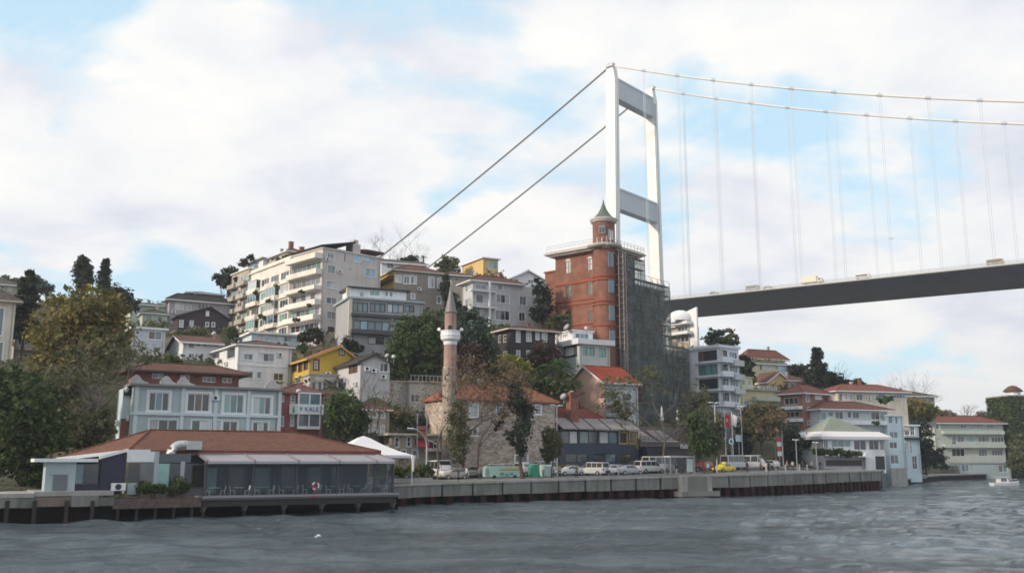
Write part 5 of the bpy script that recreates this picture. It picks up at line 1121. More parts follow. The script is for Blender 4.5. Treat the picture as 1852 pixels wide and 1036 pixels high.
for i, (xa, xb) in enumerate(((0.2, 3.3), (3.6, 7.2))):
    bb = MB(); bb.hexa([(xa, -.5, z2 + .6), (xb, -.5, z2 + .6), (xb - .2, 4.6, z2 + 2.6), (xa + .6, 4.6, z2 + 2.6)], [(xa, -.5, z2 + .72), (xb, -.5, z2 + .72), (xb - .2, 4.6, z2 + 2.72), (xa + .6, 4.6, z2 + 2.72)]); b.out(bb, 'awning', plain('awning_mauve', (.24, .215, .22), .85, var=.2))
bb = MB(); bb.box(-.1, b.wr, -.35, .0, z2 - .1, z2 + .55); b.out(bb, 'fascia', plain('fascia_grey', (.12, .115, .125), .6))
bb = MB(); bb.prism([(.1, z2 - .2), (3.9, z2 - 1.2), (3.6, z2 - 1.5), (.1, z2 - 1.6)], 'y', -2.2, -.02); b.out(bb, 'navy_canopy', plain('canopy_navy', (.02, .023, .04), .7))
u, z = b.mark('R', 'L', 462, 722); text_mesh('Baba', 1.05, 'lettering', plain('letter_white', (.75, .78, .82), .4), b.root, (u, -.38, z), (R(90), 0, 0))
bb = MB(); railing(bb, [(.2, .1), (b.wr - .1, .1)], z2 + .55, .9, .8, .03); b.out(bb, 'terrace_railing', DARKM)

# ================================================================== RIGHT-HAND HOUSES
AW = plaster('plaster_modern', (.68, .72, .78), .3)
b = Bld('modern_block', 'white modern apartment block with stacked glazed balconies right of the netting', 'apartment block', 1301, 192, 1240, 1337, 628, 808, AW, yaw=38)
zf = [b.face('L', 1280, zy('M', y))[1] for y in (920, 785, 665, 545, 425)]
for i in range(4):
    z0, z1 = zf[i] + .15, zf[i+1] - .45
    ua, ub = .5, b.face('L', zx('M', 396), 690)[0]
    b.win('L', (ua, ub, z0, z1), ('dark' if i != 2 else 'teal') if i else 'grey', 3, fr=DARKM)
    W3 = b.wr
    b.win('R', (.6, W3 * .42, z0 + .2, z1), 'dark', 2, fr=DARKM); b.win('R', (W3 * .52, W3 - .5, z0 + .7, z1 - .2), 'sky', 3)
    b.balcony('L', -.2, ub + .6, zf[i] + .05, .6, .25, mat=AW); b.balcony('R', -.2, W3 * .5, zf[i] + .05, 1.1, .9, mat=AW); b.balcony('R', W3 * .52, W3, zf[i] - .5, 1.4, .95, mat=plaster('plaster_modern_grey', (.50, .52, .55), .2))
b.walls().flat(.35, .6, AW); b.win
b2 = Bld('base', None, None, 1301, 190, 1262, 1335, 745, 812, plaster('plaster_mauvegrey', (.30, .29, .32), .3), yaw=38, root=b.root); b2.wins('L', '', [(1268, 752, 1292, 772, 'grey', 2)]); b2.wins('R', '', [(1306, 752, 1314, 792, 'dark'), (1320, 752, 1330, 792, 'grey', 1)]); b2.walls()
b = Bld('fin_house', 'house with tall white fin wall and curved white terraces above the modern block', 'house', 1246, 211, 1208, 1264, 588, 640, P_BEIGE, yaw=38)
b.wins('L', 'M', [(205, 320, 325, 370, 'dark', 3), (215, 235, 300, 280, 'grey', 3)]); b.walls()
bb = MB(); u, z = b.mark('R', 'M', 335, 95); bb.hexa([(.2, -2.2, -6), (.6, -2.2, -6), (.6, 4.2, -6), (.2, 4.2, -6)], [(.2, -2.2, z + .3), (.6, -2.2, z + .3), (.6, 4.2, z - 1.2), (.2, 4.2, z - 1.2)]); b.out(bb, 'fin_wall', P_WHITE)
for yy, ext in ((215, 1.6), (300, .8)): z = b.face('L', 1230, zy('M', yy))[1]; bb = MB(); bb.box(-1.6, .19, -1.0, b.wl + ext, z - .35, z + .3); b.out(bb, 'terrace_slab', P_WHITE)
bb = MB(); n = 9; r_ = 3.2; zz = b.face('L', 1232, zy('M', 205))[1] + .3
bb.lathe([(r_ * math.cos(t), zz + r_ * .8 * math.sin(t)) for t in np.linspace(0, 1.5, 7)], 20, .1, b.wl * .4, R(90), R(270)); b.out(bb, 'dome_canopy', P_WHITE)
b = Bld('lemon_block', 'pale lemon block with teal balcony roofs right of the white modern block', 'house', 1340, 219, 1328, 1407, 705, 806, P_LEMON, yaw=28, depth=9)
b.grid('R', 4, b.face('R', 1370, 738)[1], 1.6, 1, 3, .55, seed=8); b.grid('R', 4, b.face('R', 1370, 765)[1], 1.6, 1, 3, .55, seed=9); b.grid('R', 4, b.face('R', 1370, 790)[1], 1.8, 1, 3, .6, seed=19, kinds=('dark',))
for yy in (724, 752): z = b.face('R', 1380, yy)[1]; b.balcony('R', b.wr * .3, b.wr, z, 1.4, .8, mat=P_MINT)
b.walls().flat(.6, .3, plaster('teal_slab', (.30, .40, .38), .3))
b2 = Bld('upper', None, None, 1340, 222, 1335, 1361, 682, 706, P_LEMON, yaw=28, depth=6, root=b.root); b2.wins('R', '', [(1343, 687, 1348, 696, 'grey'), (1353, 688, 1358, 697, 'sky')]); b2.walls().flat(.3, .2, P_LEMON)
bb = MB(); railing(bb, [(4, .2), (b.wr, .2)], b.h + .3, .9, .7); b.out(bb, 'terrace_railing', WHITE)
b = Bld('red_roof_villa', 'villa with red hipped roof and white walls at the top of the right slope', 'house', 1352, 264, 1338, 1420, 649, 672, P_CREAM, yaw=24, depth=10)
b.wins('R', 'N', [(125, 250, 155, 285, 'dark'), (195, 252, 250, 288, 'white', 2), (260, 240, 282, 280, 'brown'), (455, 250, 510, 285, 'sky', 2)]); b.walls().hip(3.0, 1.0, T_RED)
b = Bld('terrace_villa', 'yellow and pale blue terraced villa below the red hipped roof', 'house', 1360, 248, 1356, 1443, 658, 690, P_LEMON, yaw=24, depth=9)
b.wins('R', 'N', [(280, 310, 305, 360, 'dark'), (310, 305, 400, 350, 'white', 3), (430, 310, 520, 350, 'sky', 4), (540, 315, 625, 355, 'white', 3)]); b.band('R', .5, b.h - .2, .05, P_PALEBLUE, 'blue_render', u0=b.wr * .55); b.walls().flat(.5, .3, P_WHITE)
b = Bld('peach_house', 'peach gabled house between the lemon block and the brick-red house', 'house', 1388, 238, 1385, 1430, 690, 720, P_PEACH, yaw=24, depth=7)
b.wins('R', 'N', [(402, 462, 420, 480, 'dark'), (462, 460, 482, 480, 'dark'), (495, 505, 560, 545, 'white', 2)]); b.walls().gable(2.4, .5, 'y', T_BROWN)
b = Bld('brown_roof_house', 'small house with brown tiled roof beside the tall conifer', 'house', 1424, 240, 1420, 1462, 689, 706, P_BEIGE, yaw=20, depth=7)
b.wins('R', '', [(1430, 691, 1437, 700, 'dark'), (1446, 692, 1453, 700, 'dark')]); b.walls().hip(1.8, .7, T_BROWN)
b = Bld('brickred_house', 'tall brick-red house with white rounded balconies and red hipped roof', 'house', 1452, 206, 1412, 1500, 712, 806, plaster('plaster_brickred', (.30, .16, .13), .35), yaw=36)
b.wins('R', 'N', [(712, 575, 742, 652, 'brown', 1), (800, 590, 860, 630, 'white', 2), (726, 705, 748, 742, 'dark'), (730, 830, 752, 870, 'dark'), (850, 700, 900, 740, 'grey')], surround=.1)
b.wins('L', 'N', [(510, 615, 640, 680, 'dark', 3), (520, 745, 650, 800, 'dark', 3), (530, 860, 650, 910, 'dark', 3)])
for yy in (720, 835, 955): z = b.face('L', 1430, zy('N', yy))[1]; b.balcony('L', .1, b.wl - .2, z, 1.3, .5, mat=P_WHITE)
b.walls().hip(2.3, 1.0, T_RED)
b = Bld('long_villa', 'long cream villa with red roof high behind the waterside white house', 'house', 1515, 224, 1512, 1640, 708, 745, P_CREAM, yaw=16, depth=9)
b.wins('R', 'O', [(335, 220, 365, 280, 'dark'), (380, 215, 440, 270, 'white', 3), (470, 225, 520, 275, 'dark', 2), (620, 220, 690, 270, 'sky', 3), (760, 230, 850, 260, 'grey', 4)]); b.walls().hip(2.2, .9, T_RED, caps=True)
b.chimney(9, 4, b.h + 1.2, b.h + 3.6, .7, BRICK2)
b = Bld('waterside_white_house', 'white waterside house with red roof and long balcony behind the green pavilion', 'house', 1484, 204, 1476, 1606, 741, 845, plaster('plaster_whiteblue', (.58, .62, .66), .25), yaw=20, depth=9)
b.wins('R', 'O', [(146, 362, 186, 430, 'sky', 1), (200, 362, 236, 430, 'sky', 1), (250, 362, 290, 420, 'sky', 1), (305, 362, 366, 422, 'grey', 2), (400, 362, 432, 412, 'dark', 1), (442, 364, 492, 418, 'dark', 2), (585, 365, 650, 425, 'dark', 2), (662, 365, 715, 425, 'teal', 2)], surround=.12)
z = b.face('R', 1540, zy('O', 458))[1]; b.balcony('R', -.4, b.wr + .3, z, 1.5, .75, mat=P_WHITE)
b.grid('R', 6, z - 3.0, 1.6, 1, 3, .5, seed=11); b.walls().hip(2.2, 1.2, T_RED)
b2 = Bld('blue_wing', None, None, 1606, 208, 1600, 1634, 752, 858, P_PALEBLUE, yaw=20, depth=8, root=b.root); b2.wins('R', 'O', [(772, 390, 795, 460, 'sky', 1), (735, 700, 800, 770, 'grey', 2), (720, 400, 755, 455, 'sky', 1), (730, 520, 795, 570, 'sky', 2), (725, 600, 790, 650, 'dark', 2)]); b2.walls().flat(.25, .3, WHITE); b2.band('R', -4, b2.face('R', 1620, 846)[1], .15, CONC, 'stone_base'); b2.wins
# pavilion with the green pyramid roof
b = Bld('pavilion', 'waterside pavilion with pale green pyramid roof and white awning band', 'pavilion', 1489, 191, 1484, 1600, 794, 846, P_WHITE, yaw=18, depth=9, sink=1.0)
b.wins('R', 'O', [(160, 582, 250, 655, 'grey', 2), (275, 582, 425, 640, 'teal', 3), (450, 582, 548, 662, 'dark', 2), (568, 582, 645, 662, 'dark', 2), (655, 582, 735, 665, 'dark', 2)])
b.wins('R', 'O', [(580, 710, 650, 800, 'white', 2)])
b.walls()
bb = MB(); W3, D3, z = b.wr, b.wl, b.h
o1, o2 = 1.0, 0.2; bb.hexa([(-o1, -o1, z), (W3 + o1, -o1, z), (W3 + o1, D3 + o1, z), (-o1, D3 + o1, z)], [(-o1, -o1, z + .55), (W3 + o1, -o1, z + .55), (W3 + o1, D3 + o1, z + .55), (-o1, D3 + o1, z + .55)])
bb.hexa([(-o1, -o1, z + .551), (W3 + o1, -o1, z + .551), (W3 + o1, D3 + o1, z + .551), (-o1, D3 + o1, z + .551)], [(.6, .6, z + 1.6), (W3 - .6, .6, z + 1.6), (W3 - .6, D3 - .6, z + 1.6), (.6, D3 - .6, z + 1.6)]); b.out(bb, 'awning_band', plain('awning_white', (.66, .65, .67), .7))
ua = b.face('R', 1492, 776)[0]; ub = b.face('R', 1583, 776)[0]; um = b.face('R', 1530, 776)[0]; zp = b.face('R', 1531, 753)[1] + .35
bb = MB(); bb.add([(ua, .8, z + 1.55), (ub, .8, z + 1.55), (ub, D3 - .8, z + 1.55), (ua, D3 - .8, z + 1.55), (um, D3 / 2, zp)], [(0,1,4), (1,2,4), (2,3,4), (3,0,4)]); b.out(bb, 'roof', tiles('tiles_palegreen', (.33, .38, .31), (.25, .29, .24)))
zt3 = b.face('R', 1500, zy('O', 705))[1]; bb = MB(); b.fbox(bb, 'R', .2, W3 * .62, zt3 - .3, zt3, 0, 3.0); b.out(bb, 'terrace_slab', WHITE)
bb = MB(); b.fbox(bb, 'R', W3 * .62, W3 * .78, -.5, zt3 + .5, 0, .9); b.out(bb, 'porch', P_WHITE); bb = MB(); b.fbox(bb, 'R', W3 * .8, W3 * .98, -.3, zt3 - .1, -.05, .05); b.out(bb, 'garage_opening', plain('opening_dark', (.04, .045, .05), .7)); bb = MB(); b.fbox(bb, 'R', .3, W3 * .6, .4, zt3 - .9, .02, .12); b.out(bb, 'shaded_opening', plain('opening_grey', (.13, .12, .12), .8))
b = Bld('row_house', 'long low house with dark roofs stepping down right of the long villa', 'house', 1606, 262, 1604, 1690, 717, 745, P_GREY, yaw=10, depth=8)
b.grid('R', 7, 1.2, 1.3, 1, 3, .5, seed=31); b.walls().hip(1.8, .8, T_GREY)
b = Bld('slope_house', 'grey concrete house with open balcony between brick-red house and long villa', 'house', 1486, 226, 1484, 1516, 718, 750, P_GREY, yaw=20, depth=7)
b.grid('R', 3, 1.0, 1.6, 2, 3, .5, seed=33); b.balcony('R', .2, b.wr - .2, 3.6, 1.2, .9, open_rail=True); b.walls().flat(.4, .3, CONC)
b = Bld('ridge_villa', 'small red-roofed villa on the skyline behind the reddish dark tree', 'house', 1528, 268, 1526, 1566, 706, 722, P_CREAM, yaw=15, depth=7)
b.grid('R', 3, .8, 1.3, 1, 3, .45, seed=41); b.walls().hip(1.6, .7, T_RED)
b = Bld('ridge_villa', 'white cottage with grey roof on the skyline left of the tall conifer', 'house', 1428, 274, 1426, 1462, 668, 682, P_WHITE, yaw=15, depth=7)
b.grid('R', 3, .8, 1.3, 1, 3, .45, seed=43); b.walls().hip(1.5, .7, T_GREY)
b = Bld('narrow_house', 'narrow pale blue house with dark balcony line at the end of the quay', 'house', 1636, 229, 1632, 1662, 770, 848, P_PALEBLUE, yaw=14, depth=8, sink=3)
b.wins('R', 'O', [(846, 478, 884, 548, 'dark', 2, 2), (890, 478, 925, 548, 'dark', 2, 2), (888, 602, 905, 690, 'dark'), (906, 708, 945, 812, 'dark', 2, 2), (850, 605, 878, 660, 'white')], surround=.12)
z = b.face('R', 1646, zy('O', 575))[1]; b.balcony('R', -.2, b.wr + .2, z, .8, .35, mat=DARKM); b.walls().flat(.3, .35, WHITE)
# far mansion
b = Bld('far_mansion', 'long pale green waterside mansion with red tiled roof at the far right', 'mansion', 1690, 308, 1660, 1815, 766, 846, plaster('plaster_farmint', (.46, .52, .48), .3), yaw=8, depth=14)
b.wins('R', 'P', [(525, 552, 560, 630, 'dark', 1, 2), (568, 552, 620, 600, 'grey', 2), (640, 552, 712, 600, 'teal', 3), (730, 552, 815, 600, 'grey', 3), (835, 562, 930, 602, 'dark', 4), (525, 652, 625, 712, 'dark', 3), (735, 655, 800, 712, 'dark', 3), (838, 660, 922, 706, 'dark', 4), (400, 462, 440, 500, 'dark', 2), (590, 455, 640, 490, 'grey', 2), (700, 460, 760, 492, 'sky', 3), (800, 465, 850, 495, 'grey', 2)])
b.wins('L', 'P', [(300, 460, 330, 510, 'dark', 2), (385, 560, 460, 600, 'white', 3)])
for yy in (535, 640): z = b.face('R', 1760, zy('P', yy))[1]; b.balcony('R', b.wr * .1, b.wr - .5, z, 1.4, .9, mat=plaster('plaster_farmint', (0, 0, 0)))
b.walls().hip(2.6, 1.2, T_RED)
b = Bld('boat_house', 'low pale blue boathouse in front of the far mansion', 'boathouse', 1733, 302, 1733, 1828, 838, 858, P_BLUEGREY, yaw=5, depth=5, sink=2)
b.wins('R', 'P', [(600, 775, 660, 830, 'sky', 2), (890, 780, 960, 835, 'grey', 2)]); b.walls().flat(.2, .3, CONC)
b = Bld('stone_yard', 'low stone garden wall with lamp posts left of the boathouse', 'wall', 1693, 300, 1690, 1732, 842, 862, masonry('yard_stone', (.24, .20, .19), (.18, .15, .14), (.12, .10, .10), .9, .4, .8), yaw=5, depth=2, sink=2); b.walls().flat(.1, .15, CONC)
# ivy tower at the right edge
IVYB = plain('ivy_dark', (.018, .035, .014), .9, var=.5, scale=1.5)
b = Bld('ivy_tower', 'square tower overgrown with ivy and topped by a small domed cupola', 'tower', 1826, 310, 1826, 1900, 716, 850, IVYB, yaw=5, depth=12); b.walls().flat(.3, .4, CONC)
cp = b.face('R', 1843, 716); x, z = cp[0], b.h + .4
bb = MB(); bb.lathe([(2.2, z), (2.2, z + 1.2)], 12, x, 3); b.out(bb, 'cupola_drum', P_WHITE)
bb = MB(); bb.lathe([(3.0, z + 1.2), (3.0, z + 1.5), (2.2, z + 2.3), (1.2, z + 3.0), (.2, z + 3.3)], 14, x, 3); b.out(bb, 'cupola_roof', T_BROWN)

# ================================================================== WATERSIDE VILLA (left)
P_TRIM = plaster('trim_white_blueshade', (.62, .70, .77), .25)  # white trim tinted blue, sky-lit shade put into the colour
b = Bld('waterside_villa', 'grey-green waterside villa with white framed windows behind the red-roofed restaurant', 'villa', 241, 119, 232, 506, 697, 800, P_SAGE, yaw=31, depth=9, sink=3)
b.wins('R', 'B', [(372, 327, 545, 485, ('dark', 'sky', 'dark'), 3), (700, 337, 890, 490, ('dark', 'brown', 'dark'), 3), (1010, 347, 1180, 505, ('teal', 'teal', 'sky'), 3), (1260, 367, 1412, 515, ('white', 'teal', 'grey'), 3)], fr=WHITE, fw=.11, surround=.3)
b.wins('R', 'B', [(372, 557, 618, 645, ('white', 'dark', 'dark'), 3), (735, 562, 882, 655, ('green', 'white'), 2), (905, 566, 985, 655, 'white', 1), (1000, 570, 1130, 660, ('dark', 'brown'), 2), (1256, 578, 1392, 660, ('dark', 'white', 'dark'), 3)], fr=WHITE, fw=.11, surround=.12)
for k_ in (245, 640, 925, 1205, 1470):
    u = b.face('R', zx('B', k_), 740)[0]; bb = MB(); b.fbox(bb, 'R', max(u, .0), max(u, 0) + .45, -3, b.h - .01, -.02, .16); b.out(bb, 'pilaster', P_TRIM)
z0, z1 = b.face('R', 370, zy('B', 530))[1], b.face('R', 370, zy('B', 508))[1]; b.band('R', z0, z1, .22, P_TRIM)
b.walls().flat(.55, .28, plaster('cornice_grey', (.25, .245, .25), .4)); b.flat(.35, -.35, P_TRIM, 'frieze', z=b.h - .003) if False else None
p2 = Bld('penthouse', None, None, 244, 122, 232, 432, 672, 693, BRICK2, yaw=31, depth=6, root=b.root)
p2.wins('R', 'B', [(400, 165, 500, 210, 'dark', 2), (640, 180, 720, 225, 'dark', 2), (830, 195, 940, 240, 'dark', 3), (1000, 205, 1080, 245, 'brown', 2)]); p2.walls().hip(1.5, 1.3, T_BROWN, fascia=plain('fascia_brown', (.07, .04, .035), .6))
for xa in (290, 545, 690, 1430):
    u = b.face('R', zx('B', xa), 690)[0]; z = b.h + .28; bb = MB(); n = 10
    bb.prism([(u - 1.1, z)] + [(u - 1.1 + 2.2 * i / n, z + .15 + .95 * math.exp(-((i / n - .35) / .3) ** 2)) for i in range(n + 1)] + [(u + 1.1, z)], 'y', -.2, .02); b.out(bb, 'scroll_parapet', plaster('parapet_offwhite', (.50, .49, .50), .4))
# side porch with brick base, pale blue upper part, lamp
pr = Bld('porch', None, None, 222, 120, 214, 239, 702, 800, P_PALEBLUE, yaw=31, depth=3, root=b.root); pr.walls(); pr.band('R', -3, pr.face('R', 230, 757)[1], .08, BRICK2, 'brick_base'); bb = MB(); u, z = pr.mark('R', 'B', 180, 300); bb.lathe([(.1, z - .4), (.32, z), (.1, z + .35)], 10, u, -.3); pr.out(bb, 'lamp', WHITE); bb = MB(); pr.fbox(bb, 'R', .1, pr.wr - .1, pr.h - .9, pr.h + .3, 0, .25); pr.out(bb, 'dark_box', BLACK)

# ================================================================== WATERSIDE RESTAURANT (left foreground)
F = Bld('seaside_restaurant', 'seaside restaurant with red tiled roof, white awnings and glass front over the water', 'restaurant', 372, 92, 372, 711, 838.5, 897, NAVY, yaw=31, depth=8)
root = F.root
def lp_(px, py, yl):
    """pixel -> local (x, z) on the plane y = yl of the restaurant"""
    r = ray(px, py); c = F.c + F.vd * yl; t = (c - CAM).dot(F.vd) / r.dot(F.vd); p = CAM + r * t - F.c
    return p.dot(F.d), p.z
W3 = F.wr; hA = F.h
posts = [F.face('R', px, 865)[0] for px in (372, 457, 536, 610, 677.6, 711)]
posts[0] = 0.0; posts[-1] = W3
WOOD = plain('deck_wood', (.12, .085, .075), .8, var=.3, scale=2); TAUPE = plain('taupe_metal', (.20, .19, .20), .5); AWN = plain('awning_cloth', (.29, .28, .30), .8, var=.15)
xL = lp_(200, 890, 0)[0]
bb = MB(); bb.box(-.3, W3 + .3, -.7, 9, -.35, 0); bb.build('deck', plain('deck_grey', (.16, .155, .165), .7, var=.2), root)
bb = MB(); bb.box(-.35, W3 + .35, -.86, -.71, -.16, .02); bb.build('deck_edge', plain('deck_edge_paint', (.26, .255, .28), .6), root)
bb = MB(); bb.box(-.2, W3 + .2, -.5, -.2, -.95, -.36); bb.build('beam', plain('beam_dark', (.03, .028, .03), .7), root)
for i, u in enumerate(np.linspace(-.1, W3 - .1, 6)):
    bb = MB(); bb.tube([(u, -.35, -.5), (u, -.35, -4)], .16, 6); bb.build('pier', plain('pier_shaded', (.035, .03, .03), .9, var=.4), root)  # piers painted near-black to carry the shade under the deck
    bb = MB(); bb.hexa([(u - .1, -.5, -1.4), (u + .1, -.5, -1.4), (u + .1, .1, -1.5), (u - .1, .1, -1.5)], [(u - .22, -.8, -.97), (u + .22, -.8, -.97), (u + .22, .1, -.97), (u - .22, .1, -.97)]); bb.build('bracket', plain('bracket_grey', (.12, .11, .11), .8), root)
for u in posts: bb = MB(); bb.box(u - .1, u + .1, -.1, .1, .0, hA + .05); bb.build('post', plain('post_navy', (.05, .055, .075), .5), root)
SEAGLASS = clear_glass('terrace_glass', (.05, .08, .10), .22)
for a, c in zip(posts[:-1], posts[1:]):
    n_ = max(1, round((c - a) / 1.9))
    for i in range(n_):
        bb = MB(); x0 = a + .1 + (c - a - .2) * i / n_; x1 = a + .1 + (c - a - .2) * (i + 1) / n_ - .02; bb.box(x0, x1, -.02, .0, .04, hA - .02); bb.build('glass_pane', SEAGLASS, root)
bb = MB(); bb.box(-.1, W3 + .1, -.12, .12, hA - .02, hA + .16); bb.build('head_beam', TAUPE, root)
bb = MB(); bb.box(-.1, W3 + .1, -.09, .09, .0, .06); bb.build('sill_rail', TAUPE, root)
n_ = 7
for i in range(n_):
    bb = MB(); x0 = W3 - .02 ; y0 = .1 + i * 4.6 / n_; bb.box(x0 - .02, x0, y0, y0 + 4.6 / n_ - .03, .04, hA); bb.build('glass_pane', SEAGLASS, root)
yE = 3.6; zE = lp_(500, 816, yE)[1]; zTop = lp_(500, 822, yE - .3)[1]
for a, c in zip(posts[:-1], posts[1:]):
    bb = MB(); bb.hexa([(a + .09, -.5, hA + .17), (c - .09, -.5, hA + .17), (c - .09, yE - .3, zTop - .05), (a + .09, yE - .3, zTop - .05)], [(a + .09, -.5, hA + .24), (c - .09, -.5, hA + .24), (c - .09, yE - .3, zTop + .02), (a + .09, yE - .3, zTop + .02)]); an = bb.build('awning', AWN, root)
    bb = MB(); bb.box(a + .05, c - .05, -.62, -.5, hA + .02, hA + .26); bb.build('awning_valance', plain('valance', (.38, .39, .42), .7), an)
for u in posts: bb = MB(); bb.hexa([(u - .08, -.55, hA + .16), (u + .08, -.55, hA + .16), (u + .08, yE, zTop - .05), (u - .08, yE, zTop - .05)], [(u - .08, -.55, hA + .36), (u + .08, -.55, hA + .36), (u + .08, yE, zTop + .16), (u - .08, yE, zTop + .16)]); bb.build('rafter', plain('rafter_mauve', (.20, .165, .18), .6), root)
# inner hall walls
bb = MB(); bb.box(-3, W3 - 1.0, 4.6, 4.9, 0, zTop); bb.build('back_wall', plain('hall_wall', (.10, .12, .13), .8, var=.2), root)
for i in range(6): bb = MB(); x0 = .6 + i * (W3 - 3) / 6; bb.box(x0, x0 + 1.6, 4.52, 4.59, .1, 2.6); bb.build('hall_window', GL['grey' if i % 2 else 'teal'], root)
# roof
RF = tiles('tiles_restaurant', (.215, .095, .062), (.13, .06, .045))
yR = 8.0
xa, zr_ = lp_(272, 777, yR); xb, _ = lp_(529, 781, yR)
FLx, FLz = lp_(232, 813, yE); FRx, FRz = lp_(690, 816, yE - .3)
zE = (FLz + FRz) / 2; BLx, BLz = lp_(100, 828, 8.5)
V_ = [(FLx, yE, zE), (FRx, yE - .2, zE), (FRx + 1.0, 13, zE), (BLx, 12.5, BLz), (BLx - .2, 6.2, BLz), (xa, yR, zr_), (xb, yR, zr_)]
bb = MB(); bb.add(V_, [(0, 1, 6, 5), (1, 2, 6), (2, 3, 5, 6), (3, 4, 5), (4, 0, 5)]); ro = bb.build('roof', RF, root)
bb = MB(); bb.add([(x, y, z - .22) for x, y, z in V_[:5]], [(4, 3, 2, 1, 0)]); bb.add([V_[0], V_[1], (V_[1][0], V_[1][1], V_[1][2] - .35), (V_[0][0], V_[0][1], V_[0][2] - .35)], [(0, 1, 2, 3)]); bb.build('fascia', plain('fascia_maroon', (.14, .045, .045), .7), ro)
bb = MB(); P5 = [V_[4], V_[0], (lp_(272, 813, yE)[0], yE, zE)]
for p, q in zip(P5[:-1], P5[1:]): bb.hexa([(p[0], p[1] - .12, p[2] - .28), (q[0], q[1] - .12, q[2] - .28), (q[0], q[1] - .02, q[2] - .28), (p[0], p[1] - .02, p[2] - .28)], [(p[0], p[1] - .12, p[2] + .04), (q[0], q[1] - .12, q[2] + .04), (q[0], q[1] - .02, q[2] + .04), (p[0], p[1] - .02, p[2] + .04)])
bb.build('white_fascia', WHITE, ro)
bb = MB(); 
for p, q in ((V_[5], V_[6]), (V_[0], V_[5]), (V_[1], V_[6]), (V_[4], V_[5])): bb.tube([p, q], .12, 6)
bb.build('ridge_cap', RF, ro)
# sheet roof strip between awnings and tiles
bb = MB(); bb.hexa([(-.8, yE - .35, zTop - .1), (W3 - .6, yE - .35, zTop - .1), (W3 - .6, yE + .3, zE - .2), (-.8, yE + .3, zE - .2)], [(-.8, yE - .35, zTop + .05), (W3 - .6, yE - .35, zTop + .05), (W3 - .6, yE + .3, zE - .05), (-.8, yE + .3, zE - .05)]); bb.build('flashing', plain('flashing_mauve', (.18, .09, .09), .6), ro)
# left wing
yw = .9
def wall_piece(name, px0, px1, py0, py1, mat, dep=.25, yl=yw, parent=None):
    x0, z1 = lp_(px0, py0, yl); x1, z0 = lp_(px1, py1, yl); bb = MB(); bb.box(x0, x1, yl, yl + dep, z0, z1); return bb.build(name, mat, parent or root), (x0, x1, z0, z1)
NAVYD = plain('navy_dark', (.022, .024, .05), .5, var=.2)
nw, _ = wall_piece('navy_wall', 134, 179, 831, 893, NAVYD, .3, yw + .3)
yq = yw + .3; qa = lp_(179.5, 829, yq); qb = lp_(229.5, 815, yq); qc = lp_(229.5, 893, yq); bb = MB(); bb.prism([(qa[0], qc[1]), (qb[0], qc[1]), (qb[0], qb[1]), qa], 'y', yq, yq + .3); bb.build('navy_gable', NAVYD, root)
bb = MB(); bb.prism([(qa[0], qa[1] - .05), (qb[0] + .1, qb[1] - .05), (qb[0] + .1, qb[1] + .22), (qa[0], qa[1] + .22)], 'y', yq - .2, yq + .1); bb.build('sloping_fascia', WHITE, root)
fr_, rr_ = wall_piece('window', 137, 176, 838, 875, plain('frame_grey', (.12, .13, .15), .5), .1, yw + .15, nw)
for i in range(3): a, c = 138 + i * 13, 149.5 + i * 13; wall_piece('pane', a, c, 839.5, 873.5, GL['sky' if i == 0 else 'dark'], .05, yw + .08, nw)
wall_piece('shutter_box', 231, 280, 816, 835, WHITE, .3); wall_piece('glass_door', 233, 252, 837, 871, GL['dark'], .12); wall_piece('glass_door', 253, 279, 837, 892, GL['grey'], .12); wall_piece('post', 280.5, 283.5, 816, 896, plain('post_pale', (.36, .40, .42), .5), .2, yw - .1)
wall_piece('glass_door', 285, 306, 838, 892, GL['teal'], .1); wall_piece('glass_door', 307, 327, 838, 892, GL['dark'], .1); wall_piece('fascia_panel', 281, 345, 820, 836, plain('fascia_slate', (.10, .12, .14), .6), .3, yw + .05); wall_piece('post', 327.5, 331, 834, 896, plain('post_pale', (0, 0, 0)), .2, yw - .1); wall_piece('low_wall', 231, 281, 873, 893, P_BLUEGREY, .2, yw - .05)
wall_piece('doorway', 349, 369, 841, 880, BLACK, .1, yw + 1.6); wall_piece('side_wall', 331, 373, 838, 897, plain('side_slate', (.14, .16, .18), .6), .2, yw + 1.8)
cb2, _ = wall_piece('cabin', 84, 134, 835, 894, P_BLUEGREY, 2.2, yw - .2); wall_piece('roller_door', 97, 120, 858, 890, plain('shutter_grey', (.13, .15, .17), .5), .06, yw - .27, cb2); wall_piece('door_frame', 90, 122, 850, 857.5, P_BLUEGREY, .06, yw - .27, cb2)  # white cabin, its shade painted in as blue-grey plaster
x0, z0 = lp_(62, 835, yw - .6); x1, z1 = lp_(178, 829, yw - .6); bb = MB(); bb.box(x0, x1, yw - .6, yw + 3, z0, z0 + .3); bb.build('white_canopy', WHITE, root)
# side deck with planters
x0, zt0 = lp_(205, 893, -.3); x1, _ = lp_(360, 897, -.3)
bb = MB(); bb.box(x0, -.35, -.6, 6, -.95, -.12); bb.build('side_deck', plain('side_deck_brown', (.10, .075, .068), .8, var=.4), root)
for i in range(5): u = x0 + (0 - x0) * (i + .3) / 5; bb = MB(); bb.tube([(u, -.2, -.9), (u, -.2, -4)], .15, 6); bb.build('pier', plain('pier_shaded', (0, 0, 0)), root)
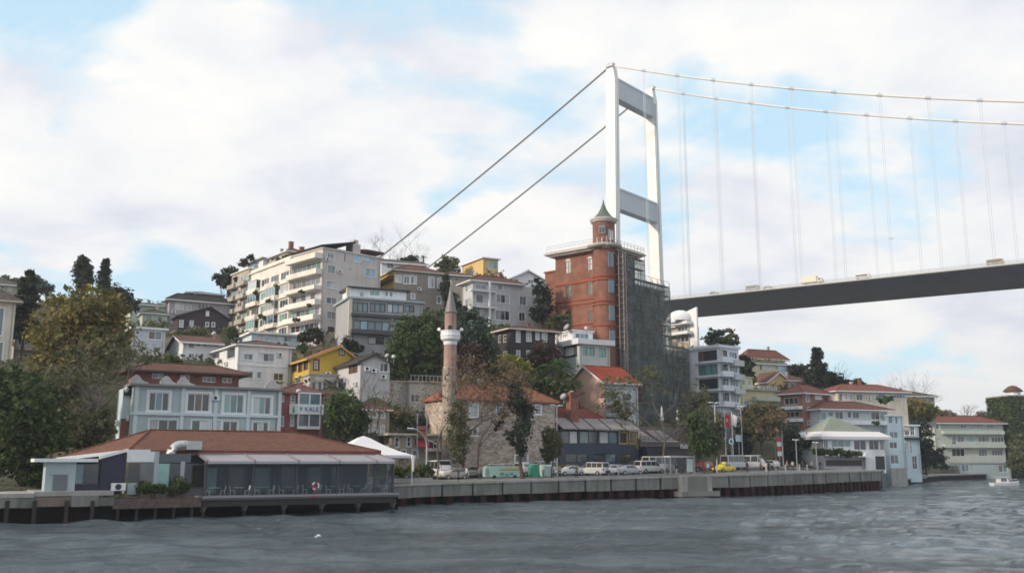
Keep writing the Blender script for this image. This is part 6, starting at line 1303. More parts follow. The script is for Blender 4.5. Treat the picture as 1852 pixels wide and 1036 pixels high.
# ventilation duct and air conditioner on the roof edge
dx0, dz0 = lp_(318, 797, yE - .2); dx1, dz1 = lp_(361, 813, yE - .2); ex0, ez0 = lp_(304, 830, yE - .6)
DU = plain('duct_metal', (.46, .50, .50), .45, .3, var=.15)
hv = empty('ventilation_duct', F.c + F.d * dx0 + F.vd * (yE - .2) + Vector((0, 0, zE)), F.yaw, 'bent galvanised ventilation duct on the red restaurant roof', 'duct')
zb = dz1 - zE; zt_d = dz0 - zE
bb = MB(); bb.box(.9, dx1 - dx0, -.9, .3, zb, zt_d); bb.build('fan_box', DU, hv)
bb = MB(); n = 8; prof = [(.9 + .01, 0)]
arc = [( .55 + 0 - 1.05 * math.sin(t), (zt_d - .1) - 1.05 * (1 - math.cos(t))) for t in np.linspace(0, math.pi / 2, n)]
path = [(1.0, -.3, zt_d - .35)] + [(a, -.3, c - .25) for a, c in arc] + [(-.5, -.3, ez0 - zE)]
bb.tube(path, .42, 10); bb.build('elbow', DU, hv, smooth=True)
bb = MB(); bb.tube([(-.5, -.3, ez0 - zE + .05), (-.5, -.3, ez0 - zE - .12)], .5, 10); bb.build('flange', GREYM, hv)
ax, az = lp_(201, 887, yw - .6); ax2, az2 = lp_(228, 873, yw - .6); acu = empty('outdoor_unit', F.c + F.d * ax + F.vd * (yw - .6) + Vector((0, 0, az)), F.yaw, 'white outdoor air conditioner unit on the navy restaurant wall', 'air conditioner')
wA, hA2 = ax2 - ax, az2 - az; bb = MB(); bb.box(0, wA, 0, .45, 0, hA2); bb.box(.1, .25, .1, .9, -.25, 0); bb.box(wA - .25, wA - .1, .1, .9, -.25, 0); body = bb.build('casing', WHITE, acu); bb = MB(); bb.tube([(wA * .48, -.001, hA2 / 2), (wA * .48, -.03, hA2 / 2)], hA2 * .4, 16); bb.build('fan_grille', DARKM, body)
# concrete ledges at the far left
qL = empty('landing_ledge', sea(0, 940), 0, 'grey concrete waterside ledge left of the restaurant', 'sea wall')
L0 = Vector(qL.location); 
def ledge_box(name, px0, px1, pyt, pyb, mat, dep, yl):
    x0, z1 = lp_(px0, pyt, yl); x1, z0 = lp_(px1, pyb, yl); o = F.c + F.d * x0 + F.vd * yl; bb = MB()
    p = [o, o + F.d * (x1 - x0), o + F.d * (x1 - x0) + F.vd * dep, o + F.vd * dep]
    bb.hexa([Vector((q.x, q.y, F.c.z + z0)) - L0 for q in p], [Vector((q.x, q.y, F.c.z + z1)) - L0 for q in p]); bb.build(name, mat, qL)
ledge_box('ledge', -160, 62, 895, 899, COPE, 9, -.9); ledge_box('face_panel', -160, 34, 899.5, 918, QCON, 1.5, -.85); ledge_box('face_panel', 36, 62, 899.5, 918, QCON2, 1.5, -.82); ledge_box('face_panel', 64, 128, 899, 915, plaster('ledge_brown', (.20, .16, .14), .6), 1.2, -.6); ledge_box('face_panel', 130, 178, 896, 915, QCON, 1.2, -.75); ledge_box('platform', 62, 205, 889, 895, CONC, 7, -.55)
ledge_box('face_panel', 180, 206, 899, 914, QCON2, 1.2, -.7)
ledge_box('dark_base', -160, 210, 918.5, 960, plain('shaded_wall', (0, 0, 0)), 1.0, -.2)  # shade at the ledge foot painted in with the same near-black
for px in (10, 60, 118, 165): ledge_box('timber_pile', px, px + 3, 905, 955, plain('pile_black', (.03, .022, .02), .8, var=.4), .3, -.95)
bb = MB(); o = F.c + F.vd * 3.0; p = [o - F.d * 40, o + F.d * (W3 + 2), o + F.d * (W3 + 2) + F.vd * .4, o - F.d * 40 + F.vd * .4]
bb.hexa([Vector((q.x, q.y, -2)) - L0 for q in p], [Vector((q.x, q.y, F.c.z - .5)) - L0 for q in p]); bb.build('shore_wall', plain('shaded_wall', (0, 0, 0)), qL)  # shade below the deck is put into this near-black wall colour
# ================================================================== VEGETATION
BARK = plain('bark', (.075, .055, .042), .95, var=.4, scale=4); BARK_R = plain('bark_red', (.11, .05, .04), .95, var=.4, scale=4); BARK_G = plain('bark_grey', (.12, .10, .09), .95, var=.35, scale=4)
def foliage(name, cols, trans=.25):
    key = ('f', name)
    if key in MATS: return MATS[key]
    m, t, bs = newmat(name); bs.inputs['Roughness'].default_value = .65; bs.inputs['Specular IOR Level'].default_value = .25
    at_ = tn(t, 'ShaderNodeAttribute'); at_.attribute_name = 'tone'
    r = tn(t, 'ShaderNodeValToRGB'); e = r.color_ramp.elements
    while len(e) < len(cols): e.new(.5)
    for i, c in enumerate(cols): e[i].position = i / (len(cols) - 1); e[i].color = (*c, 1)
    t.links.new(at_.outputs['Fac'], r.inputs[0]); t.links.new(r.outputs[0], bs.inputs['Base Color'])
    tl = tn(t, 'ShaderNodeBsdfTranslucent'); t.links.new(r.outputs[0], tl.inputs[0]); mxs = tn(t, 'ShaderNodeMixShader'); mxs.inputs[0].default_value = trans
    o = t.nodes['Material Output']; t.links.new(bs.outputs[0], mxs.inputs[1]); t.links.new(tl.outputs[0], mxs.inputs[2]); t.links.new(mxs.outputs[0], o.inputs[0])
    MATS[key] = m; return m
FO = {'autumn': foliage('leaf_autumn', [(.065, .08, .022), (.12, .125, .032), (.19, .165, .042), (.27, .19, .05), (.10, .12, .03)]), 'green': foliage('leaf_green', [(0.023, 0.041, 0.014), (0.055, 0.094, 0.030), (0.102, 0.139, 0.041)]),
      'dark': foliage('leaf_dark', [(0.013, 0.023, 0.014), (0.028, 0.044, 0.026), (0.052, 0.074, 0.037)]), 'olive': foliage('leaf_olive', [(0.055, 0.064, 0.034), (0.102, 0.112, 0.052), (0.158, 0.149, 0.065)]),
      'yellowgreen': foliage('leaf_yellowgreen', [(0.094, 0.121, 0.023), (0.205, 0.223, 0.037), (0.317, 0.278, 0.055)]), 'brown': foliage('leaf_brown', [(0.094, 0.065, 0.041), (0.167, 0.115, 0.071), (0.242, 0.167, 0.094)]),
      'red': foliage('leaf_darkred', [(0.034, 0.023, 0.023), (0.065, 0.037, 0.034), (0.094, 0.065, 0.047)]), 'palm': foliage('leaf_palm', [(0.037, 0.074, 0.026), (0.074, 0.131, 0.041), (0.131, 0.186, 0.065)]), 'bluegreen': foliage('leaf_bluegreen', [(0.028, 0.055, 0.037), (0.055, 0.094, 0.065), (0.094, 0.131, 0.094)])}
def leaf_mesh(name, pts, nrm, size, tone, aspect=1.7):
    n = len(pts); up = rng.normal(size=(n, 3)); a = np.cross(nrm, up); a /= np.linalg.norm(a, axis=1, keepdims=True) + 1e-9; b_ = np.cross(nrm, a); b_ /= np.linalg.norm(b_, axis=1, keepdims=True) + 1e-9
    s = (size * np.exp(rng.normal(0, .38, n)))[:, None]
    fold = nrm * s * rng.uniform(-.25, .25, n)[:, None]
    V = np.stack([pts - a * s * aspect / 2, pts - b_ * s / 2 + fold, pts + a * s * aspect / 2, pts + b_ * s / 2 + fold], 1).reshape(-1, 3)
    F = np.arange(n * 4).reshape(-1, 4)
    me = bpy.data.meshes.new(name); fastmesh(me, V, F)
    at_ = me.attributes.new('tone', 'FLOAT', 'FACE'); at_.data.foreach_set('value', tone.astype(np.float32)); return me
def crown_points(blobs, n, clump=.16, shell=.55, per=22):
    """blobs: (cx,cy,cz,rx,ry,rz); leaves gathered in clumps through the outer volume"""
    B = np.array(blobs); vol = (B[:, 3] * B[:, 4] * B[:, 5]) ** .75; nc = max(6, n // per)
    idx = rng.choice(len(B), nc, p=vol / vol.sum()); d = rng.normal(size=(nc, 3)); d /= np.linalg.norm(d, axis=1, keepdims=True)
    rr = shell + (1 - shell) * rng.random(nc) ** .6; rr *= rng.uniform(.8, 1.2, nc)
    cc = B[idx, :3] + d * B[idx, 3:] * rr[:, None]
    ci = rng.integers(0, nc, n); sz = clump * B[idx[ci], 3:].mean(1)
    P = cc[ci] + rng.normal(size=(n, 3)) * sz[:, None] * np.array([1, 1, .7])
    tone = np.clip(rng.random(nc)[ci] * .75 + rng.random(n) * .3 - .02, 0, 1)
    nr = rng.normal(size=(n, 3)) + d[ci] * .6 + np.array([0, 0, .5]); nr /= np.linalg.norm(nr, axis=1, keepdims=True)
    return P, nr, tone, cc
def px_blobs(bl, Y, thick=1.0):
    out_ = []
    for b_ in bl:
        cx, cy, rx, ry = b_[:4]; dy = b_[4] if len(b_) > 4 else 0
        p = at(cx, cy, Y + dy); k = (Y + dy) / FPX; out_.append((p.x, p.y, p.z, rx * k, thick * (rx + ry) / 2 * k, ry * k))
    return out_
def limbs(bm_, base, targets, r0, seed=0):
    rn = random.Random(seed); base = Vector(base); top = Vector(sum((Vector(t) for t in targets), Vector())) / len(targets)
    fork = base.lerp(top, .45) + Vector((rn.uniform(-.3, .3), rn.uniform(-.3, .3), 0)); fork.z = base.z + (top.z - base.z) * .5
    bm_.tube([base, base.lerp(fork, .5) + Vector((rn.uniform(-.15, .15), 0, 0)), fork], [r0 * 1.25, r0 * .9, r0 * .75], 8)
    for t in targets:
        t = Vector(t); m = fork.lerp(t, .5) + Vector((rn.uniform(-.5, .5), rn.uniform(-.5, .5), rn.uniform(-.2, .5)))
        bm_.tube([fork, m, t], [r0 * .55, r0 * .35, r0 * .1], 5)
TREES = []
def leafy(name, label, bl, Y, base, kind, n=5000, leaf=.3, r0=.28, cat='tree', clump=.16, shell=.5, bark=BARK, group=None, thick=1.0, targets=None, per=22):
    """bl: pixel ellipses of the crown at distance Y; base: pixel (x, y) of the foot or None to stand on the ground"""
    B = px_blobs(bl, Y, thick)
    if base is None: p0 = at(bl[0][0], bl[0][1], Y); foot = Vector((p0.x, p0.y, zg(p0.x, p0.y)))
    else:
        p0 = at(base[0], base[1], Y); foot = Vector((p0.x, p0.y, zg(p0.x, p0.y))) if len(base) < 3 else p0
    o = empty(name, foot, 0, label, cat, group)
    P, nr, tone, cc = crown_points(B, n, clump, shell, per)
    zmin = foot.z + .05; P[:, 2] = np.maximum(P[:, 2], zmin)
    me = leaf_mesh('crown', P - np.array(foot), nr, leaf, tone); me.materials.append(FO[kind]); link('crown', me, o)
    bm_ = MB(); tg = [Vector(c) - foot for c in cc[rng.choice(len(cc), min(len(cc), 7), replace=False)]] + [Vector(x[:3]) - foot for x in B]
    limbs(bm_, (0, 0, -.3), tg, r0, len(bl)); bm_.build('trunk', bark, o)
    return o
def bush(label, bl, Y, kind, n=1600, leaf=.22, name='shrub', cat='shrub', group=None):
    B = px_blobs(bl, Y); foot = Vector((B[0][0], B[0][1], min(b_[2] - b_[5] for b_ in B)))
    zf = zg(foot.x, foot.y)
    if 0 < foot.z - zf < 1.2: foot.z = zf
    o = empty(name, foot, 0, label, cat, group)
    P, nr, tone, cc = crown_points(B, n, .2, .35); me = leaf_mesh('foliage', P - np.array(foot), nr, leaf, tone); me.materials.append(FO[kind]); link('foliage', me, o)
    bm_ = MB()
    for x in B: bm_.tube([(x[0] - foot.x, x[1] - foot.y, x[2] - x[5] - foot.z - .1), (x[0] - foot.x, x[1] - foot.y, x[2] - foot.z)], [.09, .03], 5)
    bm_.build('stem', BARK, o); return o
def branching(bm_, p, d, ln, r, depth, rn, tips, spread=.55, up=.12):
    if depth == 0 or r < .006: tips.append(p); return
    q = p + d * ln; m = p.lerp(q, .5) + Vector((rn.uniform(-1, 1), rn.uniform(-1, 1), rn.uniform(-1, 1))) * ln * .07
    bm_.tube([p, m, q], [r, r * .85, r * .68], 6 if r > .08 else (4 if r > .025 else 3), cap=False)
    for i in range(rn.choice((2, 3, 3)) if depth > 1 else 3):
        nd = (d + Vector((rn.gauss(0, spread), rn.gauss(0, spread), rn.gauss(up, spread * .7)))).normalized()
        branching(bm_, q, nd, ln * rn.uniform(.66, .86), r * rn.uniform(.5, .68), depth - 1, rn, tips, spread, up)
def twiggy(name, label, px, pybase, Y, hpx, kind=None, n=900, leaf=.16, depth=6, seed=1, r0=.22, bark=BARK_G, spread=.5, cat='tree', fixed=False):
    p0 = at(px, pybase, Y); foot = p0.copy()
    if not fixed: foot.z = zg(p0.x, p0.y)
    top = at(px, pybase - hpx, Y); H = top.z - foot.z
    o = empty(name, foot, 0, label, cat); bm_ = MB(); tips = []; rn = random.Random(seed)
    ratio = sum(.76 ** i for i in range(depth)); branching(bm_, Vector((0, 0, -.2)), Vector((rn.uniform(-.05, .05), 0, 1)), H / ratio * 1.12, r0, depth, rn, tips, spread)
    bm_.build('trunk', bark, o)
    if kind and tips:
        T_ = np.array([tuple(t) for t in tips]); ix = rng.integers(0, len(T_), n); P = T_[ix] + rng.normal(size=(n, 3)) * .3
        nr = rng.normal(size=(n, 3)); nr /= np.linalg.norm(nr, axis=1, keepdims=True); me = leaf_mesh('crown', P, nr, leaf, rng.random(n)); me.materials.append(FO[kind]); link('crown', me, o)
    return o
def conifer(name, label, px, pytop, pybot, rpx, Y, kind='dark', n=4200, leaf=.34, layers=13, power=.8, base=None):
    top = at(px, pytop, Y); bot = at(px, pybot, Y); k = Y / FPX; H = top.z - bot.z; foot = Vector((bot.x, bot.y, min(zg(bot.x, bot.y), bot.z)))
    o = empty(name, foot, 0, label, 'tree'); P = []; Nn = []; tone = []
    for i in range(layers):
        f = (i + .5) / layers; z = bot.z + H * f; r = rpx * k * (1 - f) ** power * rng.uniform(.8, 1.15) + .15; nb = max(4, int(9 * (1 - f) + 4))
        for j in range(nb):
            a = rng.uniform(0, 6.283); m = n // (layers * nb); t = rng.random(m) ** .7; rr = r * t * rng.uniform(.75, 1.2)
            w_ = .10 * r + .12
            P.append(np.stack([bot.x + np.cos(a) * rr + rng.normal(size=m) * w_, bot.y + np.sin(a) * rr + rng.normal(size=m) * w_, z - .22 * rr + rng.normal(size=m) * w_ * .6 + .1 * t * r], 1)); tone.append(np.clip(rng.random() * .7 + rng.random(m) * .3, 0, 1))
    P = np.concatenate(P); tone = np.concatenate(tone); nr = rng.normal(size=P.shape) + np.array([0, 0, .8]); nr /= np.linalg.norm(nr, axis=1, keepdims=True)
    me = leaf_mesh('crown', P - np.array(foot), nr, leaf, tone, 2.2); me.materials.append(FO[kind]); link('crown', me, o)
    bm_ = MB(); bm_.tube([(0, 0, -.3), (0, 0, top.z - foot.z - .5)], [.28, .03], 7); bm_.build('trunk', BARK, o); return o
def palm(name, label, px, py, Y, rpx, kind='palm', nf=26, seed=2):
    c = at(px, py, Y); foot = Vector((c.x, c.y, zg(c.x, c.y))); k = Y / FPX; Lf = rpx * k * 1.25; rn = random.Random(seed)
    o = empty(name, foot, 0, label, 'palm tree'); bm_ = MB(); bm_.tube([(0, 0, -.3), (.1, 0, (c.z - foot.z) * .5), (0, 0, c.z - foot.z)], [.26, .2, .17], 8); bm_.build('trunk', BARK, o)
    P = []; 
    fb = MB(); V = []; 
    for i in range(nf):
        a = rn.uniform(0, 6.283); el = rn.uniform(-.2, 1.2); d = Vector((math.cos(a) * math.cos(el), math.sin(a) * math.cos(el), math.sin(el))); side = d.cross(Vector((0, 0, 1))).normalized(); prev = None
        for s in range(8):
            t = s / 7; p = Vector((0, 0, c.z - foot.z)) + d * Lf * t + Vector((0, 0, -Lf * .75 * t * t)); wd = Lf * .16 * math.sin(math.pi * (t * .85 + .12))
            for sg in (-1, 1):
                q = p + side * wd * sg + Vector((0, 0, -wd * .5)); e = d * Lf * .035
                fb.add([p - e, p + e, q + e * 1.6, q + e * .9], [(0, 1, 2, 3)])
    me = bpy.data.meshes.new('fronds'); me.from_pydata(fb.v, [], fb.f); a_ = me.attributes.new('tone', 'FLOAT', 'FACE'); a_.data.foreach_set('value', [rn.random() for _ in fb.f]); me.materials.append(FO[kind]); link('fronds', me, o); return o

leafy('plane_tree', 'large autumn plane tree turning yellow-brown at the left', [(145,562,72,44), (105,612,52,50), (185,602,48,46), (140,655,72,44), (85,665,40,30), (200,562,34,36), (165,625,50,50)], 132, (140, 800), 'autumn', 15000, .30, .5, clump=.12, shell=.35, per=16)
twiggy('street_tree', 'sparse grey-brown tree in front of the autumn plane tree', 165, 815, 113, 175, 'olive', 2600, .2, 7, 5, .3)
leafy('broadleaf_tree', 'dark green broadleaf tree in the lower left corner', [(38,742,64,66), (15,820,42,46), (85,790,36,40), (60,855,32,34), (0,700,40,40)], 97, (40, 880), 'green', 12000, .24, .4, clump=.13, shell=.35, per=18)
leafy('young_tree', 'yellow-green leafy tree above the restaurant roof at the left', [(150,785,42,30), (120,765,30,25), (178,770,25,25)], 106, (150, 850), 'yellowgreen' if False else 'olive', 5000, .22, .2)
leafy('laurel_tree', 'olive laurel between the dark corner tree and the plane tree', [(95,705,38,35), (60,690,35,25)], 115, (95, 820), 'olive', 5000, .25, .22)
conifer('cedar', 'dark cedar with drooping tiers beside the cream house at the left', 42, 488, 612, 30, 158, 'dark', 4200, .34, 11, .6)
leafy('round_cypress', 'dark oval cypress standing on the left ridge', [(150,485,15,22), (151,505,17,18), (149,470,9,9)], 205, (150, 540), 'dark', 3600, .3, .25)
conifer('cypress', 'slim pointed cypress right of the oval one on the left ridge', 187, 468, 528, 12, 205, 'dark', 2600, .3, 14, .5)
leafy('oak', 'dark bushy tree on the ridge right of the two cypresses', [(212,540,24,22), (236,552,18,10)], 200, (212, 570), 'dark', 3000, .35, .25)
leafy('ridge_tree', 'far round tree on the ridge at the left edge', [(15,512,20,11), (-15,515,20,12)], 270, None, 'bluegreen', 2000, .45, .3)
leafy('ridge_tree', 'far round tree on the ridge behind the dark cedar', [(58,512,22,13), (80,520,16,12)], 262, None, 'bluegreen', 2400, .45, .3)
twiggy('bare_tree', 'bare tree on the ridge left of the oval cypress', 108, 530, 250, 28, None, depth=6, seed=8, r0=.2)
leafy('umbrella_pine', 'dark umbrella pine left of the apartment block', [(404,500,18,12), (418,494,14,12), (396,508,12,8), (412,512,14,14), (420,525,10,14)], 232, (408, 545), 'dark', 2600, .35, .22)
twiggy('bare_tree', 'tall bare tree on the hilltop where the cable ends', 711, 478, 236, 48, None, depth=7, seed=3, r0=.24)
twiggy('bare_tree', 'small bare tree right of the tall bare tree on the hilltop', 733, 478, 236, 30, None, depth=6, seed=6, r0=.16)
bush('dark shrub on the hilltop beside the bare trees', [(745,470,14,8), (728,473,12,6)], 226, 'dark')
palm('hill_palm', 'small palm on the hilltop behind the taupe house', 766, 466, 222, 10, 'bluegreen', 18, 3)
leafy('hilltop_tree', 'round green tree on the hilltop left of the yellow block', [(812,474,18,13), (800,482,14,10), (815,490,20,12)], 232, (812, 500), 'olive', 2200, .35, .2)
leafy('slope_tree', 'large dark green tree left of the minaret', [(752,622,48,46), (722,655,32,36), (782,592,28,26), (740,590,22,20), (775,655,30,30)], 158, (750, 700), 'green', 11000, .28, .4, clump=.13, shell=.4, per=18)
leafy('slope_tree', 'large dark olive tree right of the minaret', [(848,598,38,34), (868,640,32,44), (832,655,30,30), (845,570,25,14)], 161, (855, 700), 'bluegreen', 9000, .28, .4, clump=.13, shell=.4, per=18)
leafy('garden_tree', 'purple-brown tree in the shade right of the minaret', [(852,650,24,30)], 156, (852, 700), 'red', 2600, .25, .2)
twiggy('mosque_tree', 'twiggy brown tree with ivy-covered trunk in front of the mosque', 836, 858, 129.5, 195, 'brown', 2400, .17, 7, 12, .26, spread=.62)
bush('olive ivy wrapped around the trunk in front of the mosque', [(828,750,17,28), (830,785,19,32), (832,815,16,20)], 129, 'olive', 2600, .18, 'ivy', 'ivy')
twiggy('mosque_tree', 'twiggy brown tree half hiding the minaret shaft', 792, 852, 129.5, 190, 'brown', 1500, .17, 7, 21, .2, spread=.6)
twiggy('mosque_tree', 'thin twiggy tree close to the mosque roof', 868, 846, 135, 150, 'brown', 700, .16, 6, 31, .18, spread=.55)
leafy('evergreen_tree', 'dark evergreen between the grey apartments and the brick tower', [(984,545,14,32), (974,520,12,14), (995,582,16,16), (968,570,12,16)], 183, (985, 620), 'dark', 4200, .28, .25)
leafy('small_tree', 'brownish green small tree against the foot of the brick tower', [(1014,580,18,13), (1000,590,12,10)], 176, (1014, 620), 'olive', 1800, .26, .15)
leafy('smoke_tree', 'dark reddish tree in front of the black timber mansion', [(985,640,28,22), (968,655,20,16)], 163, (985, 690), 'red', 3000, .25, .2)
leafy('acacia', 'bright yellow-green tree above the mosque roof', [(928,668,30,24), (905,660,18,18), (950,680,20,18)], 160, (930, 720), 'yellowgreen', 4200, .24, .2)
palm('garden_palm', 'broad palm left of the pink house', 1003, 668, 160, 46, 'palm', 40, 4)
bush('green hedge at the foot of the broad palm', [(985,695,24,14), (1015,700,20,12), (960,700,18,12)], 158, 'green', 2200)
leafy('magnolia', 'slim dark magnolia on the promenade in front of the mosque', [(938,722,22,26), (946,770,17,30), (952,745,16,20), (944,808,11,16), (903,770,11,7), (922,786,9,12), (927,800,5,9), (930,700,12,10)], 130.5, (946, 862), 'dark', 4200, .19, .26, shell=.3, clump=.2, bark=BARK)
leafy('street_tree', 'round green tree right of the lettered sign', [(624,748,30,40), (646,765,20,28), (610,728,13,18)], 130, (622, 830), 'green', 6500, .22, .22, bark=BARK_R)
twiggy('street_tree', 'bare forked tree between the round green tree and the lamp', 668, 830, 131, 130, None, depth=6, seed=14, r0=.2)
bush('dark shrub behind the low beige shop', [(715,752,26,20), (738,768,22,14)], 144, 'green', 2600)
bush('clipped dark hedge below the cream house', [(775,766,26,10), (795,768,15,9)], 145, 'dark', 1600)
leafy('street_tree', 'olive street tree beside the navy restaurant', [(998,800,17,26), (990,820,12,14)], 133.5, (998, 856), 'olive', 2600, .2, .12)
twiggy('street_tree', 'twiggy greenish tree against the netting', 1203, 838, 157, 165, 'olive', 3600, .2, 7, 42, .24, spread=.62)
leafy('street_tree', 'green street tree right of the bus shelter', [(1268,800,20,28), (1262,770,14,20), (1255,760,12,14)], 147, (1275, 856), 'green', 4200, .22, .14)
leafy('street_tree', 'thin olive street tree left of the silver van', [(1292,790,12,30), (1298,770,9,16)], 149, (1292, 854), 'olive', 2000, .2, .12)
leafy('dark_tree', 'dark tree on the terrace right of the closed umbrellas', [(1262,735,14,24), (1256,755,12,18)], 168, (1262, 800), 'dark', 2200, .22, .14)
leafy('road_tree', 'broad brown-green tree in front of the lemon block', [(1378,752,32,26), (1362,775,26,24), (1400,765,20,26)], 186, (1376, 845), 'olive', 6000, .26, .25)
twiggy('road_tree', 'twiggy brown tree left of the brick-red house', 1405, 846, 184, 105, 'brown', 1800, .2, 6, 51, .2, spread=.55)
leafy('road_tree', 'dark shaded tree between the modern block and the lemon block', [(1347,795,16,34), (1352,760,12,22)], 190, (1348, 848), 'dark', 3000, .26, .2)
leafy('dark_tree', 'dark evergreen under the brick-red balconies', [(1432,800,16,30)], 196, (1432, 848), 'dark', 2400, .26, .16)
conifer('tall_conifer', 'tall dark conifer on the right skyline', 1481, 628, 712, 27, 240, 'dark', 5000, .4, 12, .65)
leafy('wood_tree', 'dark tree right of the tall conifer', [(1503,688,20,14), (1522,698,18,12)], 244, (1505, 720), 'dark', 2600, .4, .25)
leafy('wood_tree', 'dark tree left of the tall conifer', [(1455,680,18,13), (1440,668,16,9)], 252, (1455, 715), 'dark', 2400, .4, .25)
leafy('wood_tree', 'reddish dark tree furthest right behind the long villa', [(1545,697,20,9)], 250, (1545, 720), 'red', 1500, .4, .2)
twiggy('bare_tree', 'bare tree between the tall conifer and the long villa', 1524, 705, 255, 34, None, depth=6, seed=61, r0=.2)
leafy('slope_tree', 'dark bush between modern block and red-roofed villa', [(1350,668,14,18), (1345,655,10,14), (1356,685,12,12)], 236, (1350, 700), 'dark', 2200, .35, .2)
leafy('roof_tree', 'round dark clipped tree above the modern block', [(1291,604,16,9), (1286,613,18,10), (1296,620,16,8)], 226, (1291, 640), 'dark', 1600, .3, .15)
leafy('roof_tree', 'olive tree above the right end of the modern block', [(1316,605,13,11), (1325,614,14,10), (1312,620,14,8)], 230, (1318, 640), 'olive', 1600, .3, .15)
leafy('hillside_tree', 'wide yellow-brown tree on the slope right of the white waterside house', [(1652,738,36,18), (1625,742,20,14), (1680,745,18,14)], 262, (1652, 775), 'autumn', 4200, .38, .3)
twiggy('bare_tree', 'tall bare tree on the right skyline', 1672, 745, 266, 66, None, depth=7, seed=71, r0=.3, spread=.6)
twiggy('bare_tree', 'bare tree left of the tall one on the right skyline', 1652, 735, 266, 46, None, depth=6, seed=72, r0=.22, spread=.6)
twiggy('bare_tree', 'faint bare tree behind the far mansion roof', 1752, 775, 420, 42, None, depth=6, seed=74, r0=.32)
leafy('shore_tree', 'dark tree between the narrow house and the far mansion', [(1670,795,14,34), (1682,822,20,24), (1668,838,14,16), (1700,835,14,16)], 244, (1675, 850), 'dark', 3600, .34, .25)
leafy('shore_tree', 'olive bush-like tree in front of the ivy tower', [(1842,815,15,26), (1838,840,14,14)], 296, (1842, 858), 'olive', 2400, .4, .2)
for px_, Y_f, nm in ((1700, 520, 'first'), (1790, 560, 'second'), (1815, 540, 'third')):
    leafy('far_tree', {'first': 'hazy far tree left behind the far mansion', 'second': 'hazy far tree on the horizon near the ivy tower', 'third': 'hazy far tree right behind the mansion roof'}[nm], [(px_, 750, 22, 7), (px_ + 15, 753, 18, 6)], Y_f, (px_, 765), 'brown', 1500, .8, .4)
# ivy coat of the tower
iv = None
for o_ in bpy.data.objects:
    if o_.name == 'ivy_tower': iv = o_
n = 9000; wI = 16; P = np.zeros((n, 3)); hI = 23.5; fsel = rng.random(n)
P[:, 0] = rng.uniform(-.2, wI, n); P[:, 1] = -rng.random(n) ** 2 * .6; P[:, 2] = rng.uniform(-2, hI, n)
side = fsel < .35; P[side, 0] = -rng.random(side.sum()) ** 2 * .6; P[side, 1] = rng.uniform(0, 12, side.sum())
nr = rng.normal(size=(n, 3)) + np.array([0, -1, .3]); nr /= np.linalg.norm(nr, axis=1, keepdims=True); me = leaf_mesh('ivy', P, nr, .5, rng.random(n)); me.materials.append(FO['green']); link('ivy', me, iv)
# planter shrubs on the restaurant's side deck
for (px_, py_, rx, ry, lb) in ((261, 882, 13, 10, 'left green planter shrub beside the restaurant door'), (290, 885, 11, 8, 'middle green planter shrub, the smallest of three'), (325, 882, 16, 14, 'right green planter shrub, the largest of three')):
    x_, z_ = lp_(px_, 893, .1); p = F.c + F.d * x_ + F.vd * .1; o = empty('potted_shrub', (p.x, p.y, F.c.z - .12), F.yaw, lb, 'plant', 'planters on the side deck')
    bm_ = MB(); bm_.hexa([(-.45, -.25, 0), (.45, -.25, 0), (.45, .25, 0), (-.45, .25, 0)], [(-.52, -.3, .42), (.52, -.3, .42), (.52, .3, .42), (-.52, .3, .42)]); bm_.build('planter', plain('planter_brown', (.10, .07, .055), .8), o)
    k = p.y / FPX; P, nr, tone, cc = crown_points([(0, 0, .42 + ry * k, rx * k, rx * k * .7, ry * k * 1.1)], 1500, .25, .3); me = leaf_mesh('foliage', P, nr, .11, tone); me.materials.append(FO['green']); link('foliage', me, o)
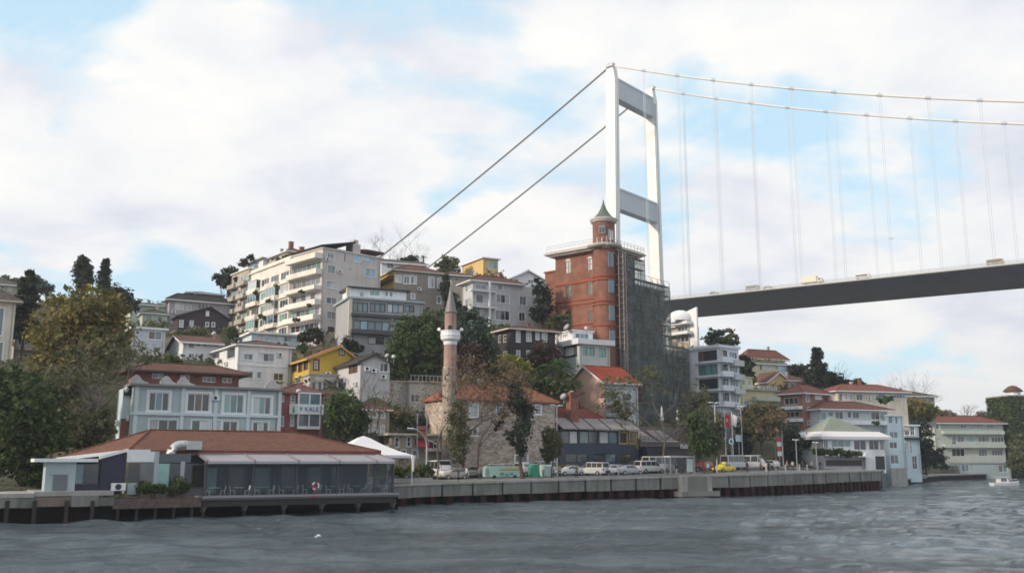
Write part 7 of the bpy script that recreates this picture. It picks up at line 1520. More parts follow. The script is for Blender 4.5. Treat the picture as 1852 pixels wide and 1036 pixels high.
# roof garden plants of the apartment block and odd shrubs filling the gardens
for lb, bl, Y_b, kd, n_ in [('green shrubs on the upper roof terrace of the apartment block', [(520,467,12,6), (505,472,10,5), (535,466,8,4)], 206, 'green', 900), ('dark shrubs at the left roof edge of the apartment block', [(440,474,12,6), (455,466,9,5)], 224, 'dark', 800),
        ('trailing plants on the middle balconies of the apartment block', [(486,545,5,3), (500,516,5,3), (474,572,6,4), (462,530,4,3)], 196, 'green', 500), ('potted plants along the corner balconies of the apartment block', [(545,528,5,2.5), (560,553,4,2.5), (535,578,6,3)], 181, 'olive', 400), ('brown creeper on the left balconies of the apartment block', [(428,505,7,5), (432,540,7,6), (440,585,9,7)], 214, 'brown', 900),
        ('dark shrub below the balconies of the apartment block', [(568,606,18,12), (552,612,12,10)], 176, 'dark', 1600), ('dark shrub at the foot of the grey glass-fronted house', [(632,622,13,13), (648,630,10,8)], 166, 'dark', 1400),
        ('hedge behind the yellow house', [(500,640,20,8), (545,628,14,8)], 160, 'green', 1200), ('shrubs between the white house and the villa roof', [(310,650,22,10), (280,660,20,8)], 158, 'green', 1300),
        ('scrub left of the lavender villa', [(225,640,18,18), (215,610,14,14)], 150, 'bluegreen', 1800), ('ivy-green shrub under the timber house', [(345,604,24,6), (420,602,12,10)], 182, 'green', 1200),
        ('hedge in front of the green-roofed pavilion', [(1482,817,14,5), (1505,817,14,5), (1528,818,14,5), (1550,820,10,4)], 188.5, 'green', 1800), ('shrub beside the pink house balcony', [(1112,735,12,10), (1130,748,12,9)], 159, 'olive', 1500),
        ('dark shrub left of the grey apartments', [(820,560,14,20), (812,540,10,14)], 190, 'dark', 1800), ('yellow-green shrub on the street planter left', [(722,852,12,8), (745,850,12,7)], 118, 'yellowgreen', 1200), ('green shrub beside the yellow-green street shrub', [(768,850,14,9)], 122, 'green', 900),
        ('shrub patch left of the black timber mansion', [(890,650,12,20), (885,625,10,12)], 165, 'green', 1600), ('dark creeper at the right of the taupe house', [(806,515,6,24)], 199, 'dark', 900), ('hanging shrub on the white house balcony', [(1585,765,8,4), (1600,722,14,5)], 200, 'green', 500),
        ('garden shrub right of the brick-red house', [(1470,800,14,16)], 196, 'green', 1200), ('low shrub below the terraced villa', [(1395,700,14,6), (1420,706,10,5)], 240, 'green', 700), ('shrubs along the foot of the modern block', [(1265,815,14,14), (1330,825,12,14)], 182, 'dark', 1500),
        ('dark shrub mass at the end of the villa garden', [(590,805,25,14), (640,808,22,12)], 126, 'dark', 2000)]:
    bush(lb, bl, Y_b, kd, n_, .2 if Y_b < 170 else .3)
# ground cover on the slope: uncountable
gp = []; gr = np.random.default_rng(23)
while len(gp) < 30000:
    px_ = gr.uniform(-60, 1700); Yg = gr.uniform(128, 300); p = at(px_, 700, Yg); d = polydist(SH, p.x, p.y)[0]
    if d < 24: continue
    for _ in range(12):
        x_, y_ = p.x + gr.normal(0, 1.2), p.y + gr.normal(0, 1.2); gp.append((x_, y_, 0))
gp = np.array(gp[:30000]); cache = {}
for i in range(len(gp)):
    k = i // 12
    if k not in cache: cache[k] = zg(gp[i, 0], gp[i, 1])
    gp[i, 2] = cache[k] + gr.uniform(-.1, 1.1)
nr = gr.normal(size=gp.shape) + np.array([0, -.3, .8]); nr /= np.linalg.norm(nr, axis=1, keepdims=True); tone = np.repeat(gr.random(len(gp) // 12 + 1), 12)[:len(gp)]
me = leaf_mesh('hillside_scrub', gp, nr, .5, tone); me.materials.append(FO['olive']); sc_ = link('hillside_scrub', me); tag(sc_, 'low olive scrub covering the bare slope between the houses', 'scrub'); sc_['kind'] = 'stuff'
# ================================================================== STREET LIFE
def place(px, off):
    """street point seen in pixel column px, off metres inland of the quay edge -> (location, heading along the quay)"""
    lo, hi = 0.0, len(QP) - 1.001
    for _ in range(50):
        m = (lo + hi) / 2; p = qpoint(m, off)
        if proj(p)[0] < px: lo = m
        else: hi = m
    i = min(int(lo), len(QP) - 2); a = math.atan2(QP[i+1][1] - QP[i][1], QP[i+1][0] - QP[i][0]); p = qpoint(lo, off)
    up = -.12 if 5.25 < off < 14.5 else 0.0
    return Vector((p[0], p[1], p[2] + up)), a
TYRE = plain('tyre', (.015, .015, .016), .8); RIM = plain('rim', (.40, .41, .42), .35, .8); CARGL = glass_pane('car_glass', (.012, .014, .016), .05, 1.0, .1); LAMPW = plain('headlamp', (.6, .62, .62), .2); LAMPR = plain('tail_lamp', (.28, .015, .015), .3); PLATE = plain('plate', (.65, .65, .62), .5)
CARS = {  # length, half width, belt stations (x,zlow,ztop,w) front=+x, cabin stations (x, zb, zr, wb, wr)
 'sedan': (4.5, [(-2.25,.42,.78,.72), (-2.1,.28,.93,.84), (-1.2,.25,.96,.88), (.6,.25,.94,.88), (1.3,.25,.88,.86), (2.0,.28,.74,.80), (2.25,.40,.60,.66)], [(-1.75,.92,.94,.76,.72), (-.95,.95,1.40,.80,.60), (.25,.95,1.43,.80,.61), (1.15,.90,.92,.78,.72)]),
 'hatch': (4.0, [(-2.0,.42,.85,.74), (-1.9,.28,.96,.84), (-1.0,.25,.98,.87), (.6,.25,.96,.87), (1.2,.25,.90,.85), (1.8,.28,.76,.79), (2.0,.40,.60,.66)], [(-1.95,.95,.98,.76,.72), (-1.5,.97,1.46,.79,.62), (.15,.97,1.50,.79,.63), (1.1,.92,.94,.77,.72)]),
 'suv': (4.5, [(-2.25,.5,.95,.80), (-2.15,.36,1.08,.88), (-1.0,.34,1.10,.92), (.7,.34,1.08,.92), (1.4,.34,1.02,.90), (2.1,.36,.90,.84), (2.25,.5,.7,.7)], [(-2.2,1.08,1.10,.82,.78), (-1.8,1.09,1.66,.84,.68), (.1,1.09,1.70,.84,.69), (1.0,1.04,1.06,.82,.76)]),
 'van': (4.9, [(-2.45,.45,1.05,.88), (-2.4,.32,1.12,.93), (-1.0,.30,1.14,.95), (.9,.30,1.12,.95), (1.6,.30,1.02,.93), (2.3,.32,.88,.86), (2.45,.45,.70,.72)], [(-2.44,1.11,1.13,.90,.88), (-2.3,1.12,1.90,.91,.80), (.5,1.12,1.93,.91,.80), (1.55,1.04,1.06,.88,.80)]),
 'minibus': (5.8, [(-2.9,.5,1.15,.94), (-2.85,.36,1.22,.98), (-1.0,.34,1.24,1.0), (1.4,.34,1.22,1.0), (2.0,.34,1.12,.97), (2.75,.36,.96,.9), (2.9,.5,.75,.78)], [(-2.88,1.21,1.24,.96,.94), (-2.75,1.22,2.42,.97,.86), (1.2,1.22,2.46,.97,.86), (2.1,1.12,1.15,.94,.86)])}
def car(name, label, cat, kind, loc, hd, col, group='vehicles on the quay street', taxi=False, metal=.0):
    ln, st, cs = CARS[kind]; o = empty(name, loc, hd, label, cat, group); paint = plain('paint_%s' % name + label[:10] + label[-6:], col, .28, metal, spec=.6)
    bb = MB(); rings = []
    for x, zl, zt_c, wd in st:
        r_ = [(x, -wd*.9, zl), (x, -wd, zl + .14), (x, -wd, zt_c - .16), (x, -wd*.93, zt_c - .03), (x, -wd*.6, zt_c), (x, wd*.6, zt_c), (x, wd*.93, zt_c - .03), (x, wd, zt_c - .16), (x, wd, zl + .14), (x, wd*.9, zl)]; rings.append(len(bb.v)); bb.v += r_
    n = 10
    for a, c in zip(rings[:-1], rings[1:]):
        for k in range(n): bb.f.append((a+k, a+(k+1) % n, c+(k+1) % n, c+k)); bb.m.append(0)
    bb.f += [tuple(rings[0]+k for k in range(n)), tuple(rings[-1]+k for k in range(n))[::-1]]; bb.m += [0, 0]
    # cabin
    cr = []
    for x, zb, zr, wb, wr in cs: cr.append(len(bb.v)); bb.v += [(x, -wb, zb - .06), (x, -wr, zr - .03), (x, -wr*.8, zr + .01), (x, wr*.8, zr + .01), (x, wr, zr - .03), (x, wb, zb - .06)]
    for a, c in zip(cr[:-1], cr[1:]):
        for k in range(6): bb.f.append((a+k, a+(k+1) % 6, c+(k+1) % 6, c+k)); bb.m.append(0)
    body = bb.build('body', paint, o)
    # glass, 12 mm proud
    (x0, zb0, zr0, wb0, wr0), (x1, zb1, zr1, wb1, wr1), (x2, zb2, zr2, wb2, wr2), (x3, zb3, zr3, wb3, wr3) = cs
    def quad(name_, pts): q = MB(); nn = (Vector(pts[1]) - Vector(pts[0])).cross(Vector(pts[2]) - Vector(pts[0])).normalized() * .014; q.add([Vector(p) + nn for p in pts], [(0, 1, 2, 3)]); q.add([Vector(p) - nn for p in pts], [(3, 2, 1, 0)]); q.build(name_, CARGL, o)
    def L4(A, B, u0, u1, v0, v1, C_, D):
        A, B, C_, D = map(Vector, (A, B, C_, D)); f = lambda u, v: (A.lerp(B, u)).lerp(D.lerp(C_, u), v); return [f(u0, v0), f(u1, v0), f(u1, v1), f(u0, v1)]
    quad('windscreen', L4((x3, -wb3, zb3), (x3, wb3, zb3), .06, .94, .08, .92, (x2, wr2, zr2), (x2, -wr2, zr2)))
    quad('rear_window', L4((x0, wb0, zb0), (x0, -wb0, zb0), .08, .92, .12, .88, (x1, -wr1, zr1), (x1, wr1, zr1)))
    for sg in (-1, 1):
        A, B, C_, D = (x1, sg*wb1, zb1), (x2, sg*wb2, zb2), (x2, sg*wr2, zr2), (x1, sg*wr1, zr1)
        off = Vector((0, sg * .012, 0)); nwin = 2 if kind in ('sedan', 'hatch', 'suv') else 3
        for i in range(nwin):
            pts = [Vector(p) + off for p in L4(A, B, i / nwin + .02, (i + 1) / nwin - .02, .1, .86, C_, D)]; quad('side_window', pts)
        q = [Vector((x2 + .04, sg*wb2, zb2 + .04)) + off, Vector((x3 - .22, sg*wb3*1.01, zb3 + .03)) + off, Vector((x2 + .04, sg*(wr2*.9 + wb2*.1), zr2 - .08)) + off]; mb_ = MB(); mb_.add(q + [p + Vector((0, sg*.006, 0)) for p in q], [(0, 1, 2), (5, 4, 3)]); mb_.build('side_window', CARGL, o)
    ax = ln * .31; wr_c = .31 if kind in ('sedan', 'hatch') else .35
    for wx in (-ax, ax):
        for sg in (-1, 1):
            yy = sg * (st[2][3] - .06); mb_ = MB(); mb_.tube([(wx, yy - sg*.18, wr_c), (wx, yy + sg*.07, wr_c)], wr_c, 16); wo = mb_.build('wheel', TYRE, o)
            mb_ = MB(); mb_.tube([(wx, yy + sg*.071, wr_c), (wx, yy + sg*.085, wr_c)], wr_c * .62, 12); mb_.build('rim', RIM, wo)
    for sg in (-1, 1):
        mb_ = MB(); x_, zl, zt_c, wd = st[-2]; mb_.box(x_ - .05, x_ + .17, sg*wd*.55, sg*wd*.92, zt_c - .24, zt_c - .08); mb_.build('headlight', LAMPW, o)
        x_, zl, zt_c, wd = st[0]; mb_ = MB(); mb_.box(x_ - .02, x_ + .14, sg*wd*.7, sg*wd*1.02, zt_c - .3, zt_c - .02); mb_.build('tail_light', LAMPR, o)
        mb_ = MB(); mb_.box(x3 - .35, x3 - .2, sg*(wb3 + .02), sg*(wb3 + .2), zb3 + .02, zb3 + .16); mb_.build('mirror', paint, o)
    mb_ = MB(); mb_.box(-ln/2 - .015, -ln/2 + .02, -.26, .26, .5, .61); mb_.build('number_plate', PLATE, o)
    if taxi: mb_ = MB(); mb_.box(-.25, .0, -.3, .3, 1.44, 1.6); mb_.build('roof_sign', plain('taxi_sign', (.7, .62, .3), .5), o)
    return o
WH = (.62, .62, .63); SILV = (.36, .39, .44)
def P_(px, off, da=0.0): p, a = place(px, off); return p, a + R(da)
for (nm, lb, ct, kd, px, off, da, col) in [
    ('minibus', 'white minibus parked nose to the water left of the mosque tree', 'minibus', 'minibus', 797, 9.5, -95, WH),
    ('hatchback', 'beige-silver hatchback parked at the left end of the car row', 'car', 'hatch', 820, 6.8, 180, (.36, .33, .31)),
    ('suv', 'white car parked behind the mint green trailer, nose to the left', 'car', 'suv', 884, 12.0, 165, WH),
    ('hatchback', 'white car right behind the white parked car at the mosque wall', 'car', 'hatch', 908, 15.2, 180, WH),
    ('pickup_car', 'white car with dark rear window behind the slim magnolia', 'car', 'suv', 941, 13.0, 90, (.55, .56, .56)),
    ('sedan', 'white sedan parked left of the white van with the black rear window', 'car', 'sedan', 1031, 9.0, 180, (.55, .58, .62)),
    ('van', 'white van with black rear window parked in the middle of the row', 'van', 'van', 1072, 7.6, 110, WH),
    ('hatchback', 'small white car right of the white van', 'car', 'hatch', 1105, 8.5, 170, WH),
    ('sedan', 'silver-blue sedan parked left of the bus shelter', 'car', 'sedan', 1138, 7.4, 0, SILV),
    ('van', 'white panel van behind the silver-blue sedan', 'van', 'van', 1176, 9.5, 0, WH),
    ('taxi', 'yellow taxi on the street right of the bus shelter', 'taxi', 'sedan', 1309, 6.6, 180, (.62, .50, .02)),
    ('van', 'silver passenger van behind the yellow taxi', 'van', 'minibus', 1330, 13.0, -10, (.48, .50, .54)),
    ('minibus', 'white minibus facing the water right of the silver van', 'minibus', 'minibus', 1362, 13.0, -78, WH),
    ('hatchback', 'silver car between the white minibus and the white parked car', 'car', 'hatch', 848, 11.0, 175, (.36, .37, .38)),
    ('sedan', 'pale grey car half hidden behind the bright green bin', 'car', 'sedan', 960, 9.6, 180, (.42, .43, .44)),
    ('van', 'white high-roofed van left of the bus shelter', 'van', 'minibus', 1192, 12.5, 5, (.6, .6, .6)),
    ('hatchback', 'blue hatchback parked left of the curved street lamp', 'car', 'hatch', 738, 10.0, 20, (.05, .09, .18)),
    ('hatchback', 'dark grey car tucked behind the curved street lamp', 'car', 'hatch', 757, 10.5, 10, (.05, .055, .06)),
    ('van', 'white van behind the green and teal recycling bins', 'van', 'van', 978, 13.2, 175, (.5, .5, .5)),
    ('suv', 'dark grey car behind the white panel van', 'car', 'suv', 1160, 13.3, 0, (.06, .065, .07)),
    ('sedan', 'black sedan behind the bus shelter', 'car', 'sedan', 1243, 12.0, 180, (.02, .02, .022)),
    ('hatchback', 'red hatchback right of the black sedan', 'car', 'hatch', 1272, 12.6, 180, (.28, .03, .03)),
    ('hatchback', 'white car furthest right on the street', 'car', 'hatch', 1391, 14.2, 80, WH)]:
    p, a = P_(px, off, da); car(nm, lb, ct, kd, p, a, col, taxi=(nm == 'taxi'))
# mint trailer kiosk, bins
p, a = place(907, 6.3); o = empty('kiosk_trailer', p, a, 'pale mint green trailer kiosk with yellow stripe in front of the parked cars', 'trailer')
MINT = plain('mint_paint', (.40, .58, .52), .45, var=.08)
bb = MB(); bb.prism([(-2.45, .25), (2.45, .25), (2.45, 1.5), (2.2, 1.68), (-2.2, 1.68), (-2.45, 1.3)], 'y', -.9, .9); body = bb.build('body', MINT, o)
bb = MB(); bb.box(-1.0, 2.2, -.93, -.905, 1.12, 1.24); bb.build('stripe', plain('olive_stripe', (.28, .24, .06), .5), body)
bb = MB(); bb.box(-.4, 2.3, -.925, -.904, 1.26, 1.62); bb.build('yellow_panel', plain('pale_yellow', (.55, .52, .32), .5), body)
for x0, x1, z0, z1 in ((-.9, -.1, .35, .85), (.0, .6, .3, .7), (.7, 1.4, .45, .8)): bb = MB(); n = 12; bb.prism([((x0 + x1) / 2 + (x1 - x0) / 2 * math.cos(6.283 * i / n), (z0 + z1) / 2 + (z1 - z0) / 2 * math.sin(6.283 * i / n)) for i in range(n)], 'y', -.925, -.904); bb.build('green_print', plain('print_green', (.10, .34, .22), .5), body)
for wx in (-1.7, 1.6): bb = MB(); bb.tube([(wx, -.95, .25), (wx, -.7, .25)], .25, 14); bb.build('wheel', TYRE, o)
bb = MB(); bb.tube([(2.45, 0, .35), (3.2, 0, .3)], .05, 6); bb.build('drawbar', GREYM, o)
def bin_(px, off, label, col, w_, h, tent):
    p, a = place(px, off); o = empty('recycling_bin', p, a, label, 'bin'); m = plain('bin_' + label[:8], col, .5, var=.1); bb = MB(); bb.hexa([(-w_*.45, -.55, .12), (w_*.45, -.55, .12), (w_*.45, .55, .12), (-w_*.45, .55, .12)], [(-w_/2, -.6, h), (w_/2, -.6, h), (w_/2, .6, h), (-w_/2, .6, h)]); bb.build('body', m, o)
    bb = MB()
    if tent: bb.prism([(-w_/2 - .04, h), (w_/2 + .04, h), (w_*.3, h + .4), (0, h + .55), (-w_*.3, h + .4)], 'y', -.62, .62)
    else: bb.prism([(-.65, h), (.65, h), (.45, h + .22), (-.45, h + .22)], 'x', -w_/2 - .03, w_/2 + .03)
    bb.build('lid', m, o)
    for sx in (-1, 1):
        bb = MB(); bb.tube([(sx*w_*.35, -.5, .08), (sx*w_*.35, -.4, .08)], .09, 8); bb.build('caster', TYRE, o)
bin_(965, 6.4, 'bright green recycling bin right of the slim magnolia', (.06, .36, .24), 1.1, 1.3, True); bin_(988, 6.8, 'white and teal recycling bin right of the bright green one', (.45, .60, .55), 1.5, 1.5, False)
# bus shelter and stop sign
p, a = place(1229, 4.6); o = empty('bus_shelter', p, a, 'glass bus shelter with flat white roof on the promenade', 'bus shelter')
bb = MB(); bb.box(-2.3, 2.3, -.75, .75, 2.45, 2.62); bb.build('roof', plain('shelter_roof', (.55, .56, .56), .5), o)
for x_ in (-2.2, 2.2):
    for y_ in (-.65, .65): bb = MB(); bb.box(x_ - .05, x_ + .05, y_ - .05, y_ + .05, 0, 2.45); bb.build('post', STEEL, o)
for i in range(4): bb = MB(); bb.box(-2.1 + i * 1.06, -1.1 + i * 1.06, .63, .65, .25, 2.3); bb.build('glass_panel', clear_glass('shelter_glass', (.16, .22, .22), .5), o)
bb = MB(); bb.box(1.0, 2.1, -.62, -.52, .3, 2.25); bb.build('poster_case', plain('poster_pale', (.46, .54, .54), .3), o); bb = MB(); bb.box(-1.6, .8, .15, .5, .42, .48); [bb.box(x_ - .04, x_ + .04, .2, .45, 0, .42) for x_ in (-1.4, .6)]; bb.build('bench', plain('bench_grey', (.18, .18, .19), .6), o)
p, a = place(1257, 4.0); o = empty('stop_sign', p, a, 'pale yellow bus stop sign on a pole beside the shelter', 'sign'); bb = MB(); bb.tube([(0, 0, 0), (0, 0, 3.0)], .06, 6); bb.build('pole', STEEL, o); bb = MB(); bb.box(-.38, .38, -.05, .05, 3.0, 4.2); sb2 = bb.build('panel', plain('stop_yellow', (.62, .62, .42), .5), o); bb = MB(); bb.box(-.15, .15, -.07, -.051, 3.75, 4.05); bb.build('emblem', plain('emblem_grey', (.2, .2, .17), .5), sb2)
# street lamps
def lamp(label, px, off, top_px, kind, arm=0.0):
    p, a = place(px, off); h = at(px, top_px, p.y).z - p.z; o = empty('street_lamp', p, a, label, 'street lamp', 'street lamps along the quay'); bb = MB()
    if kind == 'arm':
        n = 10; pts = [(0, 0, 0), (0, 0, h * .62)] + [(arm * (1 - math.cos(t)), 0, h * .62 + h * .38 * math.sin(t) * .95) for t in np.linspace(.2, 1.35, n)]
        bb.tube(pts, [.13, .11] + [.08] * n, 8); bb.build('pole', STEEL, o); e = pts[-1]; bb = MB(); s = 1 if arm > 0 else -1; bb.hexa([(e[0], -.12, e[2] - .1), (e[0] + s*.8, -.12, e[2] - .06), (e[0] + s*.8, .12, e[2] - .06), (e[0], .12, e[2] - .1)], [(e[0], -.08, e[2] + .06), (e[0] + s*.7, -.08, e[2] + .06), (e[0] + s*.7, .08, e[2] + .06), (e[0], .08, e[2] + .06)]); bb.build('lamp_head', WHITE, o)
    else:
        bb.tube([(0, 0, 0), (0, 0, h)], [.11, .07], 8); bb.build('pole', STEEL, o)
        for s in (-1, 1):
            bb = MB(); bb.tube([(0, 0, h - .15), (s*.5, 0, h)], .04, 5); bb.box(s*.35, s*1.0, -.14, .14, h - .03, h + .1); bb.build('lamp_head', WHITE, o)
lamp('tall street lamp with curved arm beside the white minibus', 771, 5.6, 772, 'arm', -2.6)
lamp('double street lamp beside the navy restaurant', 1008, 5.4, 733, 'double'); lamp('white street lamp in front of the modern block', 1297, 5.6, 728, 'double'); lamp('grey lamp post behind the white minibus facing the water', 1344, 14.9, 735, 'double'); lamp('thin lamp post right of the car furthest right', 1417, 14.9, 752, 'double'); lamp('slim lamp post near the pavilion terrace', 1442, 4.6, 795, 'double'); lamp('lamp post at the left corner of the green-roofed pavilion', 1478, 5.0, 800, 'double')
# arched gate frame with red board
p, a = place(762, 14.6); o = empty('sign_gantry', p, a, 'arched metal frame with red lettered boards beside the curved street lamp', 'sign'); h = at(762, 742, p.y).z - p.z; bb = MB(); bb.tube([(-.75, 0, 0), (-.75, 0, h - .6), (-.5, 0, h), (.5, 0, h), (.75, 0, h - .6), (.75, 0, 0)], .07, 6); bb.build('frame', STEEL, o)
zs = at(762, 770, p.y).z - p.z
for i in range(2): bb = MB(); bb.box(-.7, .7, -.06, .02, zs - .55 - .72 * i, zs - .72 * i); bb.build('board', plain('board_red', (.42, .12, .10), .6), o)
# signs by the road
for px, off, ytop, w_, label, col, rd in [(1324, 15.0, 792, .55, 'round white and blue traffic sign right of the modern block', (.62, .68, .72), True), (1338, 15.4, 786, .7, 'pale blue square direction sign right of the round sign', (.40, .52, .58), False), (1411, 14.9, 790, .5, 'tall red and white sign stack near the car furthest right', (.35, .05, .05), False)]:
    p, a = place(px, off); o = empty('traffic_sign', p, a - .4, label, 'sign'); h = at(px, ytop, p.y).z - p.z; bb = MB(); bb.tube([(0, 0, 0), (0, 0, h)], .05, 6); bb.build('pole', STEEL, o)
    m = plain('sign_' + label[:9], col, .5)
    if rd: bb = MB(); bb.tube([(0, -.05, h - w_), (0, -.09, h - w_)], w_, 18); d_ = bb.build('disc', m, o); bb = MB(); bb.tube([(0, -.091, h - w_), (0, -.1, h - w_)], w_ * .55, 14); bb.build('emblem', plain('emblem_blue', (.06, .14, .32), .5), d_)
    elif px == 1411:
        for i, c_ in enumerate(((.35, .05, .05), (.6, .6, .6), (.35, .05, .05), (.62, .62, .62))): bb = MB(); bb.box(-w_, w_, -.1, -.04, h - .9 * (i + 1) + .06, h - .9 * i); bb.build('board', plain('stack_%d' % (i % 2), c_, .5), o)
    else: bb = MB(); bb.box(-w_, w_, -.1, -.04, h - 1.2, h); bb.build('board', m, o)
for px, label, col, off in ((1314, 'red flag with white crescent and star on a pole by the modern block', (.52, .02, .03), 16.0), (1327, 'white flag on a pole right of the red flag', (.66, .66, .66), 16.2)):
    p, a = place(px, off); h = at(px, 748, p.y).z - p.z; o = empty('flag', p, 0, label, 'flag'); bb = MB(); bb.tube([(0, 0, 0), (0, 0, h + .4)], [.07, .05], 6); bb.build('pole', WHITE, o)
    me_b = MB(); nu, nv = 6, 8
    for j in range(nv + 1):
        for i in range(nu + 1): u = i / nu; v = j / nv; me_b.v.append((.06 + 1.0 * u * (1 - .35 * (1 - v)), .12 * math.sin(4 * u + 2 * v), h - 1.9 * (1 - v) - .5 * u))
    for j in range(nv):
        for i in range(nu): me_b.f.append((j*(nu+1)+i, j*(nu+1)+i+1, (j+1)*(nu+1)+i+1, (j+1)*(nu+1)+i)); me_b.m.append(0)
    cl = me_b.build('cloth', plain('cloth_' + label[:5], col, .8), o, smooth=True)
    if px == 1314: bb = MB(); bb.lathe([(.0, 0), (.26, .0)], 14); n = 14; cr = [(.5 + .26 * math.cos(t), -.03 - .16, h - 1.15 + .26 * math.sin(t)) for t in np.linspace(.7, 5.58, n)] + [(.57 + .2 * math.cos(t), -.03 - .16, h - 1.15 + .2 * math.sin(t)) for t in np.linspace(5.4, .88, n)]; bb = MB(); bb.add(cr, [tuple(range(len(cr)))]); bb.build('crescent', WHITE, cl)
# closed umbrellas on the restaurant terrace
for px, yb, yt, label in ((1197.5, 764, 733, 'closed white parasol on the dark terrace, the taller left one'), (1226, 763, 738, 'closed white parasol on the dark terrace, right one')):
    p = at(px, yb, 164); h = at(px, yt, 164).z - p.z; o = empty('closed_parasol', p, 0, label, 'parasol', 'closed parasols on the terrace'); bb = MB(); bb.tube([(0, 0, -.3), (0, 0, h)], .04, 6); bb.build('pole', STEEL, o); bb = MB(); bb.lathe([(.28, .35), (.33, .5), (.22, h * .55), (.12, h * .85), (.03, h - .05)], 9); bb.build('canopy', plain('parasol_white', (.58, .60, .62), .8), o)
# white marquee right of the red roof
p = at(655, 866, 113); p.z = zg(p.x, p.y); o = empty('marquee', p, R(25), 'white pointed marquee between the restaurant and the street', 'marquee'); h0 = at(700, 823, 113).z - p.z; h1 = at(647, 788, 113).z - p.z; hw = 4.6
bb = MB(); nn = 8
prof = [(hw * 1.414, h0), (hw * 1.0, h0 + (h1 - h0) * .22), (hw * .55, h0 + (h1 - h0) * .55), (hw * .2, h0 + (h1 - h0) * .88), (.05, h1)]
for r_, z_ in prof: bb.v += [(r_ * math.cos(R(45 + 90 * k)), r_ * math.sin(R(45 + 90 * k)), z_) for k in range(4)]
for i in range(len(prof) - 1):
    for k in range(4): bb.f.append((i*4+k, i*4+(k+1) % 4, (i+1)*4+(k+1) % 4, (i+1)*4+k)); bb.m.append(0)
rf_ = bb.build('roof', plain('marquee_cloth', (.66, .65, .68), .7), o); bb = MB()
for k in range(4):
    x_, y_ = hw * math.sqrt(2) * math.cos(R(45 + 90 * k)), hw * math.sqrt(2) * math.sin(R(45 + 90 * k)); q = MB(); q.tube([(x_ * .98, y_ * .98, 0), (x_ * .98, y_ * .98, h0)], .06, 6); q.build('post', WHITE, o)
    x2_, y2_ = hw * math.sqrt(2) * math.cos(R(135 + 90 * k)), hw * math.sqrt(2) * math.sin(R(135 + 90 * k)); q = MB(); q.add([(x_, y_, h0), (x2_, y2_, h0), (x2_, y2_, h0 - .3), (x_, y_, h0 - .3)], [(0, 1, 2, 3)]); q.build('valance', plain('marquee_cloth', (0, 0, 0)), rf_)
    q = MB(); q.tube([(x_, y_, h0), (x_, y_, h0 - .9), (x_, y_, h0 - 1.8)], [.3, .16, .12], 8); q.build('tied_curtain', plain('marquee_cloth', (0, 0, 0)), o)
# satellite dishes
def dish(label, px, py, Y, rpx, az=-.5):
    c = at(px, py, Y); r_ = rpx * Y / FPX; o = empty('satellite_dish', c - Vector((0, 0, r_ * 1.2)), az, label, 'satellite dish', 'satellite dishes'); bb = MB(); bb.tube([(0, .1, -.4), (0, .1, r_ * 1.2)], .04, 5); bb.build('mast', STEEL, o)
    bb = MB(); n, m = 14, 4; prof = [(r_ * i / m, .22 * r_ * (i / m) ** 2) for i in range(m + 1)]
    bb.lathe([(max(a, .01), b_) for a, b_ in prof], n); bb.lathe([(max(a, .01), b_ - .02) for a, b_ in prof], n); d_ = bb.build('reflector', plain('dish_white', (.62, .62, .63), .5), o, smooth=True); d_.location = (0, 0, r_ * 1.2); d_.rotation_euler = (R(62), 0, 0)
    bb = MB(); bb.tube([(0, -r_ * .2, 0), (0, 0, r_ * .7)], .02, 4); bb.build('feed_arm', DARKM, d_)
for a in [('large dish on the roof of the white box house, left one', 1025, 592, 172, 7, -.9), ('dish on the right end of the white box house roof', 1061, 594, 173, 4.5, .2), ('dish left of the brick chimney', 1019, 717, 153, 6.5, -.7), ('round dish right next to the brick chimney', 1035, 713, 154, 7, .3), ('dish above the brown roof of the gabled white house', 387, 603, 161, 4, -.2), ('dish beside the red house eave with the lettered sign', 540, 707, 130, 4.5, -.2), ('upper dish on the grey gable house roof', 700, 643, 142, 4.5, -.6), ('second dish at the right end of the grey gable house', 712, 645, 142, 4, .2), ('dish on the terrace of the fin-walled house', 1210, 580, 209, 4, -.5)]: dish(*a)
# lifebuoy on the restaurant deck edge
x_, z_ = lp_(568, 896, -.75); p = F.c + F.d * x_ - F.vd * .75; o = empty('lifebuoy_stand', (p.x, p.y, F.c.z), F.yaw, 'red lifebuoy stand on the deck edge of the restaurant', 'lifebuoy'); bb = MB(); bb.box(-.08, .08, -.04, .04, -.3, 1.15); bb.box(-.25, .25, -.05, .05, -.3, -.1); bb.build('post', plain('buoy_red', (.42, .02, .05), .5), o)
bb = MB(); n, m = 20, 8
for i in range(n):
    for j in range(m): t = 6.283 * i / n; q = 6.283 * j / m; bb.v.append(((.33 + .08 * math.cos(q)) * math.cos(t) + .08, -.1 + .08 * math.sin(q), .85 + (.33 + .08 * math.cos(q)) * math.sin(t)))
for i in range(n):
    for j in range(m): bb.f.append((i*m+j, ((i+1) % n)*m+j, ((i+1) % n)*m+(j+1) % m, i*m+(j+1) % m)); bb.m.append(0 if (i // 3) % 2 else 1)
bb.build('ring', [plain('buoy_red', (0, 0, 0)), WHITE], o, smooth=True)
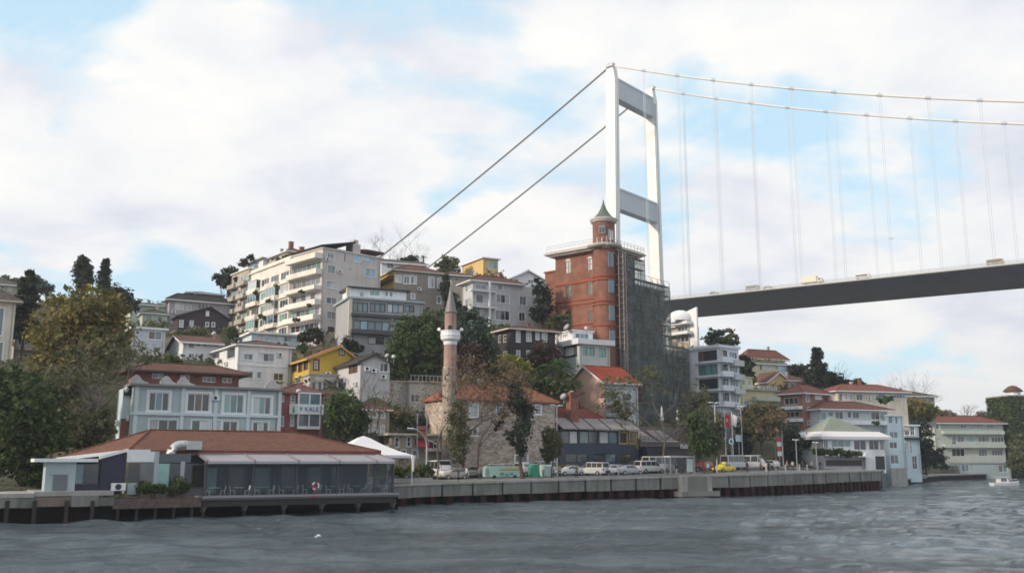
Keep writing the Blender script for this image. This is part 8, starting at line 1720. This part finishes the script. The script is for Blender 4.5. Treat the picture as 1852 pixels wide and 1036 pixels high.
# chairs and tables on the glazed terrace
CH = plain('chair_white', (.74, .75, .77), .5); TB = plain('table_dark', (.10, .08, .07), .5)
def chair_proto():
    o = empty('terrace_chair', (0, 0, 0)); bb = MB(); bb.box(-.22, .22, -.22, .22, .43, .47); bb.build('seat', CH, o); bb = MB(); bb.hexa([(-.22, .18, .47), (.22, .18, .47), (.22, .22, .47), (-.22, .22, .47)], [(-.2, .26, .92), (.2, .26, .92), (.2, .29, .92), (-.2, .29, .92)]); bb.build('backrest', CH, o)
    for sx in (-1, 1):
        for sy in (-1, 1): bb = MB(); bb.tube([(sx*.2, sy*.2, 0), (sx*.19, sy*.19, .43)], .022, 5); bb.build('leg', CH, o)
    return o
def table_proto():
    o = empty('terrace_table', (0, 0, 0)); bb = MB(); bb.box(-.45, .45, -.4, .4, .71, .75); bb.build('top', plain('table_cloth', (.42, .44, .47), .7), o); bb = MB(); bb.tube([(0, 0, .03), (0, 0, .71)], .05, 8); bb.build('leg', TB, o); bb = MB(); bb.lathe([(.26, 0), (.26, .03), (.05, .05)], 12); bb.build('base', TB, o); return o
cp_, tp_ = chair_proto(), table_proto(); first = [True, True]; rnc = random.Random(9); ords = ['first', 'second', 'third', 'fourth', 'fifth', 'sixth', 'seventh', 'eighth']
for i in range(8):
    tx_ = 1.3 + i * (W3 - 2.4) / 7; ty_ = 1.3 + rnc.uniform(-.15, .25); t = tp_ if i == 0 else copy_tree(tp_); p = F.c + F.d * tx_ + F.vd * ty_; t.location = (p.x, p.y, F.c.z); t.rotation_euler = (0, 0, F.yaw)
    tag(t, 'cloth-covered table on the glazed terrace, %s from the left' % ords[i], 'table', 'terrace tables')
    for s in (-1, 1):
        c = cp_ if (i == 0 and s == -1) else copy_tree(cp_); p = F.c + F.d * (tx_ + s * .72) + F.vd * (ty_ - .1); c.location = (p.x, p.y, F.c.z); c.rotation_euler = (0, 0, F.yaw - s * R(90) + rnc.uniform(-.3, .3))
        tag(c, 'white chair on the %s of the %s terrace table from the left' % ('left' if s < 0 else 'right', ords[i]), 'chair', 'terrace chairs')

# ---------------- people: one continuous skinned body each
SKIN = plain('skin', (.36, .20, .14), .6); HAIR = plain('hair', (.02, .015, .012), .7)
def person(label, loc, hd, top, legs, pose='stand', seed=0, hair=HAIR, h=1.72, face=1):
    k = h / 1.72; rn = random.Random(seed); sw = .16 if pose == 'walk' else .03; V = []; E = []; Rr = []
    def v(x, y, z, r, par=None):
        V.append((x * k, y * k, z * k)); Rr.append(r * k)
        if par is not None: E.append((par, len(V) - 1))
        return len(V) - 1
    pel = v(0, 0, .95, .135); ab = v(.01, 0, 1.10, .125, pel); ch = v(.0, 0, 1.30, .145, ab); nb = v(0, 0, 1.46, .065, ch); nk = v(.01, 0, 1.53, .055, nb); hd0 = v(.02, 0, 1.61, .085, nk); v(.015, 0, 1.70, .07, hd0)
    v(.095, 0, 1.615, .018, hd0)
    for s in (-1, 1):
        sgn = s * sw; hp = v(0, s*.095, .90, .095, pel); kn = v(sgn * .8 + .03, s*.10, .50, .062, hp); an = v(sgn * 1.5 - .02, s*.10, .09, .042, kn); v(sgn * 1.5 + .14, s*.11, .035, .036, an)
        sh = v(0, s*.19, 1.40, .062, ch)
        if pose == 'phone' and s > 0: el = v(.10, s*.25, 1.16, .042, sh); wr = v(.24, s*.16, 1.36, .032, el)
        else: el = v(-sgn * .5 - .02, s*.245, 1.13, .045, sh); wr = v(-sgn * .9 + .07, s*.25, .90, .03, el)
        pm = v(V[wr][0] / k + .015, s * abs(V[wr][1] / k), V[wr][2] / k - (.07 if not (pose == 'phone' and s > 0) else -.07), .032, wr); dz = -1 if V[pm][2] < V[wr][2] else 1
        for f_ in range(4): b1 = v(V[pm][0] / k - .03 + .02 * f_, s*abs(V[pm][1] / k) - s*.004, V[pm][2] / k + dz * .05, .009, pm); v(V[b1][0] / k + .008, s*abs(V[b1][1] / k) - s*.012, V[b1][2] / k + dz * (.03 + .008 * (f_ in (1, 2))), .008, b1)
        v(V[pm][0] / k + .045, s*abs(V[pm][1] / k) - s*.01, V[pm][2] / k + dz * .025, .010, pm)
    me = bpy.data.meshes.new('body_tmp'); me.from_pydata(V, E, []); ob = bpy.data.objects.new('body_tmp', me); COL.objects.link(ob)
    md = ob.modifiers.new('skin', 'SKIN'); sd = me.skin_vertices[0].data
    for i, r_ in enumerate(Rr): sd[i].radius = (r_, r_); sd[i].use_root = (i == 0)
    ob.modifiers.new('sub', 'SUBSURF').levels = 1
    dg = bpy.context.evaluated_depsgraph_get(); m2 = bpy.data.meshes.new_from_object(ob.evaluated_get(dg)); bpy.data.objects.remove(ob); m2.name = 'body'
    for m in (SKIN, plain('top_%s' % label[:18], top, .8), plain('legs_%s' % label[:18], legs, .85), hair, plain('shoes', (.03, .03, .03), .6)):
        m2.materials.append(m)
    for p_ in m2.polygons:
        c = p_.center / k; z = c.z; a_ = abs(c.y)
        if z > 1.5: mi_ = 3 if (z > 1.655 or (c.x < -.005 and z > 1.54)) else 0
        elif z > .93 and not (a_ > .2 and z < .95): mi_ = 1
        elif a_ > .19 and z > .70: mi_ = 0
        elif z > .075: mi_ = 2
        else: mi_ = 4
        if pose == 'phone' and a_ > .1 and c.x > .17 and z > 1.2: mi_ = 0
        p_.material_index = mi_; p_.use_smooth = True
    o = empty('person', loc, hd, label, 'person', 'people on the quay'); link('body', m2, o); return o
for (lb, px, off, hd, tp, lg, ps, sd_) in [
    ('person in black standing at the quay edge near the beige-silver hatchback', 829, 1.2, 200, (.02, .02, .025), (.02, .02, .022), 'stand', 1), ('person in pale top walking behind the person in black', 844, 3.2, 20, (.5, .5, .5), (.06, .07, .10), 'walk', 2),
    ('person in white walking beside the small white car', 1119, 2.5, 30, (.6, .6, .6), (.42, .41, .38), 'walk', 3), ('person in black with white trousers at the quay edge by the shelter', 1224, 1.3, 210, (.02, .02, .025), (.45, .45, .46), 'walk', 4), ('person in grey standing at the left post of the shelter', 1206, 3.6, 270, (.25, .26, .28), (.03, .03, .035), 'phone', 5),
    ('person in dark coat standing near the quay edge right of the taxi', 1391, 1.4, 270, (.04, .04, .045), (.03, .03, .035), 'stand', 6), ('person in brown jacket right of the white minibus', 1376, 6.0, 180, (.14, .09, .06), (.04, .04, .06), 'walk', 7), ('person in pink top beside the thin lamp post', 1424, 5.0, 0, (.42, .24, .26), (.05, .05, .07), 'walk', 8),
    ('person in pale shirt among the group near the pavilion', 1434, 4.0, 90, (.5, .48, .42), (.05, .05, .06), 'stand', 9), ('person in navy among the group near the pavilion', 1452, 4.5, 250, (.03, .04, .08), (.03, .03, .04), 'stand', 10), ('person in beige walking left of the pavilion hedge', 1468, 3.4, 180, (.40, .34, .26), (.08, .07, .07), 'walk', 11), ('person in dark blue waiting under the bus shelter', 1236, 4.4, 250, (.03, .05, .09), (.02, .02, .03), 'phone', 12),
    ('person in olive jacket at the quay edge below the navy restaurant', 1043, 1.1, 270, (.10, .11, .06), (.03, .03, .05), 'stand', 14), ('person in sky blue shirt walking left of the yellow taxi', 1281, 3.0, 200, (.25, .38, .50), (.05, .05, .06), 'walk', 15), ('person in maroon coat between the bollards and the taxi', 1352, 3.5, 30, (.16, .03, .05), (.02, .02, .02), 'walk', 16), ('person in white shirt right of the person in dark coat', 1405, 2.4, 120, (.6, .6, .6), (.08, .09, .14), 'stand', 17), ('person in black walking close to the pavilion steps', 1484, 4.2, 200, (.02, .02, .02), (.03, .03, .03), 'walk', 18), ('person in grey hoodie beside the mint green trailer', 868, 3.0, 300, (.2, .2, .21), (.04, .05, .08), 'phone', 19), ('person in tan coat near the white sedan', 1012, 3.4, 100, (.36, .28, .18), (.05, .04, .04), 'walk', 20),
    ('person in red near the low beige shop', 750, 14.8, 270, (.34, .03, .04), (.03, .03, .04), 'stand', 13)]:
    p, a = place(px, off); person(lb, p, R(hd), tp, lg, ps, sd_)
# motor scooter by the white van
p, a = place(1094, 5.4); o = empty('scooter', p, a + R(160), 'dark motor scooter with white top box in front of the white van', 'scooter'); DK = plain('scooter_dark', (.03, .035, .04), .4)
bb = MB(); bb.prism([(-.6, .35), (.1, .32), (.3, .3), (.42, .75), (.5, 1.0), (.4, 1.0), (.28, .6), (.05, .5), (-.1, .8), (-.75, .85), (-.8, .6)], 'y', -.17, .17); bb.build('body', DK, o)
for wx in (-.55, .68): bb = MB(); bb.tube([(wx, -.06, .26), (wx, .06, .26)], .26, 14); w_o = bb.build('wheel', TYRE, o); bb = MB(); bb.tube([(wx, -.065, .26), (wx, .065, .26)], .13, 10); bb.build('rim', RIM, w_o)
bb = MB(); bb.tube([(.68, 0, .26), (.45, 0, 1.02)], .04, 6); bb.tube([(.42, -.32, 1.05), (.42, .32, 1.05)], .022, 6); bb.build('handlebar', DARKM, o); bb = MB(); bb.box(-.95, -.5, -.22, .22, .86, 1.25); bb.build('top_box', WHITE, o)
# bollards on the promenade
for i, px in enumerate((1386, 1404, 1421, 1446, 1460)):
    p, a = place(px, 4.7); o = empty('bollard', p, a, 'pale stone bollard on the promenade, %s from the left' % ords[i], 'bollard', 'bollards'); bb = MB(); bb.lathe([(.14, 0), (.13, .8), (.17, .82), (.17, .92), (.08, 1.02)], 10); bb.build('post', plain('bollard_pale', (.42, .40, .38), .8), o)
# parapet wall and planter at the left end of the quay
p, a = place(740, 2.0); o = empty('planter_wall', p, a, 'low stone planter wall at the left end of the quay', 'planter'); bb = MB(); bb.box(-4.5, 3.6, -.5, .5, 0, .55); bb.build('wall', CONC, o); bb = MB(); bb.box(-4.4, 3.5, -.4, .4, .55, .6); bb.build('soil', plain('soil', (.05, .04, .03), .95), o)

# ---------------- boat and gulls
p = sea(1818, 878.5); o = empty('motor_boat', p, R(8), 'small white cabin motor boat near the far shore', 'boat'); HW = plain('hull_white', (.62, .63, .65), .35)
bb = MB(); st = [(-3.2, .95, .75), (-2.0, 1.05, .70), (0, 1.1, .72), (1.6, .95, .82), (2.7, .5, .98), (3.35, .05, 1.12)]; rg = []
for x_, wd, zt_b in st: rg.append(len(bb.v)); bb.v += [(x_, -wd, zt_b), (x_, -wd * .85, .1), (x_, 0, -.35), (x_, wd * .85, .1), (x_, wd, zt_b)]
for a_, c_ in zip(rg[:-1], rg[1:]):
    for j in range(4): bb.f.append((a_+j, a_+j+1, c_+j+1, c_+j)); bb.m.append(0)
    bb.f.append((a_+4, a_, c_, c_+4)); bb.m.append(0)
bb.f.append(tuple(rg[0] + j for j in range(5))); bb.m.append(0); bb.build('hull', HW, o)
bb = MB(); bb.hexa([(-1.6, -.8, .72), (.7, -.8, .72), (.7, .8, .72), (-1.6, .8, .72)], [(-1.5, -.7, 1.85), (.1, -.7, 1.85), (.1, .7, 1.85), (-1.5, .7, 1.85)]); bb.box(-1.9, .35, -.85, .85, 1.85, 1.97); cbn = bb.build('cabin', HW, o)
for x0, x1 in ((-1.35, -.75), (-.65, -.1)): 
    for s in (-1, 1): bb = MB(); bb.add([(x0, s*.80, 1.0), (x1, s*.80, 1.0), (x1, s*.745, 1.7), (x0, s*.745, 1.7)], [(0, 1, 2, 3)]); bb.build('cabin_window', GL['dark'], cbn)
bb = MB(); bb.tube([(1.0, -.8, .85), (1.1, -.75, 1.35), (2.6, -.4, 1.5), (3.2, 0, 1.55), (2.6, .4, 1.5), (1.1, .75, 1.35), (1.0, .8, .85)], .035, 5); bb.build('bow_rail', STEEL, o); bb = MB(); bb.tube([(.2, 0, 1.95), (.15, 0, 2.7)], .03, 5); bb.build('mast', STEEL, o); bb = MB(); bb.tube([(-3.1, -.9, .75), (-3.1, -.9, 1.9), (-1.9, -.8, 1.95)], .03, 5); bb.tube([(-3.1, .9, .75), (-3.1, .9, 1.9), (-1.9, .8, 1.95)], .03, 5); bb.build('canopy_frame', STEEL, o)
def gull(label, p, hd, span, flying):
    o = empty('seagull', p, hd, label, 'seagull', 'seagulls'); GWm = plain('gull_white', (.66, .66, .66), .7); GGm = plain('gull_grey', (.40, .42, .45), .7); k = span
    bb = MB(); bb.tube([(-.30*k, 0, .0), (-.2*k, 0, .01*k), (0, 0, 0), (.14*k, 0, .03*k), (.2*k, 0, .05*k), (.25*k, 0, .045*k), (.3*k, 0, .035*k)], [.01*k, .05*k, .085*k, .06*k, .05*k, .03*k, .006*k], 8); bb.build('body', GWm, o, smooth=True)
    for s in (-1, 1):
        bb = MB()
        if flying: pts = [(.1, s*.05, .03), (.14, s*.26, .17), (.04, s*.5, .12), (-.1, s*.5, .11), (-.04, s*.26, .15), (-.1, s*.05, .03)]
        else: pts = [(.1, s*.07, .05), (-.05, s*.09, .07), (-.34, s*.03, .05), (-.1, s*.085, .0)]
        pp = [(x_*k, y_*k, z_*k) for x_, y_, z_ in pts]; n = len(pp); bb.add(pp + [(x_, y_, z_ - .012*k) for x_, y_, z_ in pp], [tuple(range(n)), tuple(range(2*n-1, n-1, -1))] + [(i, i+n, (i+1) % n + n, (i+1) % n) for i in range(n)]); bb.build('wing', GGm if not flying else GWm, o)
gull('white seagull flying low over the water in the foreground', at(575, 970, 60), R(20), .75, True); gull('white seagull floating on the water at the quay foot', sea(1104, 902.5) + Vector((0, -1.2, .06)), R(190), .8, False)
gull('tiny seagull in the sky left of the far bridge hangers', at(1612, 432, 180), R(60), 1.1, True)

# ---------------- thin sea haze
hz = bpy.data.materials.new('sea_haze'); hz.use_nodes = True; ht = hz.node_tree; ht.nodes.clear(); ho = ht.nodes.new('ShaderNodeOutputMaterial'); hv_ = ht.nodes.new('ShaderNodeVolumePrincipled')
hv_.inputs['Color'].default_value = (.86, .91, 1.0, 1); hv_.inputs['Density'].default_value = .0002; hv_.inputs['Anisotropy'].default_value = .3; ht.links.new(hv_.outputs[0], ho.inputs['Volume'])
bb = MB(); bb.box(-3600, 3600, -3600, 3600, -6, 205); hb_ = bb.build('haze', hz); hb_['kind'] = 'stuff'; tag(hb_, 'thin pale haze hanging over the strait and the hill', 'haze')
scene.cycles.volume_bounces = 1
